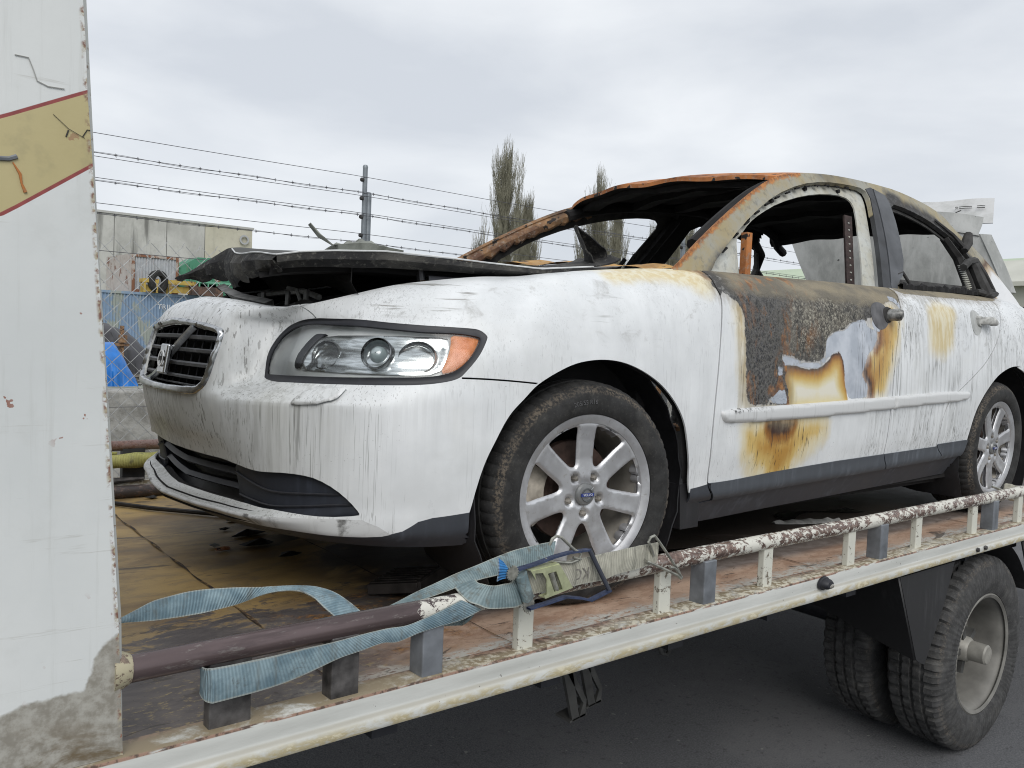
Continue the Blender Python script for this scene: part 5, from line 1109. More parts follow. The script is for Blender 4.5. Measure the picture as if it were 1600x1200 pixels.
o = obj('headboard_panel', np.stack([v[:, 0], np.full(len(v), ys), v[:, 1]], 1), t, make_panel(), truck); solid(o, .022, -1); hb = o
strp = [(-2.3, .56), (-1.409, .866), (-1.292, .9545), (-1.24, .99), (-1.20, 1.10), (-1.302, 1.0565), (-1.410, .999), (-2.3, .60)]
dirt = [(-1.2, -.1), (-1.2, .245), (-1.249, .236), (-1.262, .225), (-1.275, .215), (-1.286, .191), (-1.289, .149), (-1.302, .154), (-1.319, .153), (-1.379, .155), (-1.403, .146), (-1.5, .13), (-2.3, .12), (-2.3, -.1)]
attr(o, 'stripe', np.clip(.5+sdf(v, strp), 0, 1)); attr(o, 'dirt', np.clip(.5+sdf(v, dirt), 0, 1)); attr(o, 'edge', sdf(v, pe, False))
b = MB(); b.tube([(-1.394, ys-.0015, 1.090), (-1.377, ys-.0015, 1.090), (-1.371, ys-.0015, 1.075), (-1.366, ys-.0015, 1.060), (-1.352, ys-.0015, 1.055), (-1.331, ys-.0015, 1.056)], .0008, 5)
b.build('scrape_mark', simple('scrape_grey', (.38, .38, .36), .7), hb)
b = MB(); b.tube([(-1.345, ys-.0015, 1.017), (-1.325, ys-.0015, 1.000), (-1.303, ys-.0015, .990)], .0004, 5); b.tube([(-1.325, ys-.001, .998), (-1.328, ys-.001, .988)], .0011, 5); b.tube([(-1.306, ys-.001, .992), (-1.300, ys-.001, 1.003), (-1.296, ys-.001, 1.003)], .0007, 5)
b.build('scratch', M_SOOT2, hb)
b = MB(); b.tube([(-1.395, ys-.001, .940), (-1.386, ys-.0015, .925), (-1.384, ys-.0015, .912), (-1.379, ys-.001, .900)], [.0008, .002, .0014, .0025], 6); b.build('rust_tear', M_RUST, hb)
b = MB(); b.tube([(-1.42, ys-.001, .942), (-1.40, ys-.001, .944), (-1.390, ys-.001, .949)], .0035, 6); b.build('torn_tape', M_POSTG, hb)
b = MB(); b.tube([(-1.245, ys+.012, .03), (-1.250, ys+.012, .25), (-1.268, ys+.012, .52), (-1.29, ys+.012, .82), (-1.312, ys+.012, 1.19), (-1.33, ys+.012, 1.55)], .011, 6); b.build('panel_edge_trim', make_chip('chipped_edge', (.50, .51, .48), (.20, .15, .11), None, .60), hb)
MB().box((-2.5, -.2, .03), (-1.42, 2.2, .06)).build('deck_step', M_POSTD, truck, smooth=False)
MB().box((-1.46, -.18, .03), (-1.42, 2.16, .9)).build('headboard', M_BEAM, truck, smooth=False)
# far side: rail, posts, coaming
b = MB(); b.tube([(-1.4, 2.15, .207), (5.2, 2.15, .207)], .022, 14); b.build('side_rail', make_chip('far_rail_brown', (.19, .125, .11), (.13, .075, .06)), truck)
for x in (-.63, .25, 1.15, 2.05, 2.95): MB().box((x-.045, 2.13, .02), (x+.045, 2.17, .195)).build('rail_post', M_PILL, truck, smooth=False)
MB().tube([(-1.4, 2.055, .026), (5.2, 2.055, .026)], .026, 14).build('far_coaming_tube', make_chip('dark_coaming', (.055, .045, .045), (.10, .07, .06)), truck)
MB().box((-1.4, 2.09, .030), (5.2, 2.22, .062)).build('side_beam', M_BEAM, truck, smooth=False)
MB().tube([(-1.3, 2.09, .066), (-.72, 2.09, .068), (-.60, 2.085, .072)], [.014, .014, .006], 8).build('far_bar', M_POSTD, truck)
# chassis
b = MB()
for y in (.52, 1.42): b.box((-1.4, y, -.34), (5.0, y+.07, -.13))
b.build('chassis_rail', M_BLACKP, truck, smooth=False)
b = MB()
for i in range(14): b.box((-1.2+.45*i, -.18, -.10), (-1.14+.45*i, 2.12, -.02))
b.build('cross_bearer', M_BLACKP, truck, smooth=False)
MB().box((-1.3, -.19, -.022), (5.0, 2.14, -.014)).build('deck_underside', M_SOOT, truck, smooth=False)
MB().tube([(2.055, .0, -.485), (2.055, 2.0, -.485)], .06, 12).build('rear_axle', M_BLACKP, truck)
b = MB(); b.box((.9, .30, -.28), (1.35, .5, -.12)); b.build('air_tank_box', M_SOOT, truck, smooth=False)
M_BRK = simple('dusty_black_steel', (.055, .055, .052), .7, 0, var=.6, scale=12)
def brk(x, y):
    b = MB()
    b.prism([(x-.10, y, -.04), (x-.06, y, -.04), (x+.005, y, -.318), (x-.02, y, -.322)], (0, .012, 0)); b.prism([(x-.06, y, -.16), (x-.05, y, -.135), (x+.03, y, -.272), (x+.028, y, -.318), (x+.005, y, -.318), (x+.018, y, -.280)], (0, .010, 0))
    b.prism([(x-.03, y-.0, -.325), (x+.032, y, -.316), (x+.032, y+.06, -.316), (x-.03, y+.06, -.325)], (0, 0, .006)); b.build('stand_bracket', M_BRK, truck, smooth=False)
brk(0, 0); brk(.10, .04)
MB().tube([(.30, .02, -.10), (.36, .02, -.215), (.385, .02, -.225), (.405, .02, -.20), (.41, .02, -.10)], .007, 8).build('tie_loop', M_BRK, truck)
# mudguard
M_MUD = make_plastic('mudguard_plastic', (.020, .020, .021))
def ms(b, pts, d=(0, 0, 0)): return b
b = MB(); b.sheet([[(1.299, -.236, -.055), (1.38, -.05, -.055), (1.47, .14, -.055), (1.55, .33, -.055)], [(1.38, -.236, -.22), (1.45, -.05, -.22), (1.53, .14, -.235), (1.60, .33, -.24)], [(1.458, -.236, -.382), (1.52, -.05, -.37), (1.575, .14, -.345), (1.63, .33, -.33)]]); o = b.build('mudguard', M_MUD, truck); solid(o, .008)
b = MB(); b.prism([(1.299, -.238, -.055), (1.721, -.238, -.055), (1.659, -.238, -.20), (1.526, -.238, -.414), (1.49, -.238, -.40), (1.458, -.238, -.382)], (0, .006, 0)); b.build('mudguard_side', M_MUD, o, smooth=False)
b = MB(); b.prism([(2.36, -.238, -.055), (2.75, -.238, -.055), (2.62, -.238, -.40), (2.55, -.238, -.42), (2.50, -.238, -.30)], (0, .006, 0)); b.build('mudguard_side', M_MUD, o, smooth=False)
b = MB(); b.sheet([[(2.055+.47*math.cos(a), y, -.485+.47*math.sin(a)) for y in (-.23, .33)] for a in np.linspace(R(25), R(72), 8)]+[]); b.build('mudguard', M_MUD, truck)
def truck_wheel(x, y, dish, name='dual_wheel'):
    T = Matrix.Translation((x, y, -.485)); Rr = .40
    if dish > 0: rp_ = [(.232, .010), (.243, .004), (.248, .008), (.246, .016), (.236, .022), (.226, .034), (.222, .06), (.214, .10), (.212, .155), (.185, .168), (.13, .172), (.075, .150), (.07, .150)]
    else: rp_ = [(.232, .20), (.243, .206), (.246, .196), (.222, .15), (.212, .06), (.13, .05), (.07, .06)]
    wheel = obj(name, *((lambda m_: (m_.V, m_.F))(MB().lathe(rp_, 72))), simple('grey_wheel_paint', (.17, .165, .15), .6, .1, var=.35, scale=9) if 'grey_wheel_paint' not in bpy.data.materials else bpy.data.materials['grey_wheel_paint'], None)
    autosmooth(wheel); wheel.parent = truck; wheel.matrix_parent_inverse = wm(truck).inverted(); wheel.matrix_basis = T; solid(wheel, .004, 0)
    prof = [(.247, .012), (.250, .004), (.270, -.006), (.300, -.010), (.335, -.006), (.362, .002), (.382, .010), (.392, .016), (.400, .026)]
    for g in (.066, .108, .150): prof += [(.402, g-.010), (.390, g-.008), (.390, g+.004), (.402, g+.006)]
    prof += [(.400, .192), (.392, .202), (.362, .216), (.30, .226), (.26, .218), (.247, .206)]
    n = 300; K = len(prof); V = []
    for i in range(n):
        a = 2*math.pi*i/n; per = (i % 6)
        for j, (r_, y_) in enumerate(prof):
            rr = r_; g1 = per < 2
            if 6 <= j <= 9 and g1: rr -= (.006, .011, .012, .010)[j-6]
            if K-8 <= j <= K-5 and g1: rr -= .010
            if 9 < j < K-8 and (i+int(j*1.5)) % 6 == 0 and rr > .398: rr -= .006
            yy = y_+(.0015*math.sin(i*2.1)*(r_ > .25))
            zz = rr*math.sin(a)
            if zz < -.3985: k_ = (-.3985)/zz; V.append((rr*math.cos(a), yy-.006*(1-k_)*20*(1 if y_ < .1 else -1)*.1, -.3985))
            else: V.append((rr*math.cos(a), yy, zz))
    F = [(i*K+j, ((i+1) % n)*K+j, ((i+1) % n)*K+j+1, i*K+j+1) for i in range(n) for j in range(K-1)]
    MB().add(V, F).build('tyre', M_TTYRE, wheel, local=True)
    if dish > 0:
        MB().lathe([(.001, -.018), (.034, -.016), (.040, -.010), (.041, .05), (.05, .06), (.055, .10), (.075, .13), (.08, .16)], 32).build('hub', simple('hub_grey', (.29, .28, .25), .5, .2, var=.25, scale=20), wheel, local=True)
        for k_ in range(6):
            a = 2*math.pi*k_/6+.4; MB().lathe([(.001, .115), (.012, .117), (.014, .122), (.014, .16)], 6, Matrix.Translation((.108*math.cos(a), 0, .108*math.sin(a)))).build('wheel_nut', M_BRK, wheel, local=True)
        for k_ in range(5):
            a = 2*math.pi*k_/5+.9; MB().box((-.013, .07, .045), (.013, .13, .10), Matrix.Rotation(a, 4, 'Y')).build('hub_rib', M_BRK, wheel, local=True)
    return wheel
truck_wheel(2.055, -.235, 1); truck_wheel(2.055, .045, -1); truck_wheel(2.055, 1.70, -1); truck_wheel(2.055, 1.98, -1)
RB_LOOSE = [[-1.247,-0.16,0.219,-1.247,-0.16,0.216],[-1.218,-0.147,0.224,-1.22,-0.15,0.216],[-1.19,-0.133,0.23,-1.191,-0.14,0.21],[-1.16,-0.12,0.236,-1.162,-0.13,0.204],[-1.128,-0.113,0.238,-1.133,-0.127,0.202],[-1.095,-0.107,0.239,-1.104,-0.123,0.2],[-1.06,-0.1,0.236,-1.075,-0.12,0.199],[-1.026,-0.1,0.233,-1.043,-0.113,0.199],[-0.991,-0.1,0.229,-1.011,-0.107,0.2],[-0.955,-0.1,0.224,-0.979,-0.1,0.203],[-0.921,-0.107,0.222,-0.953,-0.11,0.212],[-0.886,-0.113,0.219,-0.924,-0.12,0.216],[-0.851,-0.12,0.213,-0.896,-0.13,0.215],[-0.824,-0.143,0.204,-0.873,-0.15,0.204],[-0.802,-0.167,0.187,-0.857,-0.17,0.185],[-0.783,-0.19,0.167,-0.84,-0.19,0.167]]
RB_FRONT = [[-1.104,-0.262,0.151,-1.102,-0.262,0.091],[-1.071,-0.262,0.15,-1.065,-0.262,0.092],[-1.037,-0.262,0.15,-1.026,-0.262,0.093],[-1.002,-0.262,0.15,-0.987,-0.262,0.096],[-0.967,-0.262,0.151,-0.948,-0.262,0.102],[-0.929,-0.26,0.151,-0.907,-0.26,0.11],[-0.889,-0.257,0.15,-0.865,-0.257,0.118],[-0.849,-0.255,0.151,-0.819,-0.255,0.122],[-0.807,-0.252,0.152,-0.771,-0.252,0.126],[-0.764,-0.25,0.152,-0.741,-0.25,0.121],[-0.719,-0.248,0.149,-0.693,-0.25,0.129],[-0.675,-0.247,0.156,-0.642,-0.25,0.134],[-0.632,-0.246,0.166,-0.588,-0.25,0.137],[-0.588,-0.245,0.178,-0.536,-0.25,0.15]]
RB_TOP = [[-0.755,-0.19,0.165,-0.72,-0.2,0.166],[-0.708,-0.186,0.175,-0.68,-0.2,0.173],[-0.66,-0.181,0.187,-0.638,-0.2,0.178],[-0.61,-0.177,0.197,-0.594,-0.2,0.184],[-0.557,-0.172,0.208,-0.55,-0.2,0.191],[-0.501,-0.168,0.217,-0.502,-0.198,0.196],[-0.443,-0.163,0.227,-0.449,-0.193,0.197],[-0.383,-0.159,0.236,-0.396,-0.189,0.202],[-0.316,-0.154,0.239,-0.34,-0.184,0.205],[-0.246,-0.15,0.24,-0.282,-0.18,0.209]]
RB_LOOP = [[-0.528,-0.21,0.204,-0.587,-0.22,0.197],[-0.527,-0.221,0.198,-0.579,-0.233,0.183],[-0.521,-0.232,0.197,-0.569,-0.247,0.171],[-0.518,-0.247,0.198,-0.554,-0.26,0.165],[-0.516,-0.262,0.201,-0.539,-0.273,0.159],[-0.508,-0.271,0.204,-0.518,-0.28,0.157],[-0.496,-0.273,0.205,-0.492,-0.28,0.154],[-0.482,-0.274,0.205,-0.464,-0.279,0.152],[-0.47,-0.272,0.21,-0.439,-0.277,0.158],[-0.459,-0.27,0.217,-0.413,-0.275,0.165]]
RB_GREY = [[-0.355,-0.28,0.232,-0.32,-0.28,0.173],[-0.325,-0.279,0.232,-0.294,-0.279,0.172],[-0.294,-0.277,0.232,-0.268,-0.277,0.172],[-0.262,-0.276,0.232,-0.241,-0.276,0.171],[-0.229,-0.274,0.232,-0.212,-0.274,0.17],[-0.193,-0.27,0.232,-0.183,-0.27,0.171],[-0.157,-0.267,0.231,-0.155,-0.267,0.174],[-0.12,-0.263,0.231,-0.124,-0.263,0.174],[-0.083,-0.261,0.231,-0.093,-0.261,0.174],[-0.074,-0.259,0.231,-0.064,-0.259,0.175],[-0.036,-0.257,0.23,-0.033,-0.257,0.177],[0.002,-0.255,0.23,-0.002,-0.255,0.179]]
# ---------------------------------------------------------------- straps and ratchet
def make_web(name, c1, c2, dirt=.5):
    m = Mat(name, .85); s = m.at('along'); w = m.math('SINE', m.mul(s, 2*math.pi/.0062)); n = m.noise((22, 22, 22), 6, .68); k = m.noise((60, 60, 8), 4, .6)
    c = m.mix(m.step(n, .35, .65), c1, c2); c = m.mix(m.mul(m.step(w, -.2, -.95), .30), c, tuple(v*.42 for v in c1)); c = m.mix(m.mul(m.step(k, .5, .7), dirt), c, (.12, .12, .10))
    ed = m.step(m.at('across'), .43, .48); c = m.mix(m.mul(ed, .55), c, (.42, .42, .36)); c = m.mix(m.mul(m.step(m.noise((16, 16, 16), 6, .75, .4, (3, 3, 3)), .56, .66), .55), c, (.07, .065, .055)); m.col(c); m.bump(w, .5, .0016); return m.m
M_WEBB = make_web('blue_webbing', (.125, .195, .235), (.25, .345, .385)); M_WEBG = make_web('grey_webbing', (.36, .35, .29), (.50, .49, .41), .6); M_WEBT = make_web('blue_grey_webbing', (.13, .185, .20), (.24, .31, .32), .7)
def ribbon(name, R6, mat, parent, n=70, wave=.0):
    A = np.array(R6, float); k = len(A); s0 = np.r_[0, np.cumsum(np.linalg.norm(np.diff((A[:, :3]+A[:, 3:])/2, axis=0), axis=1))]
    t = np.linspace(0, s0[-1], n); B = _cr(t, s0, A); V = []; al = []; ac = []; nc = 7
    for i in range(n):
        a, b = B[i, :3], B[i, 3:]; d = b-a; nn = np.cross(d, B[min(i+1, n-1), :3]-B[max(i-1, 0), :3]); nn /= max(np.linalg.norm(nn), 1e-9)
        for j in range(nc):
            q = j/(nc-1); V.append(a+d*q+nn*(.0022*math.sin(math.pi*q)+wave*math.sin(t[i]*60)*math.sin(q*3))); al.append(t[i]); ac.append(abs(q-.5))
    F = [(i*nc+j, (i+1)*nc+j, (i+1)*nc+j+1, i*nc+j+1) for i in range(n-1) for j in range(nc-1)]
    o = obj(name, V, F, mat, parent); attr(o, 'along', al); attr(o, 'across', ac); solid(o, .0022, 0); return o
strap = thing('ratchet_strap', 'faded blue and grey ratchet strap hooked round the near front wheel and the side rail', 'strap', (-.3, -.25, .03))
ribbon('loose_webbing', RB_LOOSE, M_WEBB, strap, 110, .001)
ribbon('front_webbing', RB_FRONT, M_WEBB, strap, 110, .0006)
b0 = RB_FRONT[0]; ribbon('webbing_fold', [[b0[0]+.0, b0[1], b0[2], b0[3], b0[4], b0[5]], [b0[0]-.006, b0[1]+.012, b0[2]-.003, b0[3]-.006, b0[4]+.012, b0[5]], [b0[0]-.004, b0[1]+.05, b0[2]-.006, b0[3]-.004, b0[4]+.05, b0[5]], [b0[0]+.03, b0[1]+.075, b0[2]-.01, b0[3]+.03, b0[4]+.075, b0[5]]], M_WEBB, strap, 16)
ribbon('upper_webbing', RB_TOP, M_WEBT, strap, 80, .0008); ribbon('looped_webbing', RB_LOOP, M_WEBT, strap, 60, .0005); ribbon('grey_webbing', [[-.452, -.262, .226, -.425, -.262, .166], [-.40, -.272, .230, -.368, -.272, .170]]+RB_GREY, M_WEBG, strap, 90, .0006)
ribbon('under_webbing', [[-.545, -.235, .140, -.56, -.22, .118], [-.53, -.21, .126, -.545, -.19, .10], [-.56, -.17, .118, -.58, -.16, .095], [-.62, -.15, .110, -.64, -.14, .085]], M_WEBT, strap, 30)
M_RBLUE = simple('dark_blue_handle_paint', (.045, .06, .115), .4, .2, var=.35, scale=60); M_PASS = simple('yellow_passivated_steel', (.50, .53, .33), .35, .5, var=.22, scale=40); M_WIRE = simple('dull_galvanised_wire', (.33, .33, .29), .45, .6, var=.4, scale=60)
hd = [(-.497, .230), (-.426, .239), (-.324, .252), (-.265, .251), (-.208, .153), (-.269, .140), (-.345, .160), (-.450, .151)]
def plate_along(b, pts, y0, w, th):
    rows = []
    for i, p in enumerate(pts):
        p = np.array(p); t_ = np.array(pts[min(i+1, len(pts)-1)])-np.array(pts[max(i-1, 0)]); t_ = t_/np.linalg.norm(t_); nn = np.array([-t_[1], t_[0]])*th
        rows.append([(p[0]-nn[0], y0-w, p[1]-nn[1]), (p[0]+nn[0], y0-w, p[1]+nn[1]), (p[0]+nn[0], y0+w, p[1]+nn[1]), (p[0]-nn[0], y0+w, p[1]-nn[1]), (p[0]-nn[0], y0-w, p[1]-nn[1])])
    b.sheet(rows); return b
b = MB(); plate_along(b, [hd[0], (-.46, .236), hd[1], (-.37, .248), hd[2], hd[3]], -.283, .007, .0022); plate_along(b, [hd[7], (-.40, .155), hd[6], (-.30, .150), hd[5], hd[4]], -.300, .007, .0022)
rat = b.build('ratchet_handle', M_RBLUE, strap, smooth=False); MB().tube([(-.265, -.287, .251), (-.240, -.292, .207), (-.208, -.298, .153)], .0085, 10, flat=.6).build('handle_grip', simple('grip_rubber', (.03, .035, .05), .6, var=.2), rat)
bk = [(-.445, .230), (-.365, .2345), (-.322, .176), (-.402, .164)]; sl = [(-.398, .2185), (-.374, .2205), (-.352, .177), (-.377, .1745)]; s2_ = [(-.434, .224), (-.412, .222), (-.400, .205), (-.398, .172), (-.405, .170), (-.430, .196)]
v, t = cut(-.46, -.31, .155, .245, .004, .004, [bk, sl, s2_], .003); c = v[t].mean(1); k = inside(c, bk) & ~inside(c, sl) & ~inside(c, s2_); v, t = submesh(v, t, k)
o = obj('ratchet_frame', np.stack([v[:, 0], np.full(len(v), -.297), v[:, 1]], 1), t, M_PASS, strap); solid(o, .003, 0); fr = o
MB().prism([(-.445, -.297, .230), (-.365, -.297, .2345), (-.365, -.275, .2345), (-.445, -.275, .230)], (0, 0, .002)).build('frame_side', M_PASS, fr, smooth=False)
b = MB(); b.prism([(-.402, -.297, .164), (-.322, -.297, .176), (-.322, -.275, .176), (-.402, -.275, .164)], (0, 0, .002)); b.build('frame_side', M_PASS, fr, smooth=False)
MB().tube([(-.385, -.292, .219), (-.366, -.292, .176)], .0065, 12).build('ratchet_spindle', M_WIRE, fr)
b = MB(); b.tube([(-.462, -.284, .224), (-.440, -.284, .168)], .019, 16, flat=.7); o = b.build('webbing_roll', M_WEBT, strap)
for xz in ((-.49, .231), (-.443, .155)):
    b = MB()
    rows_ = [(xz[0]+r_*math.cos(a), xz[1]+r_*math.sin(a)) for i in range(18) for a, r_ in ((2*math.pi*i/18, .013), (2*math.pi*(i+.6)/18, .017))]; b.prism([(p[0], -.292, p[1]) for p in rows_[::-1]], (0, .003, 0)); b.build('ratchet_gear', M_WIRE, fr, smooth=False)
ribbon('blue_tag', [[-.521, -.279, .266, -.508, -.281, .256], [-.523, -.285, .245, -.498, -.286, .240], [-.523, -.281, .216, -.502, -.283, .220]], make_web('bright_blue_rag', (.03, .17, .42), (.06, .27, .60), .15), strap, 14)
for pts in ([(-.383, -.283, .275), (-.378, -.285, .289), (-.366, -.285, .294), (-.352, -.285, .290), (-.330, -.285, .272), (-.309, -.285, .256), (-.290, -.285, .246), (-.296, -.286, .234), (-.315, -.287, .240)], [(-.392, -.281, .246), (-.381, -.283, .241), (-.345, -.285, .233), (-.320, -.285, .229), (-.290, -.286, .234)]):
    MB().tube(pts, .0033, 8).build('wire_hook', M_WIRE, strap)
for pts in ([(-.020, -.262, .20), (-.036, -.266, .224), (-.050, -.27, .240), (-.045, -.272, .251), (-.033, -.273, .254), (-.022, -.273, .244), (.015, -.272, .207), (.052, -.268, .170), (.078, -.262, .148), (.090, -.258, .134)], [(-.045, -.264, .190), (0., -.268, .170), (.045, -.268, .150), (.070, -.265, .139), (.088, -.262, .127)], [(.034, -.270, .166), (.050, -.270, .162), (.062, -.268, .155), (.092, -.262, .129)]):
    MB().tube(pts, .0036, 8).build('wire_hook', M_WIRE, strap)
def wall_text(s, size, x, y, z, ang, mat, par, name):
    tv, tf = tree_text(s, size, ext=.0002); V = [(x+p.x*math.cos(ang)-p.y*math.sin(ang), y-p.z, z+p.x*math.sin(ang)+p.y*math.cos(ang)) for p in tv]; return MB().add(V, tf).build(name, mat, par, False)
wall_text('KG', .036, -.281, -.2815, .199, R(179) , simple('faded_print', (.20, .19, .17), .8, var=.4, scale=60), strap, 'webbing_print')
ye = thing('yellow_strap', 'thick yellow strap wound along the far side rail', 'strap', (-.7, 2.12, .02))
M_YEL = make_web('yellow_webbing', (.34, .33, .10), (.46, .45, .16), .3)
b = MB(); P_ = [(-1.4, 2.115, .150), (-1.0, 2.11, .149), (-.78, 2.10, .147), (-.70, 2.10, .148), (-.63, 2.095, .150), (-.57, 2.10, .151), (-.48, 2.10, .155), (-.36, 2.105, .158), (-.2, 2.11, .160)]
b.tube(P_, [.028, .030, .031, .028, .034, .028, .033, .028, .026], 12); o = b.build('wound_webbing', M_YEL, ye); attr(o, 'along', [v.co.x for v in o.data.vertices])
b = MB(); b.tube([(-1.4, 2.13, .180), (-.9, 2.125, .184), (-.70, 2.12, .180)], [.018, .016, .006], 8); o = b.build('webbing_end', M_YEL, ye); attr(o, 'along', [v.co.x for v in o.data.vertices])
rwst = thing('wheel_strap', 'dirty strap with wire hook at the near rear wheel', 'strap', (2.7, -.1, .01))
b = MB(); b.box((-.045, -.02, -.035), (.045, .02, .035), Matrix.Translation((2.70, -.055, .10)) @ Matrix.Rotation(R(15), 4, 'Y')); o = b.build('strap_end', M_WEBG, rwst, smooth=False); bevel(o, .008)
ribbon('webbing', [[2.73, -.06, .13, 2.73, -.06, .075], [2.85, -.09, .115, 2.85, -.09, .06], [3.0, -.14, .10, 3.0, -.14, .05], [3.15, -.2, .09, 3.15, -.2, .05]], M_WEBG, rwst, 20)
MB().tube([(2.55, -.03, .135), (2.60, -.05, .120), (2.64, -.055, .105), (2.66, -.05, .085), (2.62, -.04, .085)], .005, 6).build('wire_hook', M_WIRE, rwst)

# ---------------------------------------------------------------- things lying on the deck
M_CHARP = simple('charred_plate', (.022, .019, .018), .55, .2, var=.8, scale=18, bump=.6)
b = MB(); Mx = Matrix.Translation((-.345, .36, .035)) @ Matrix.Rotation(R(35), 4, 'Z') @ Matrix.Rotation(R(-9), 4, 'X'); b.box((-.10, -.075, -.016), (.10, .075, .012), Mx); b.box((-.10, -.085, -.03), (.10, -.075, .014), Mx)
for i in range(7): b.box((-.09+.026*i, -.07, .012), (-.08+.026*i, .07, .016), Mx)
o = b.build('metal_plate', M_CHARP, None, smooth=False); bevel(o, .003); tag(o, 'black charred metal plate lying beside the front wheel of the burnt car', 'metal plate')
spots = [(-.59, 1.993, .022, 'small black lump lying alone on the ochre deck near the far coaming'), (-.454, 1.422, .020, 'small dark scrap under the bumper lip'), (-.493, 1.188, .045, 'glinting black shard, the larger of two beneath the bumper'), (-.508, 1.04, .048, 'thin black shard nearest the front wheel under the bumper'), (-.640, 1.09, .018, 'pale crumb of debris on the ochre deck'), (-.628, 1.03, .020, 'reddish brown crumb on the ochre deck'), (-.53, 1.30, .015, 'tiny grey fleck below the front lip'), (-.48, .86, .03, 'flat sooty flake on the deck under the headlight side')]
rs_ = np.random.RandomState(9)
for i, (x, y, s, lab) in enumerate(spots):
    b = MB(); n = 7; pts = []
    for k_ in range(n): a = 2*math.pi*k_/n; pts.append((x+s*(.6+.6*rs_.rand())*math.cos(a)*1.4, y+s*(.5+.6*rs_.rand())*math.sin(a), .004+.006*rs_.rand()))
    top = (x+.3*s*rs_.rand(), y, .006+s*.42); V = pts+[top, (x, y, .001)]; b.add(V, [(k_, (k_+1) % n, n) for k_ in range(n)]+[((k_+1) % n, k_, n+1) for k_ in range(n)])
    o = b.build('debris', {4: M_FLANGE, 5: M_RUST}.get(i, M_CHARP), None, smooth=False); tag(o, lab, 'debris', 'burnt scraps on the deck')
b = MB(); b.tube([(-1.25, 2.02, .012), (-.95, 1.97, .012), (-.761, 1.905, .012), (-.658, 1.74, .012), (-.50, 1.55, .012), (-.35, 1.36, .012)], .009, 8); o = b.build('cable', M_CHARP, None); tag(o, 'thin dark cable running across the ochre deck under the bumper', 'cable')
b = MB(); rows = []
for i in range(12):
    t_ = i/11; x = 1.42+.33*t_; y = .36-.10*t_; w = .030*math.sin(math.pi*(t_*.9+.05))+.006; rows.append([(x, y-w, .004), (x, y, .012+.006*math.sin(i*2.3)), (x, y+w, .004)])
b.sheet(rows); o = b.build('paint_flake', simple('pale_flake', (.46, .46, .44), .6, var=.3, scale=40), None); solid(o, .003, 1); tag(o, 'long pale flake of sheet lying under the sill of the car', 'debris')
b = MB(); rows = []
for i in range(16):
    t_ = i/15; x = .45+.85*t_; y = .22+.05*math.sin(t_*6); w = .028+.018*math.sin(t_*9+1); rows.append([(x, y-w, .0045), (x, y+w*.8, .0048)])
b.sheet(rows); mo = Mat('wet_oil', .12); mo.b.inputs['Base Color'].default_value = (.012, .010, .010, 1); o = b.build('oil_stain', mo.m, None); tag(o, 'wet black oil streak on the deck beside the sill', 'oil stain')
b = MB(); rows = []
for i in range(10):
    t_ = i/9; x = 1.55+.5*t_; y = .40+.05*math.sin(t_*5); w = .03+.02*math.sin(t_*7+1); rows.append([(x, y-w, .0045), (x, y+w, .0048)])
b.sheet(rows); o = b.build('oil_stain', mo.m, None); tag(o, 'smaller glossy black puddle on the deck ahead of the rear wheel', 'oil stain')
# ---------------------------------------------------------------- ground
def make_asphalt():
    m = Mat('asphalt', .9); f = m.noise(140, 4, .7); a = m.noise((1.2, 1.2, 1), 5, .6); g = m.noise(40, 5, .65)
    c = m.mix(m.step(f, .35, .7), (.075, .077, .083), (.15, .152, .158)); c = m.mix(m.mul(m.step(a, .48, .62), .55), c, (.145, .145, .148)); c = m.mix(m.mul(m.step(g, .56, .68), .6), c, (.045, .045, .047)); c = m.mix(m.step(m.noise(30, 2, .4, 0, (4, 4, 4)), .755, .77), c, (.22, .22, .21)); m.col(c); m.bump(f, .5, .006); return m.m
def flat(name, x0, x1, y0, y1, z, mat, n=2): return tag(MB().sheet([[(x, y, z) for y in np.linspace(y0, y1, n)] for x in np.linspace(x0, x1, n)]).build(name, mat, None, smooth=False), kind='structure')
mg = Mat('yard_ground', .95); n1 = mg.noise((.5, .5, 1), 6, .65); n2 = mg.noise((6, 6, 3), 6, .7)
mg.col(mg.mix(mg.step(n1, .46, .60), mg.mix(mg.step(n2, .35, .65), (.17, .165, .145), (.32, .315, .295)), mg.mix(mg.step(n2, .4, .65), (.055, .10, .025), (.13, .20, .05))))
flat('ground', -400, 900, -300, 900, GZ-.02, mg.m)
flat('road', -60, 120, -14, 4.3, GZ, make_asphalt())
mv = Mat('verge_soil', .95); n1 = mv.noise((2.2, 2.2, 2), 5, .7); mv.col(mv.mix(mv.step(n1, .45, .62), (.16, .15, .12), (.07, .11, .03)))
flat('verge', -60, 120, 4.3, 9.0, GZ+.05, mv.m)
mgr = Mat('grass_blades', .7); gx = mgr.noise((1.2, 1.2, 1.2), 4); mgr.col(mgr.ramp(gx, [(.3, (.05, .11, .018)), (.6, (.11, .21, .035)), (.8, (.20, .26, .09))])); mgr.b.inputs['Subsurface Weight'].default_value = 0
rs_ = np.random.RandomState(4); V = []; F = []
def blade(x, y, z, h, w):
    a = rs_.rand()*6.28; dx, dy = math.cos(a)*w, math.sin(a)*w; lx, ly = (rs_.rand()-.5)*h*.9, (rs_.rand()-.5)*h*.9; b = len(V)
    V.extend([(x-dx, y-dy, z), (x+dx, y+dy, z), (x+lx*.4+dx*.6, y+ly*.4+dy*.6, z+h*.6), (x+lx, y+ly, z+h)]); F.append((b, b+1, b+2)); F.append((b, b+2, b+3))
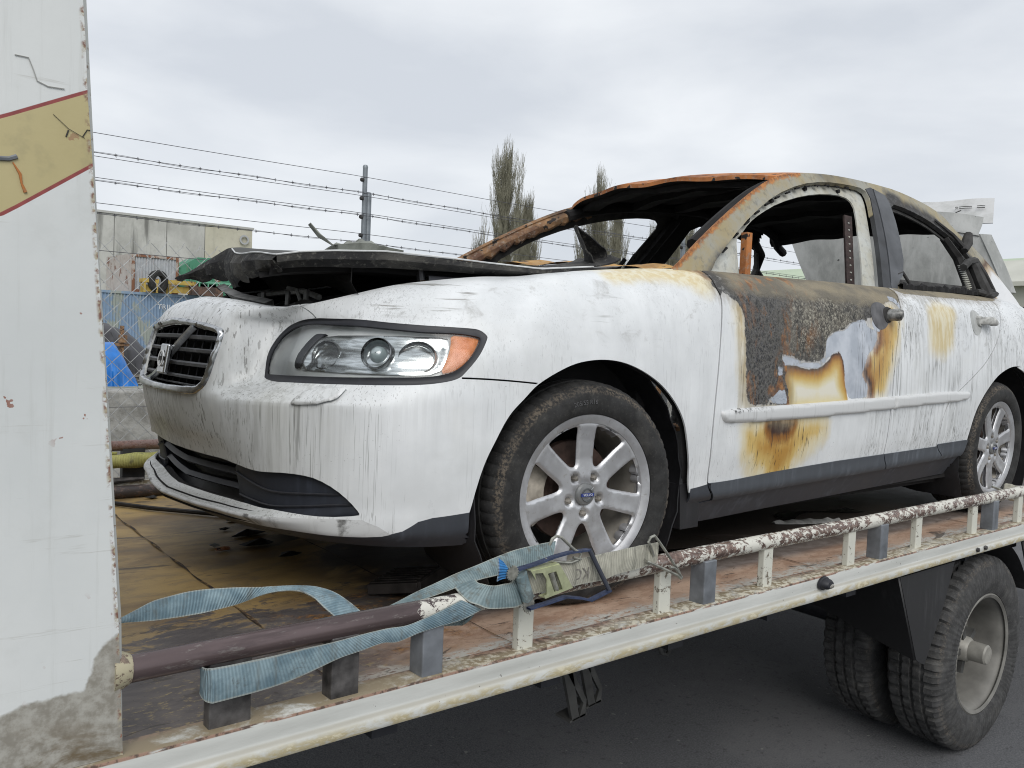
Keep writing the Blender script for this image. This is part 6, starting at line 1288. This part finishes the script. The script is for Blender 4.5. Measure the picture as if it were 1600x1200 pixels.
for i in range(26000):
    x = 2+24*rs_.rand()**1.3; y = 4.3+4.6*rs_.rand()
    if math.sin(x*1.7+math.sin(y*2.3)*1.5)+math.sin(y*3.1+x*.4) < -.5: continue
    blade(x, y, GZ+.04, .05+.10*rs_.rand(), .004+.003*rs_.rand())
tag(obj('grass', V, F, mgr.m, None, False), 'short rough green grass on the verge beyond the truck', 'grass', kind='stuff')

# ---------------------------------------------------------------- fence
fence = thing('security_fence', 'chain link fence topped with barbed and electric wires behind the car', 'fence', (.9, 3.0, GZ))
M_GALV = simple('galvanised_post', (.22, .245, .265), .5, .4, var=.2, scale=14); M_FW = simple('fence_wire', (.10, .10, .11), .6, .3, var=.3); M_LINK = simple('chain_wire', (.40, .41, .41), .5, .4, var=.3, scale=9)
for x in (.892, 3.87, -2.2, 6.8, 9.8): 
    MB().lathe([(.001, 2.645), (.012, 2.642), (.0165, 2.63), (.015, 2.62), (.015, 0)], 14, Matrix.Translation((x, 3.0, GZ)) @ Matrix.Rotation(R(90), 4, 'X')).build('post', M_GALV, fence)
    MB().lathe([(.001, 2.49), (.017, 2.485), (.020, 2.47), (.020, 0)], 16, Matrix.Translation((x+.045, 3.035, GZ)) @ Matrix.Rotation(R(90), 4, 'X')).build('strainer_post', M_GALV, fence)
    for z in (1.665, 1.553, 1.440, 1.328): MB().lathe([(.001, -.012), (.010, -.010), (.013, -.004), (.013, .004), (.010, .010), (.001, .012)], 12, Matrix.Translation((x-.022, 2.995, z)) @ Matrix.Rotation(R(90), 4, 'Z')).build('insulator', M_SOOT2, fence)
def fwire(z, sag=.012, barb=False, off=0.):
    b = MB(); X_ = np.linspace(-2.2, 9.8, 49); s = lambda x: z-sag*math.sin(math.pi*(((x-.892)/2.98) % 1)); b.tube([(x, 2.985+off, s(x)) for x in X_], .0017, 5)
    if barb:
        b.tube([(x, 2.985+off+.003, s(x)+.006*math.sin(x*9)) for x in np.linspace(-2.2, 9.8, 120)], .0012, 4)
        x = -2.1
        while x < 9.7:
            for dz in (-1, 1): b.tube([(x-.004, 2.98+off, s(x)-.009*dz), (x+.004, 2.99+off, s(x)+.009*dz)], .0010, 4)
            b.tube([(x-.007, 2.985+off, s(x)), (x+.007, 2.985+off, s(x))], .0028, 5); x += .105
    b.build('barbed_wire' if barb else 'plain_wire', M_FW, fence)
fwire(1.683); fwire(1.568); fwire(1.586, .012, True); fwire(1.463); fwire(1.450, .014, True); fwire(1.338); fwire(1.285, .012, True); fwire(1.10, .01); fwire(.295, .0, False, .01)
b = MB(); pitch = .088; top = 1.135; bot = GZ+.05; H_ = top-bot; x = -3.6
while x < 4.6:
    for sg in (1, -1):
        x0, x1 = (x, x+H_*.98*sg); pts = []
        for i in range(2): f_ = i; pts.append((x0+(x1-x0)*f_, 3.02+.004*sg, bot+(top+.022*sg*0+.02-bot)*f_))
        b.tube(pts, .0021, 4, False)
    x += pitch
for i in range(70): 
    xx = -1.5+i*.088; b.tube([(xx, 3.02, top+.02), (xx+.012, 3.02, top+.038)], .002, 4)
b.build('chain_link_mesh', M_LINK, fence)

# ---------------------------------------------------------------- yard behind
def make_conc(name, c1, c2, stain=.6):
    m = Mat(name, .9); x, y, z = m.xyz(); a = m.noise((.5, .5, .35), 6, .6); s = m.noise((1.1, 1.1, .10), 5, .6); f = m.noise((3, 3, 3), 6, .7)
    c = m.mix(m.step(a, .35, .65), c1, c2); c = m.mix(m.mul(m.step(s, .52, .68), stain), c, (.10, .10, .092)); c = m.mix(m.mul(m.step(f, .5, .7), .2), c, (.2, .2, .18)); m.col(c); m.bump(f, .2, .02); return m.m
CX, CY_, CZ = -1.574, -1.626, .715
def sc(x, z, y0, y1):
    k_ = (y1-CY_)/(y0-CY_); return CX+(x-CX)*k_, CZ+(z-CZ)*k_
hall = thing('concrete_building', 'long precast concrete building with stained grey and beige wall panels', 'building', (10, 76, GZ))
xl, zt = sc(4.144, 4.11, 26, 72); xr, zt2 = sc(9.0, 4.134, 26, 72); xm, _ = sc(7.42, 4, 26, 72)
edges_ = [xl-30, xl-19, xl-8, (xl+xm)/2-2.9, (xl+xm)/2+1.2, xm, xr]
for i in range(len(edges_)-1):
    last = i == len(edges_)-2
    o = MB().box((edges_[i]+.03, 72, GZ), (edges_[i+1]-.03, 72.3, zt)).build('wall_panel', make_conc('beige_concrete', (.46, .44, .35), (.52, .50, .41), .15) if last else make_conc('grey_concrete%d' % i, (.38, .38, .355), (.50, .50, .47), .75), hall, smooth=False)
MB().box((edges_[0], 72.05, GZ), (xr-.05, 90, zt-.1)).build('wall', make_conc('joint_concrete', (.15, .15, .14), (.2, .2, .19)), hall, smooth=False)
MB().box((edges_[0], 71.9, zt), (xr+.1, 90, zt+.18)).build('roof', simple('grey_capping', (.42, .42, .40), .7), hall, smooth=False)
q = sc(8.72, 3.75, 26, 71.8); MB().lathe([(.28, 0), (.42, 0), (.42, .1), (.28, .1)], 24, Matrix.Translation((q[0], 71.75, q[1]))).build('round_vent', simple('pale_disc', (.38, .39, .40), .7, var=.1), hall)
def container(name, label, x0, x1, y, z0, z1, depth, mat, cat='shipping container', endmat=None, group='containers in the yard'):
    t_ = thing(name, label, cat, ((x0+x1)/2, y, z0), group); b = MB(); n = int((x1-x0)/.14)*4; rows = []
    for i in range(n+1):
        f_ = i/n; ph = i % 4; dy = .0 if ph in (0, 3) else .05; rows.append([(x0+.08+(x1-x0-.16)*f_, y+dy, z) for z in (z0+.12, z1-.1)])
    b.sheet(rows).build('side_wall', mat, t_, smooth=False)
    b = MB(); b.box((x0, y-.04, z0), (x1, y+.10, z0+.14)); b.box((x0, y-.04, z1-.12), (x1, y+.1, z1))
    for xx in (x0, x1-.12): b.box((xx, y-.05, z0+.14), (xx+.12, y+.08, z1-.12))
    b.build('frame', endmat or mat, t_, smooth=False)
    MB().box((x0+.02, y+.12, z0+.02), (x1-.02, y+depth, z1-.02)).build('body', endmat or mat, t_, smooth=False); return t_
def peel(name, base, rust, th=.56, sc_=(1.2, 1.2, .5)):
    m = Mat(name, .8); a = m.noise(sc_, 6, .68, .3); s = m.noise((6, 6, .7), 5, .6); f = m.noise(5, 5)
    c = m.mix(m.step(f, .3, .7), tuple(v*.85 for v in base), base); c = m.mix(m.mul(m.step(s, .54, .68), .6), c, tuple((v+w)/2 for v, w in zip(base, rust))); c = m.mix(m.step(a, th, th+.06), c, rust); m.col(c); return m.m
Y1 = 40
f = lambda x, z, y1=Y1: sc(x, z, 16, y1)
bx0, bz1 = f(1.7, 1.40); bx1, _ = f(4.9, 1.4); blue = container('shipping_container', 'long faded blue corrugated shipping container with pale lettering', bx0-2, bx1, Y1, -.45, bz1, 2.4, peel('blue_container_paint', (.22, .31, .43), (.30, .33, .30), .54))
tx, tz = f(3.62, 1.02)
for dz, s in ((.25, 'TRIU 0045 2'), (-.18, '22 G1')):
    tv, tf = tree_text(s, .34, ext=.002); MB().add([(tx+p.x, Y1-.07-p.z, tz+dz+p.y) for p in tv], tf).build('lettering', M_WHITEF, blue, False)
wx0, wz1 = f(2.80, 2.16); wx1, _ = f(3.694, 2.16); container('shipping_container', 'rusty white container box standing on the blue container', wx0, wx1, Y1+.4, bz1, wz1, 2.0, peel('rusty_white_paint', (.44, .46, .48), (.24, .12, .07), .57, (.8, .8, .4)), endmat=peel('rusty_frame', (.42, .38, .34), (.20, .09, .05), .47, (2, 2, 1)))
ex0, _ = f(2.60, 2.1); MB().prism([(wx0-.02, Y1+.42, bz1), (wx0-.02, Y1+.42, wz1), (wx0-.62, Y1+2.6, wz1-.10), (wx0-.62, Y1+2.6, bz1)], (.05, 0, 0)).build('end_wall', peel('rusty_end', (.44, .40, .36), (.19, .11, .08), .56, (2, 2, 1)), bpy.data.objects['shipping_container.001'], smooth=False)
gx0, gz0 = f(3.72, 1.66); gx1, gz1 = f(4.75, 2.20)
M_GRN = peel('green_skip_paint', (.07, .24, .15), (.22, .13, .08), .60, (1.2, 1.2, 1)); t_ = thing('green_skip', 'upper green steel skip with rusty patches behind the bonnet', 'skip', (gx0+1, Y1+1, bz1)); b = MB()
b.prism([(gx0, Y1+.5, gz0-.2), (gx0, Y1+.5, gz1-.55), (gx0+.9, Y1+.5, gz1+.02), (gx0+2.0, Y1+.5, gz1+.05), (gx1+1, Y1+.5, gz1-.2), (gx1+1, Y1+.5, gz0-.2)][::-1], (0, 2, 0)); b.build('body', M_GRN, t_, smooth=False)
b = MB(); b.box((gx0-.05, Y1+.45, gz1-.6), (gx0+.06, Y1+.55, gz1-.5)); [b.box((gx0+.5*i, Y1+.42, gz0-.2), (gx0+.5*i+.08, Y1+.52, gz1-.35)) for i in range(1, 6)]; b.build('rib', M_GRN, t_, smooth=False)
t_ = thing('green_skip', 'lower pale green bin with ribbed rim under the bonnet edge', 'skip', (gx0+1.5, Y1, bz1)); b = MB(); b.box((gx0+.55, Y1-.6, bz1), (gx1+1.5, Y1+.3, bz1+.62)); b.build('body', M_GRN, t_, smooth=False); b = MB(); [b.box((gx0+.6+.42*i, Y1-.66, bz1+.1), (gx0+.66+.42*i, Y1-.6, bz1+.62)) for i in range(9)]; b.box((gx0+.5, Y1-.68, bz1+.60), (gx1+1.5, Y1-.5, bz1+.70)); b.build('rim', simple('pale_green', (.12, .34, .22), .6), t_, smooth=False)
tx, tz = f(3.24, 1.5); o = MB().lathe([(.26, 0), (.28, -.06), (.44, -.08), (.52, -.02), (.54, .08), (.52, .2), (.42, .24), (.28, .22), (.26, .1)], 32, Matrix.Translation((tx, Y1-.35, bz1+.54)) @ Matrix.Rotation(R(25), 4, 'Z'), close=True).build('old_tyre', M_TYRE, None); tag(o, 'old black tyre standing on the blue container before the rusty white box', 'tyre')
for sx, w, lab in ((3.42, 1.1, 'yellow steel frame right of the old tyre on the blue container'), (2.93, .55, 'small yellow steel frame left of the old tyre')):
    x_, z_ = f(sx, 1.45); b = MB(); zb_ = bz1
    for i in range(2): b.box((x_, Y1-.5+.5*i, zb_), (x_+.09, Y1-.42+.5*i, zb_+.62)); b.box((x_+w, Y1-.5+.5*i, zb_), (x_+w+.09, Y1-.42+.5*i, zb_+.62)); b.box((x_-.05, Y1-.52+.5*i, zb_+.46), (x_+w+.12, Y1-.40+.5*i, zb_+.64))
    b.box((x_+.1, Y1-.3, zb_+.05), (x_+w, Y1-.2, zb_+.36)); o = b.build('steel_trestle', peel('yellow_paint%s' % w, (.46, .33, .08), (.16, .09, .05), .56, (3, 3, 3)), None, smooth=False); tag(o, lab, 'steel frame')
x_, z_ = f(3.83, 1.45); b = MB(); b.box((x_, Y1-.7, bz1), (x_+1.5, Y1-.1, bz1+.42)); b.box((x_+.2, Y1-.6, bz1+.42), (x_+1.2, Y1-.2, bz1+.55)); o = b.build('scrap_machine', peel('rust_machine', (.12, .07, .05), (.05, .035, .03), .5, (4, 4, 4)), None, smooth=False); tag(o, 'brown rusted machine part on the blue container near the green bins', 'scrap')
def heap(name, pts, y, z0, mat, lab, cat, seed, fold=.05, dep=.9):
    """draped sheet over junk: outline of heights along x"""
    rs2 = np.random.RandomState(seed); xs = [p[0] for p in pts]; zs = [p[1] for p in pts]; rows = []; n = 44
    for i in range(n+1):
        x = xs[0]+(xs[-1]-xs[0])*i/n; top = np.interp(x, xs, zs); r_ = []
        for j in range(15):
            a = math.pi*j/14; w = fold*math.sin(x*9+j*.8+seed)*math.sin(j*.6)+fold*.9*abs(math.sin(x*17+j*1.1+2*math.sin(x*5)))-fold*.4*math.sin(x*31-j); r_.append((x+w*.4, y-dep*math.cos(a)*(1-.25*math.sin(a))+w, z0+(top-z0)*math.sin(a)**.6+w*.3*math.sin(a)))
        rows.append(r_)
    o = MB().sheet(rows).build(name, mat, None); tag(o, lab, cat); return o
M_TARPB = simple('blue_tarpaulin', (.012, .15, .48), .45, var=.3, scale=2.2, bump=.3); M_TARPK = simple('black_tarpaulin', (.045, .045, .05), .6, var=.5, scale=1.4, bump=.4)
heap('blue_tarp', [(1.95, .30), (2.2, .40), (2.42, .36), (2.55, .10), (2.68, -.20), (2.72, -.42)], 16, -.50, M_TARPB, 'bright blue tarpaulin draped over a heap behind the fence', 'tarpaulin', 2, .06)
heap('black_tarp', [(1.8, .82), (2.4, .88), (3.0, .74), (3.4, .60), (3.7, .30), (3.9, -.1)], 19.2, -.50, M_TARPK, 'black tarpaulin sagging over a pile behind the blue one', 'tarpaulin', 5, .07, 1.2)
b = MB(); 
for i in range(5): b.box((2.05, 15.0+.2*i, -.44), (3.15, 15.12+.2*i, -.42))
for x_ in (2.05, 2.55, 3.05): b.box((x_, 15.0, -.50), (x_+.10, 15.95, -.44))
o = b.build('pallet', simple('weathered_pallet_wood', (.28, .30, .25), .85, var=.35, scale=4), None, smooth=False); tag(o, 'weathered flat pallet on the yard in front of the blue tarpaulin', 'pallet')
rs2 = np.random.RandomState(8); b = MB()
for i in range(26): x_ = 2.0+.75*rs2.rand(); b.tube([(x_, 15.3+.4*rs2.rand(), -.40+.16*rs2.rand()), (x_+.5*rs2.rand()+.2, 15.5+.5*rs2.rand(), -.40+.22*rs2.rand())], .018+.015*rs2.rand(), 5)
o = b.build('scrap_pile', simple('scrap_brown', (.12, .11, .09), .8, var=.6, scale=9), None); tag(o, 'tangled grey brown pile of sticks and scrap lying on the pallet', 'scrap pile', kind='stuff')
b = MB(); b.box((2.95, 17.6, -.5), (3.02, 17.7, .72)); b.box((2.86, 17.55, .28), (3.12, 17.72, .34)); b.box((2.9, 17.5, .36), (3.06, 17.58, .52)); o = b.build('rusty_rack', M_RUSTIN, None, smooth=False); tag(o, 'rusty upright steel rack beside the tarpaulins', 'rack')
yb_ = tag(MB().sheet([[(x, y, -.5+.03*math.sin(x*1.3+y)) for y in np.linspace(6.3, 70, 40)] for x in np.linspace(-12, 14, 40)]).build('yard', mg.m, None, smooth=False), kind='structure')
def make_block():
    m = Mat('mottled_concrete', .9); a = m.noise((3.5, 3.5, 3.5), 7, .72, .3); b_ = m.noise((14, 14, 14), 5, .7); z = m.xyz()[2]
    c = m.mix(m.step(a, .36, .62), (.17, .165, .15), (.36, .355, .335)); c = m.mix(m.mul(m.step(b_, .55, .7), .5), c, (.10, .10, .09)); m.col(c); m.bump(a, .4, .02); return m.m
MBK = make_block()
b = MB(); 
for i in range(9): b.box((-4+1.8*i, 6.0, GZ), (-2.22+1.8*i, 6.4, .16))
o = b.build('retaining_wall', MBK, None, smooth=False); bevel(o, .015); tag(o, 'low mottled concrete block wall behind the chain link fence', 'wall')

# ---------------------------------------------------------------- poplars
def make_bark():
    m = Mat('winter_twigs', .9); a = m.noise(1.2, 4); m.col(m.mix(m.step(a, .3, .7), (.13, .125, .09), (.23, .22, .165))); return m.m
M_BARK = make_bark(); M_IVY = simple('ivy', (.030, .055, .022), .8, var=.6, scale=1.5)
def poplar(x, y, h, w, seed, label, n=900, lobes=(), ivy=.45, z0=GZ):
    rs2 = np.random.RandomState(seed); t_ = thing('poplar_tree', label, 'tree', (x, y, z0), 'bare poplar trees beyond the fence')
    axes = [(0, 0, h, w)]+list(lobes); bt = MB(); bc = MB()
    for (ox, oy, hh, ww) in axes:
        tr = [Vector((x+ox*min(1, f_*3)+.12*math.sin(f_*7+seed), y+oy, z0+hh*f_)) for f_ in np.linspace(0, 1, 14)]
        bt.tube(tr, [.26*(hh/16)*(1-f_)**.8+.015 for f_ in np.linspace(0, 1, 14)], 7)
        nl = int(44*ww/w); limbs = []
        for i in range(nl):       # upright limbs, parallel to the trunk
            f_ = .07+.72*rs2.rand()**1.25; z1 = z0+hh*f_; a = 2.4*i+rs2.rand(); wid = ww*.5*np.interp(f_, [0, .15, .35, .6, .8, 1], [.8, 1, .85, .5, .25, .05])*(.35+.65*rs2.rand()**.6); L_ = min(hh*(1.0-f_)*(.45+.55*rs2.rand()), 2.0+5.0*rs2.rand())
            c0 = Vector((x+ox*min(1, f_*3)+.12*math.sin(f_*7+seed), y+oy, z1)); pts = [c0+Vector((math.cos(a)*wid*g_, math.sin(a)*wid*g_, L_*h_)) for g_, h_ in ((0, 0), (.42, .12), (.72, .30), (.92, .60), (1.0, 1.0))]; r_ = .016+.010*L_
            bc.tube(pts, [r_, r_*.8, r_*.6, r_*.38, .006], 4, False); limbs.append((pts, L_))
        limbs.append(([tr[2], tr[5], tr[8], tr[11], tr[13]], hh))
        for i in range(int(n*(hh/h))):
            pts, L_ = limbs[rs2.randint(len(limbs))] if rs2.rand() > .12 else limbs[-1]; g = rs2.rand()*3.99; k_ = int(g); s_ = pts[k_].lerp(pts[k_+1], g-k_); aa = rs2.rand()*6.283; l2 = .9+1.3*rs2.rand()
            q1 = s_+Vector((math.cos(aa)*.22, math.sin(aa)*.22, l2*.35)); q2 = s_+Vector((math.cos(aa)*.36, math.sin(aa)*.36, l2)); bc.tube([s_, q1, q2], [.012, .009, .005], 3, False)
            for j_ in range(3):
                s3 = q1.lerp(q2, rs2.rand()); a3 = rs2.rand()*6.283; bc.tube([s3, s3+Vector((math.cos(a3)*.16, math.sin(a3)*.16, .35+.4*rs2.rand()))], [.008, .005], 3, False)
    bt.build('trunk', M_BARK, t_); bc.build('crown', M_BARK, t_, smooth=False)
    V = []; F = []
    for i in range(int(1500*ivy)):
        f_ = .05+.62*rs2.rand(); lob = axes[rs2.randint(len(axes))]; p = Vector((x+lob[0]*min(1, f_*3), y+lob[1], z0+lob[2]*f_)); r_ = (.25+.45*rs2.rand())*(1-f_*.6); a = rs2.rand()*6.283; p += Vector((math.cos(a)*r_, math.sin(a)*r_, rs2.rand()*.4))
        s_ = .10+.08*rs2.rand(); b_ = len(V); u = Vector(rs2.randn(3)).normalized()*s_; w_ = Vector(rs2.randn(3)).normalized()*s_; V += [p-u, p+w_, p+u, p-w_]; F.append((b_, b_+1, b_+2, b_+3))
    if ivy: obj('ivy', V, F, M_IVY, t_, False)
poplar(38.1, 50, 15.3, 5.2, 1, 'bare poplar with ivy on its trunk, the tallest and leftmost of the three', 4200, [(2.6, .4, 11.6, 2.8)], .55)
poplar(48.2, 50, 14.9, 4.4, 2, 'slimmer bare poplar seen through the empty windscreen', 3000, [(1.9, -.3, 12.6, 2.6)], .35)
poplar(57.6, 50, 12.8, 5.0, 3, 'short broad bare poplar behind the second fence post', 2400, [(-2.2, .2, 11.0, 2.4), (2.5, 0, 11.8, 2.4)], .6)

# ---------------------------------------------------------------- green roofed building to the right
gb = thing('green_roof_building', 'low pale building with a sage green metal roof at the far right', 'building', (41, 14, GZ))
M_GR = simple('sage_green_roofing', (.42, .50, .36), .6, var=.06, scale=.4); M_CW = simple('cream_cladding', (.50, .50, .44), .7, var=.1, scale=.5)
MB().box((41, 2, GZ), (52, 34, 4.35)).build('wall', M_CW, gb, smooth=False)
b = MB(); b.sheet([[(40.2, y, 4.35), (40.2, y, 4.5), (46.5, y, 6.1), (53, y, 4.4)] for y in (1.2, 35)]); o = b.build('roof', M_GR, gb, smooth=False); solid(o, .1, 0)
b = MB(); b.box((30, 6.5, GZ), (36, 12.3, 3.35)); b.build('lean_to_wall', M_CW, gb, smooth=False)
b = MB(); b.sheet([[(29.6, y, 3.3), (29.6, y, 3.42), (33, y, 4.5), (41, y, 4.52)] for y in (5.8, 12.8)]); o = b.build('lean_to_roof', M_CW, gb, smooth=False); solid(o, .1, 0)
MB().box((29.93, 8.0, 1.2), (29.98, 11.2, 2.6)).build('window', M_BLACKP, gb, smooth=False)
o = MB().box((9.75, 3.35, GZ), (9.85, 3.45, 1.02)).build('gate_post', M_POSTG, None, smooth=False); tag(o, 'short grey square post beyond the rear of the car', 'post')
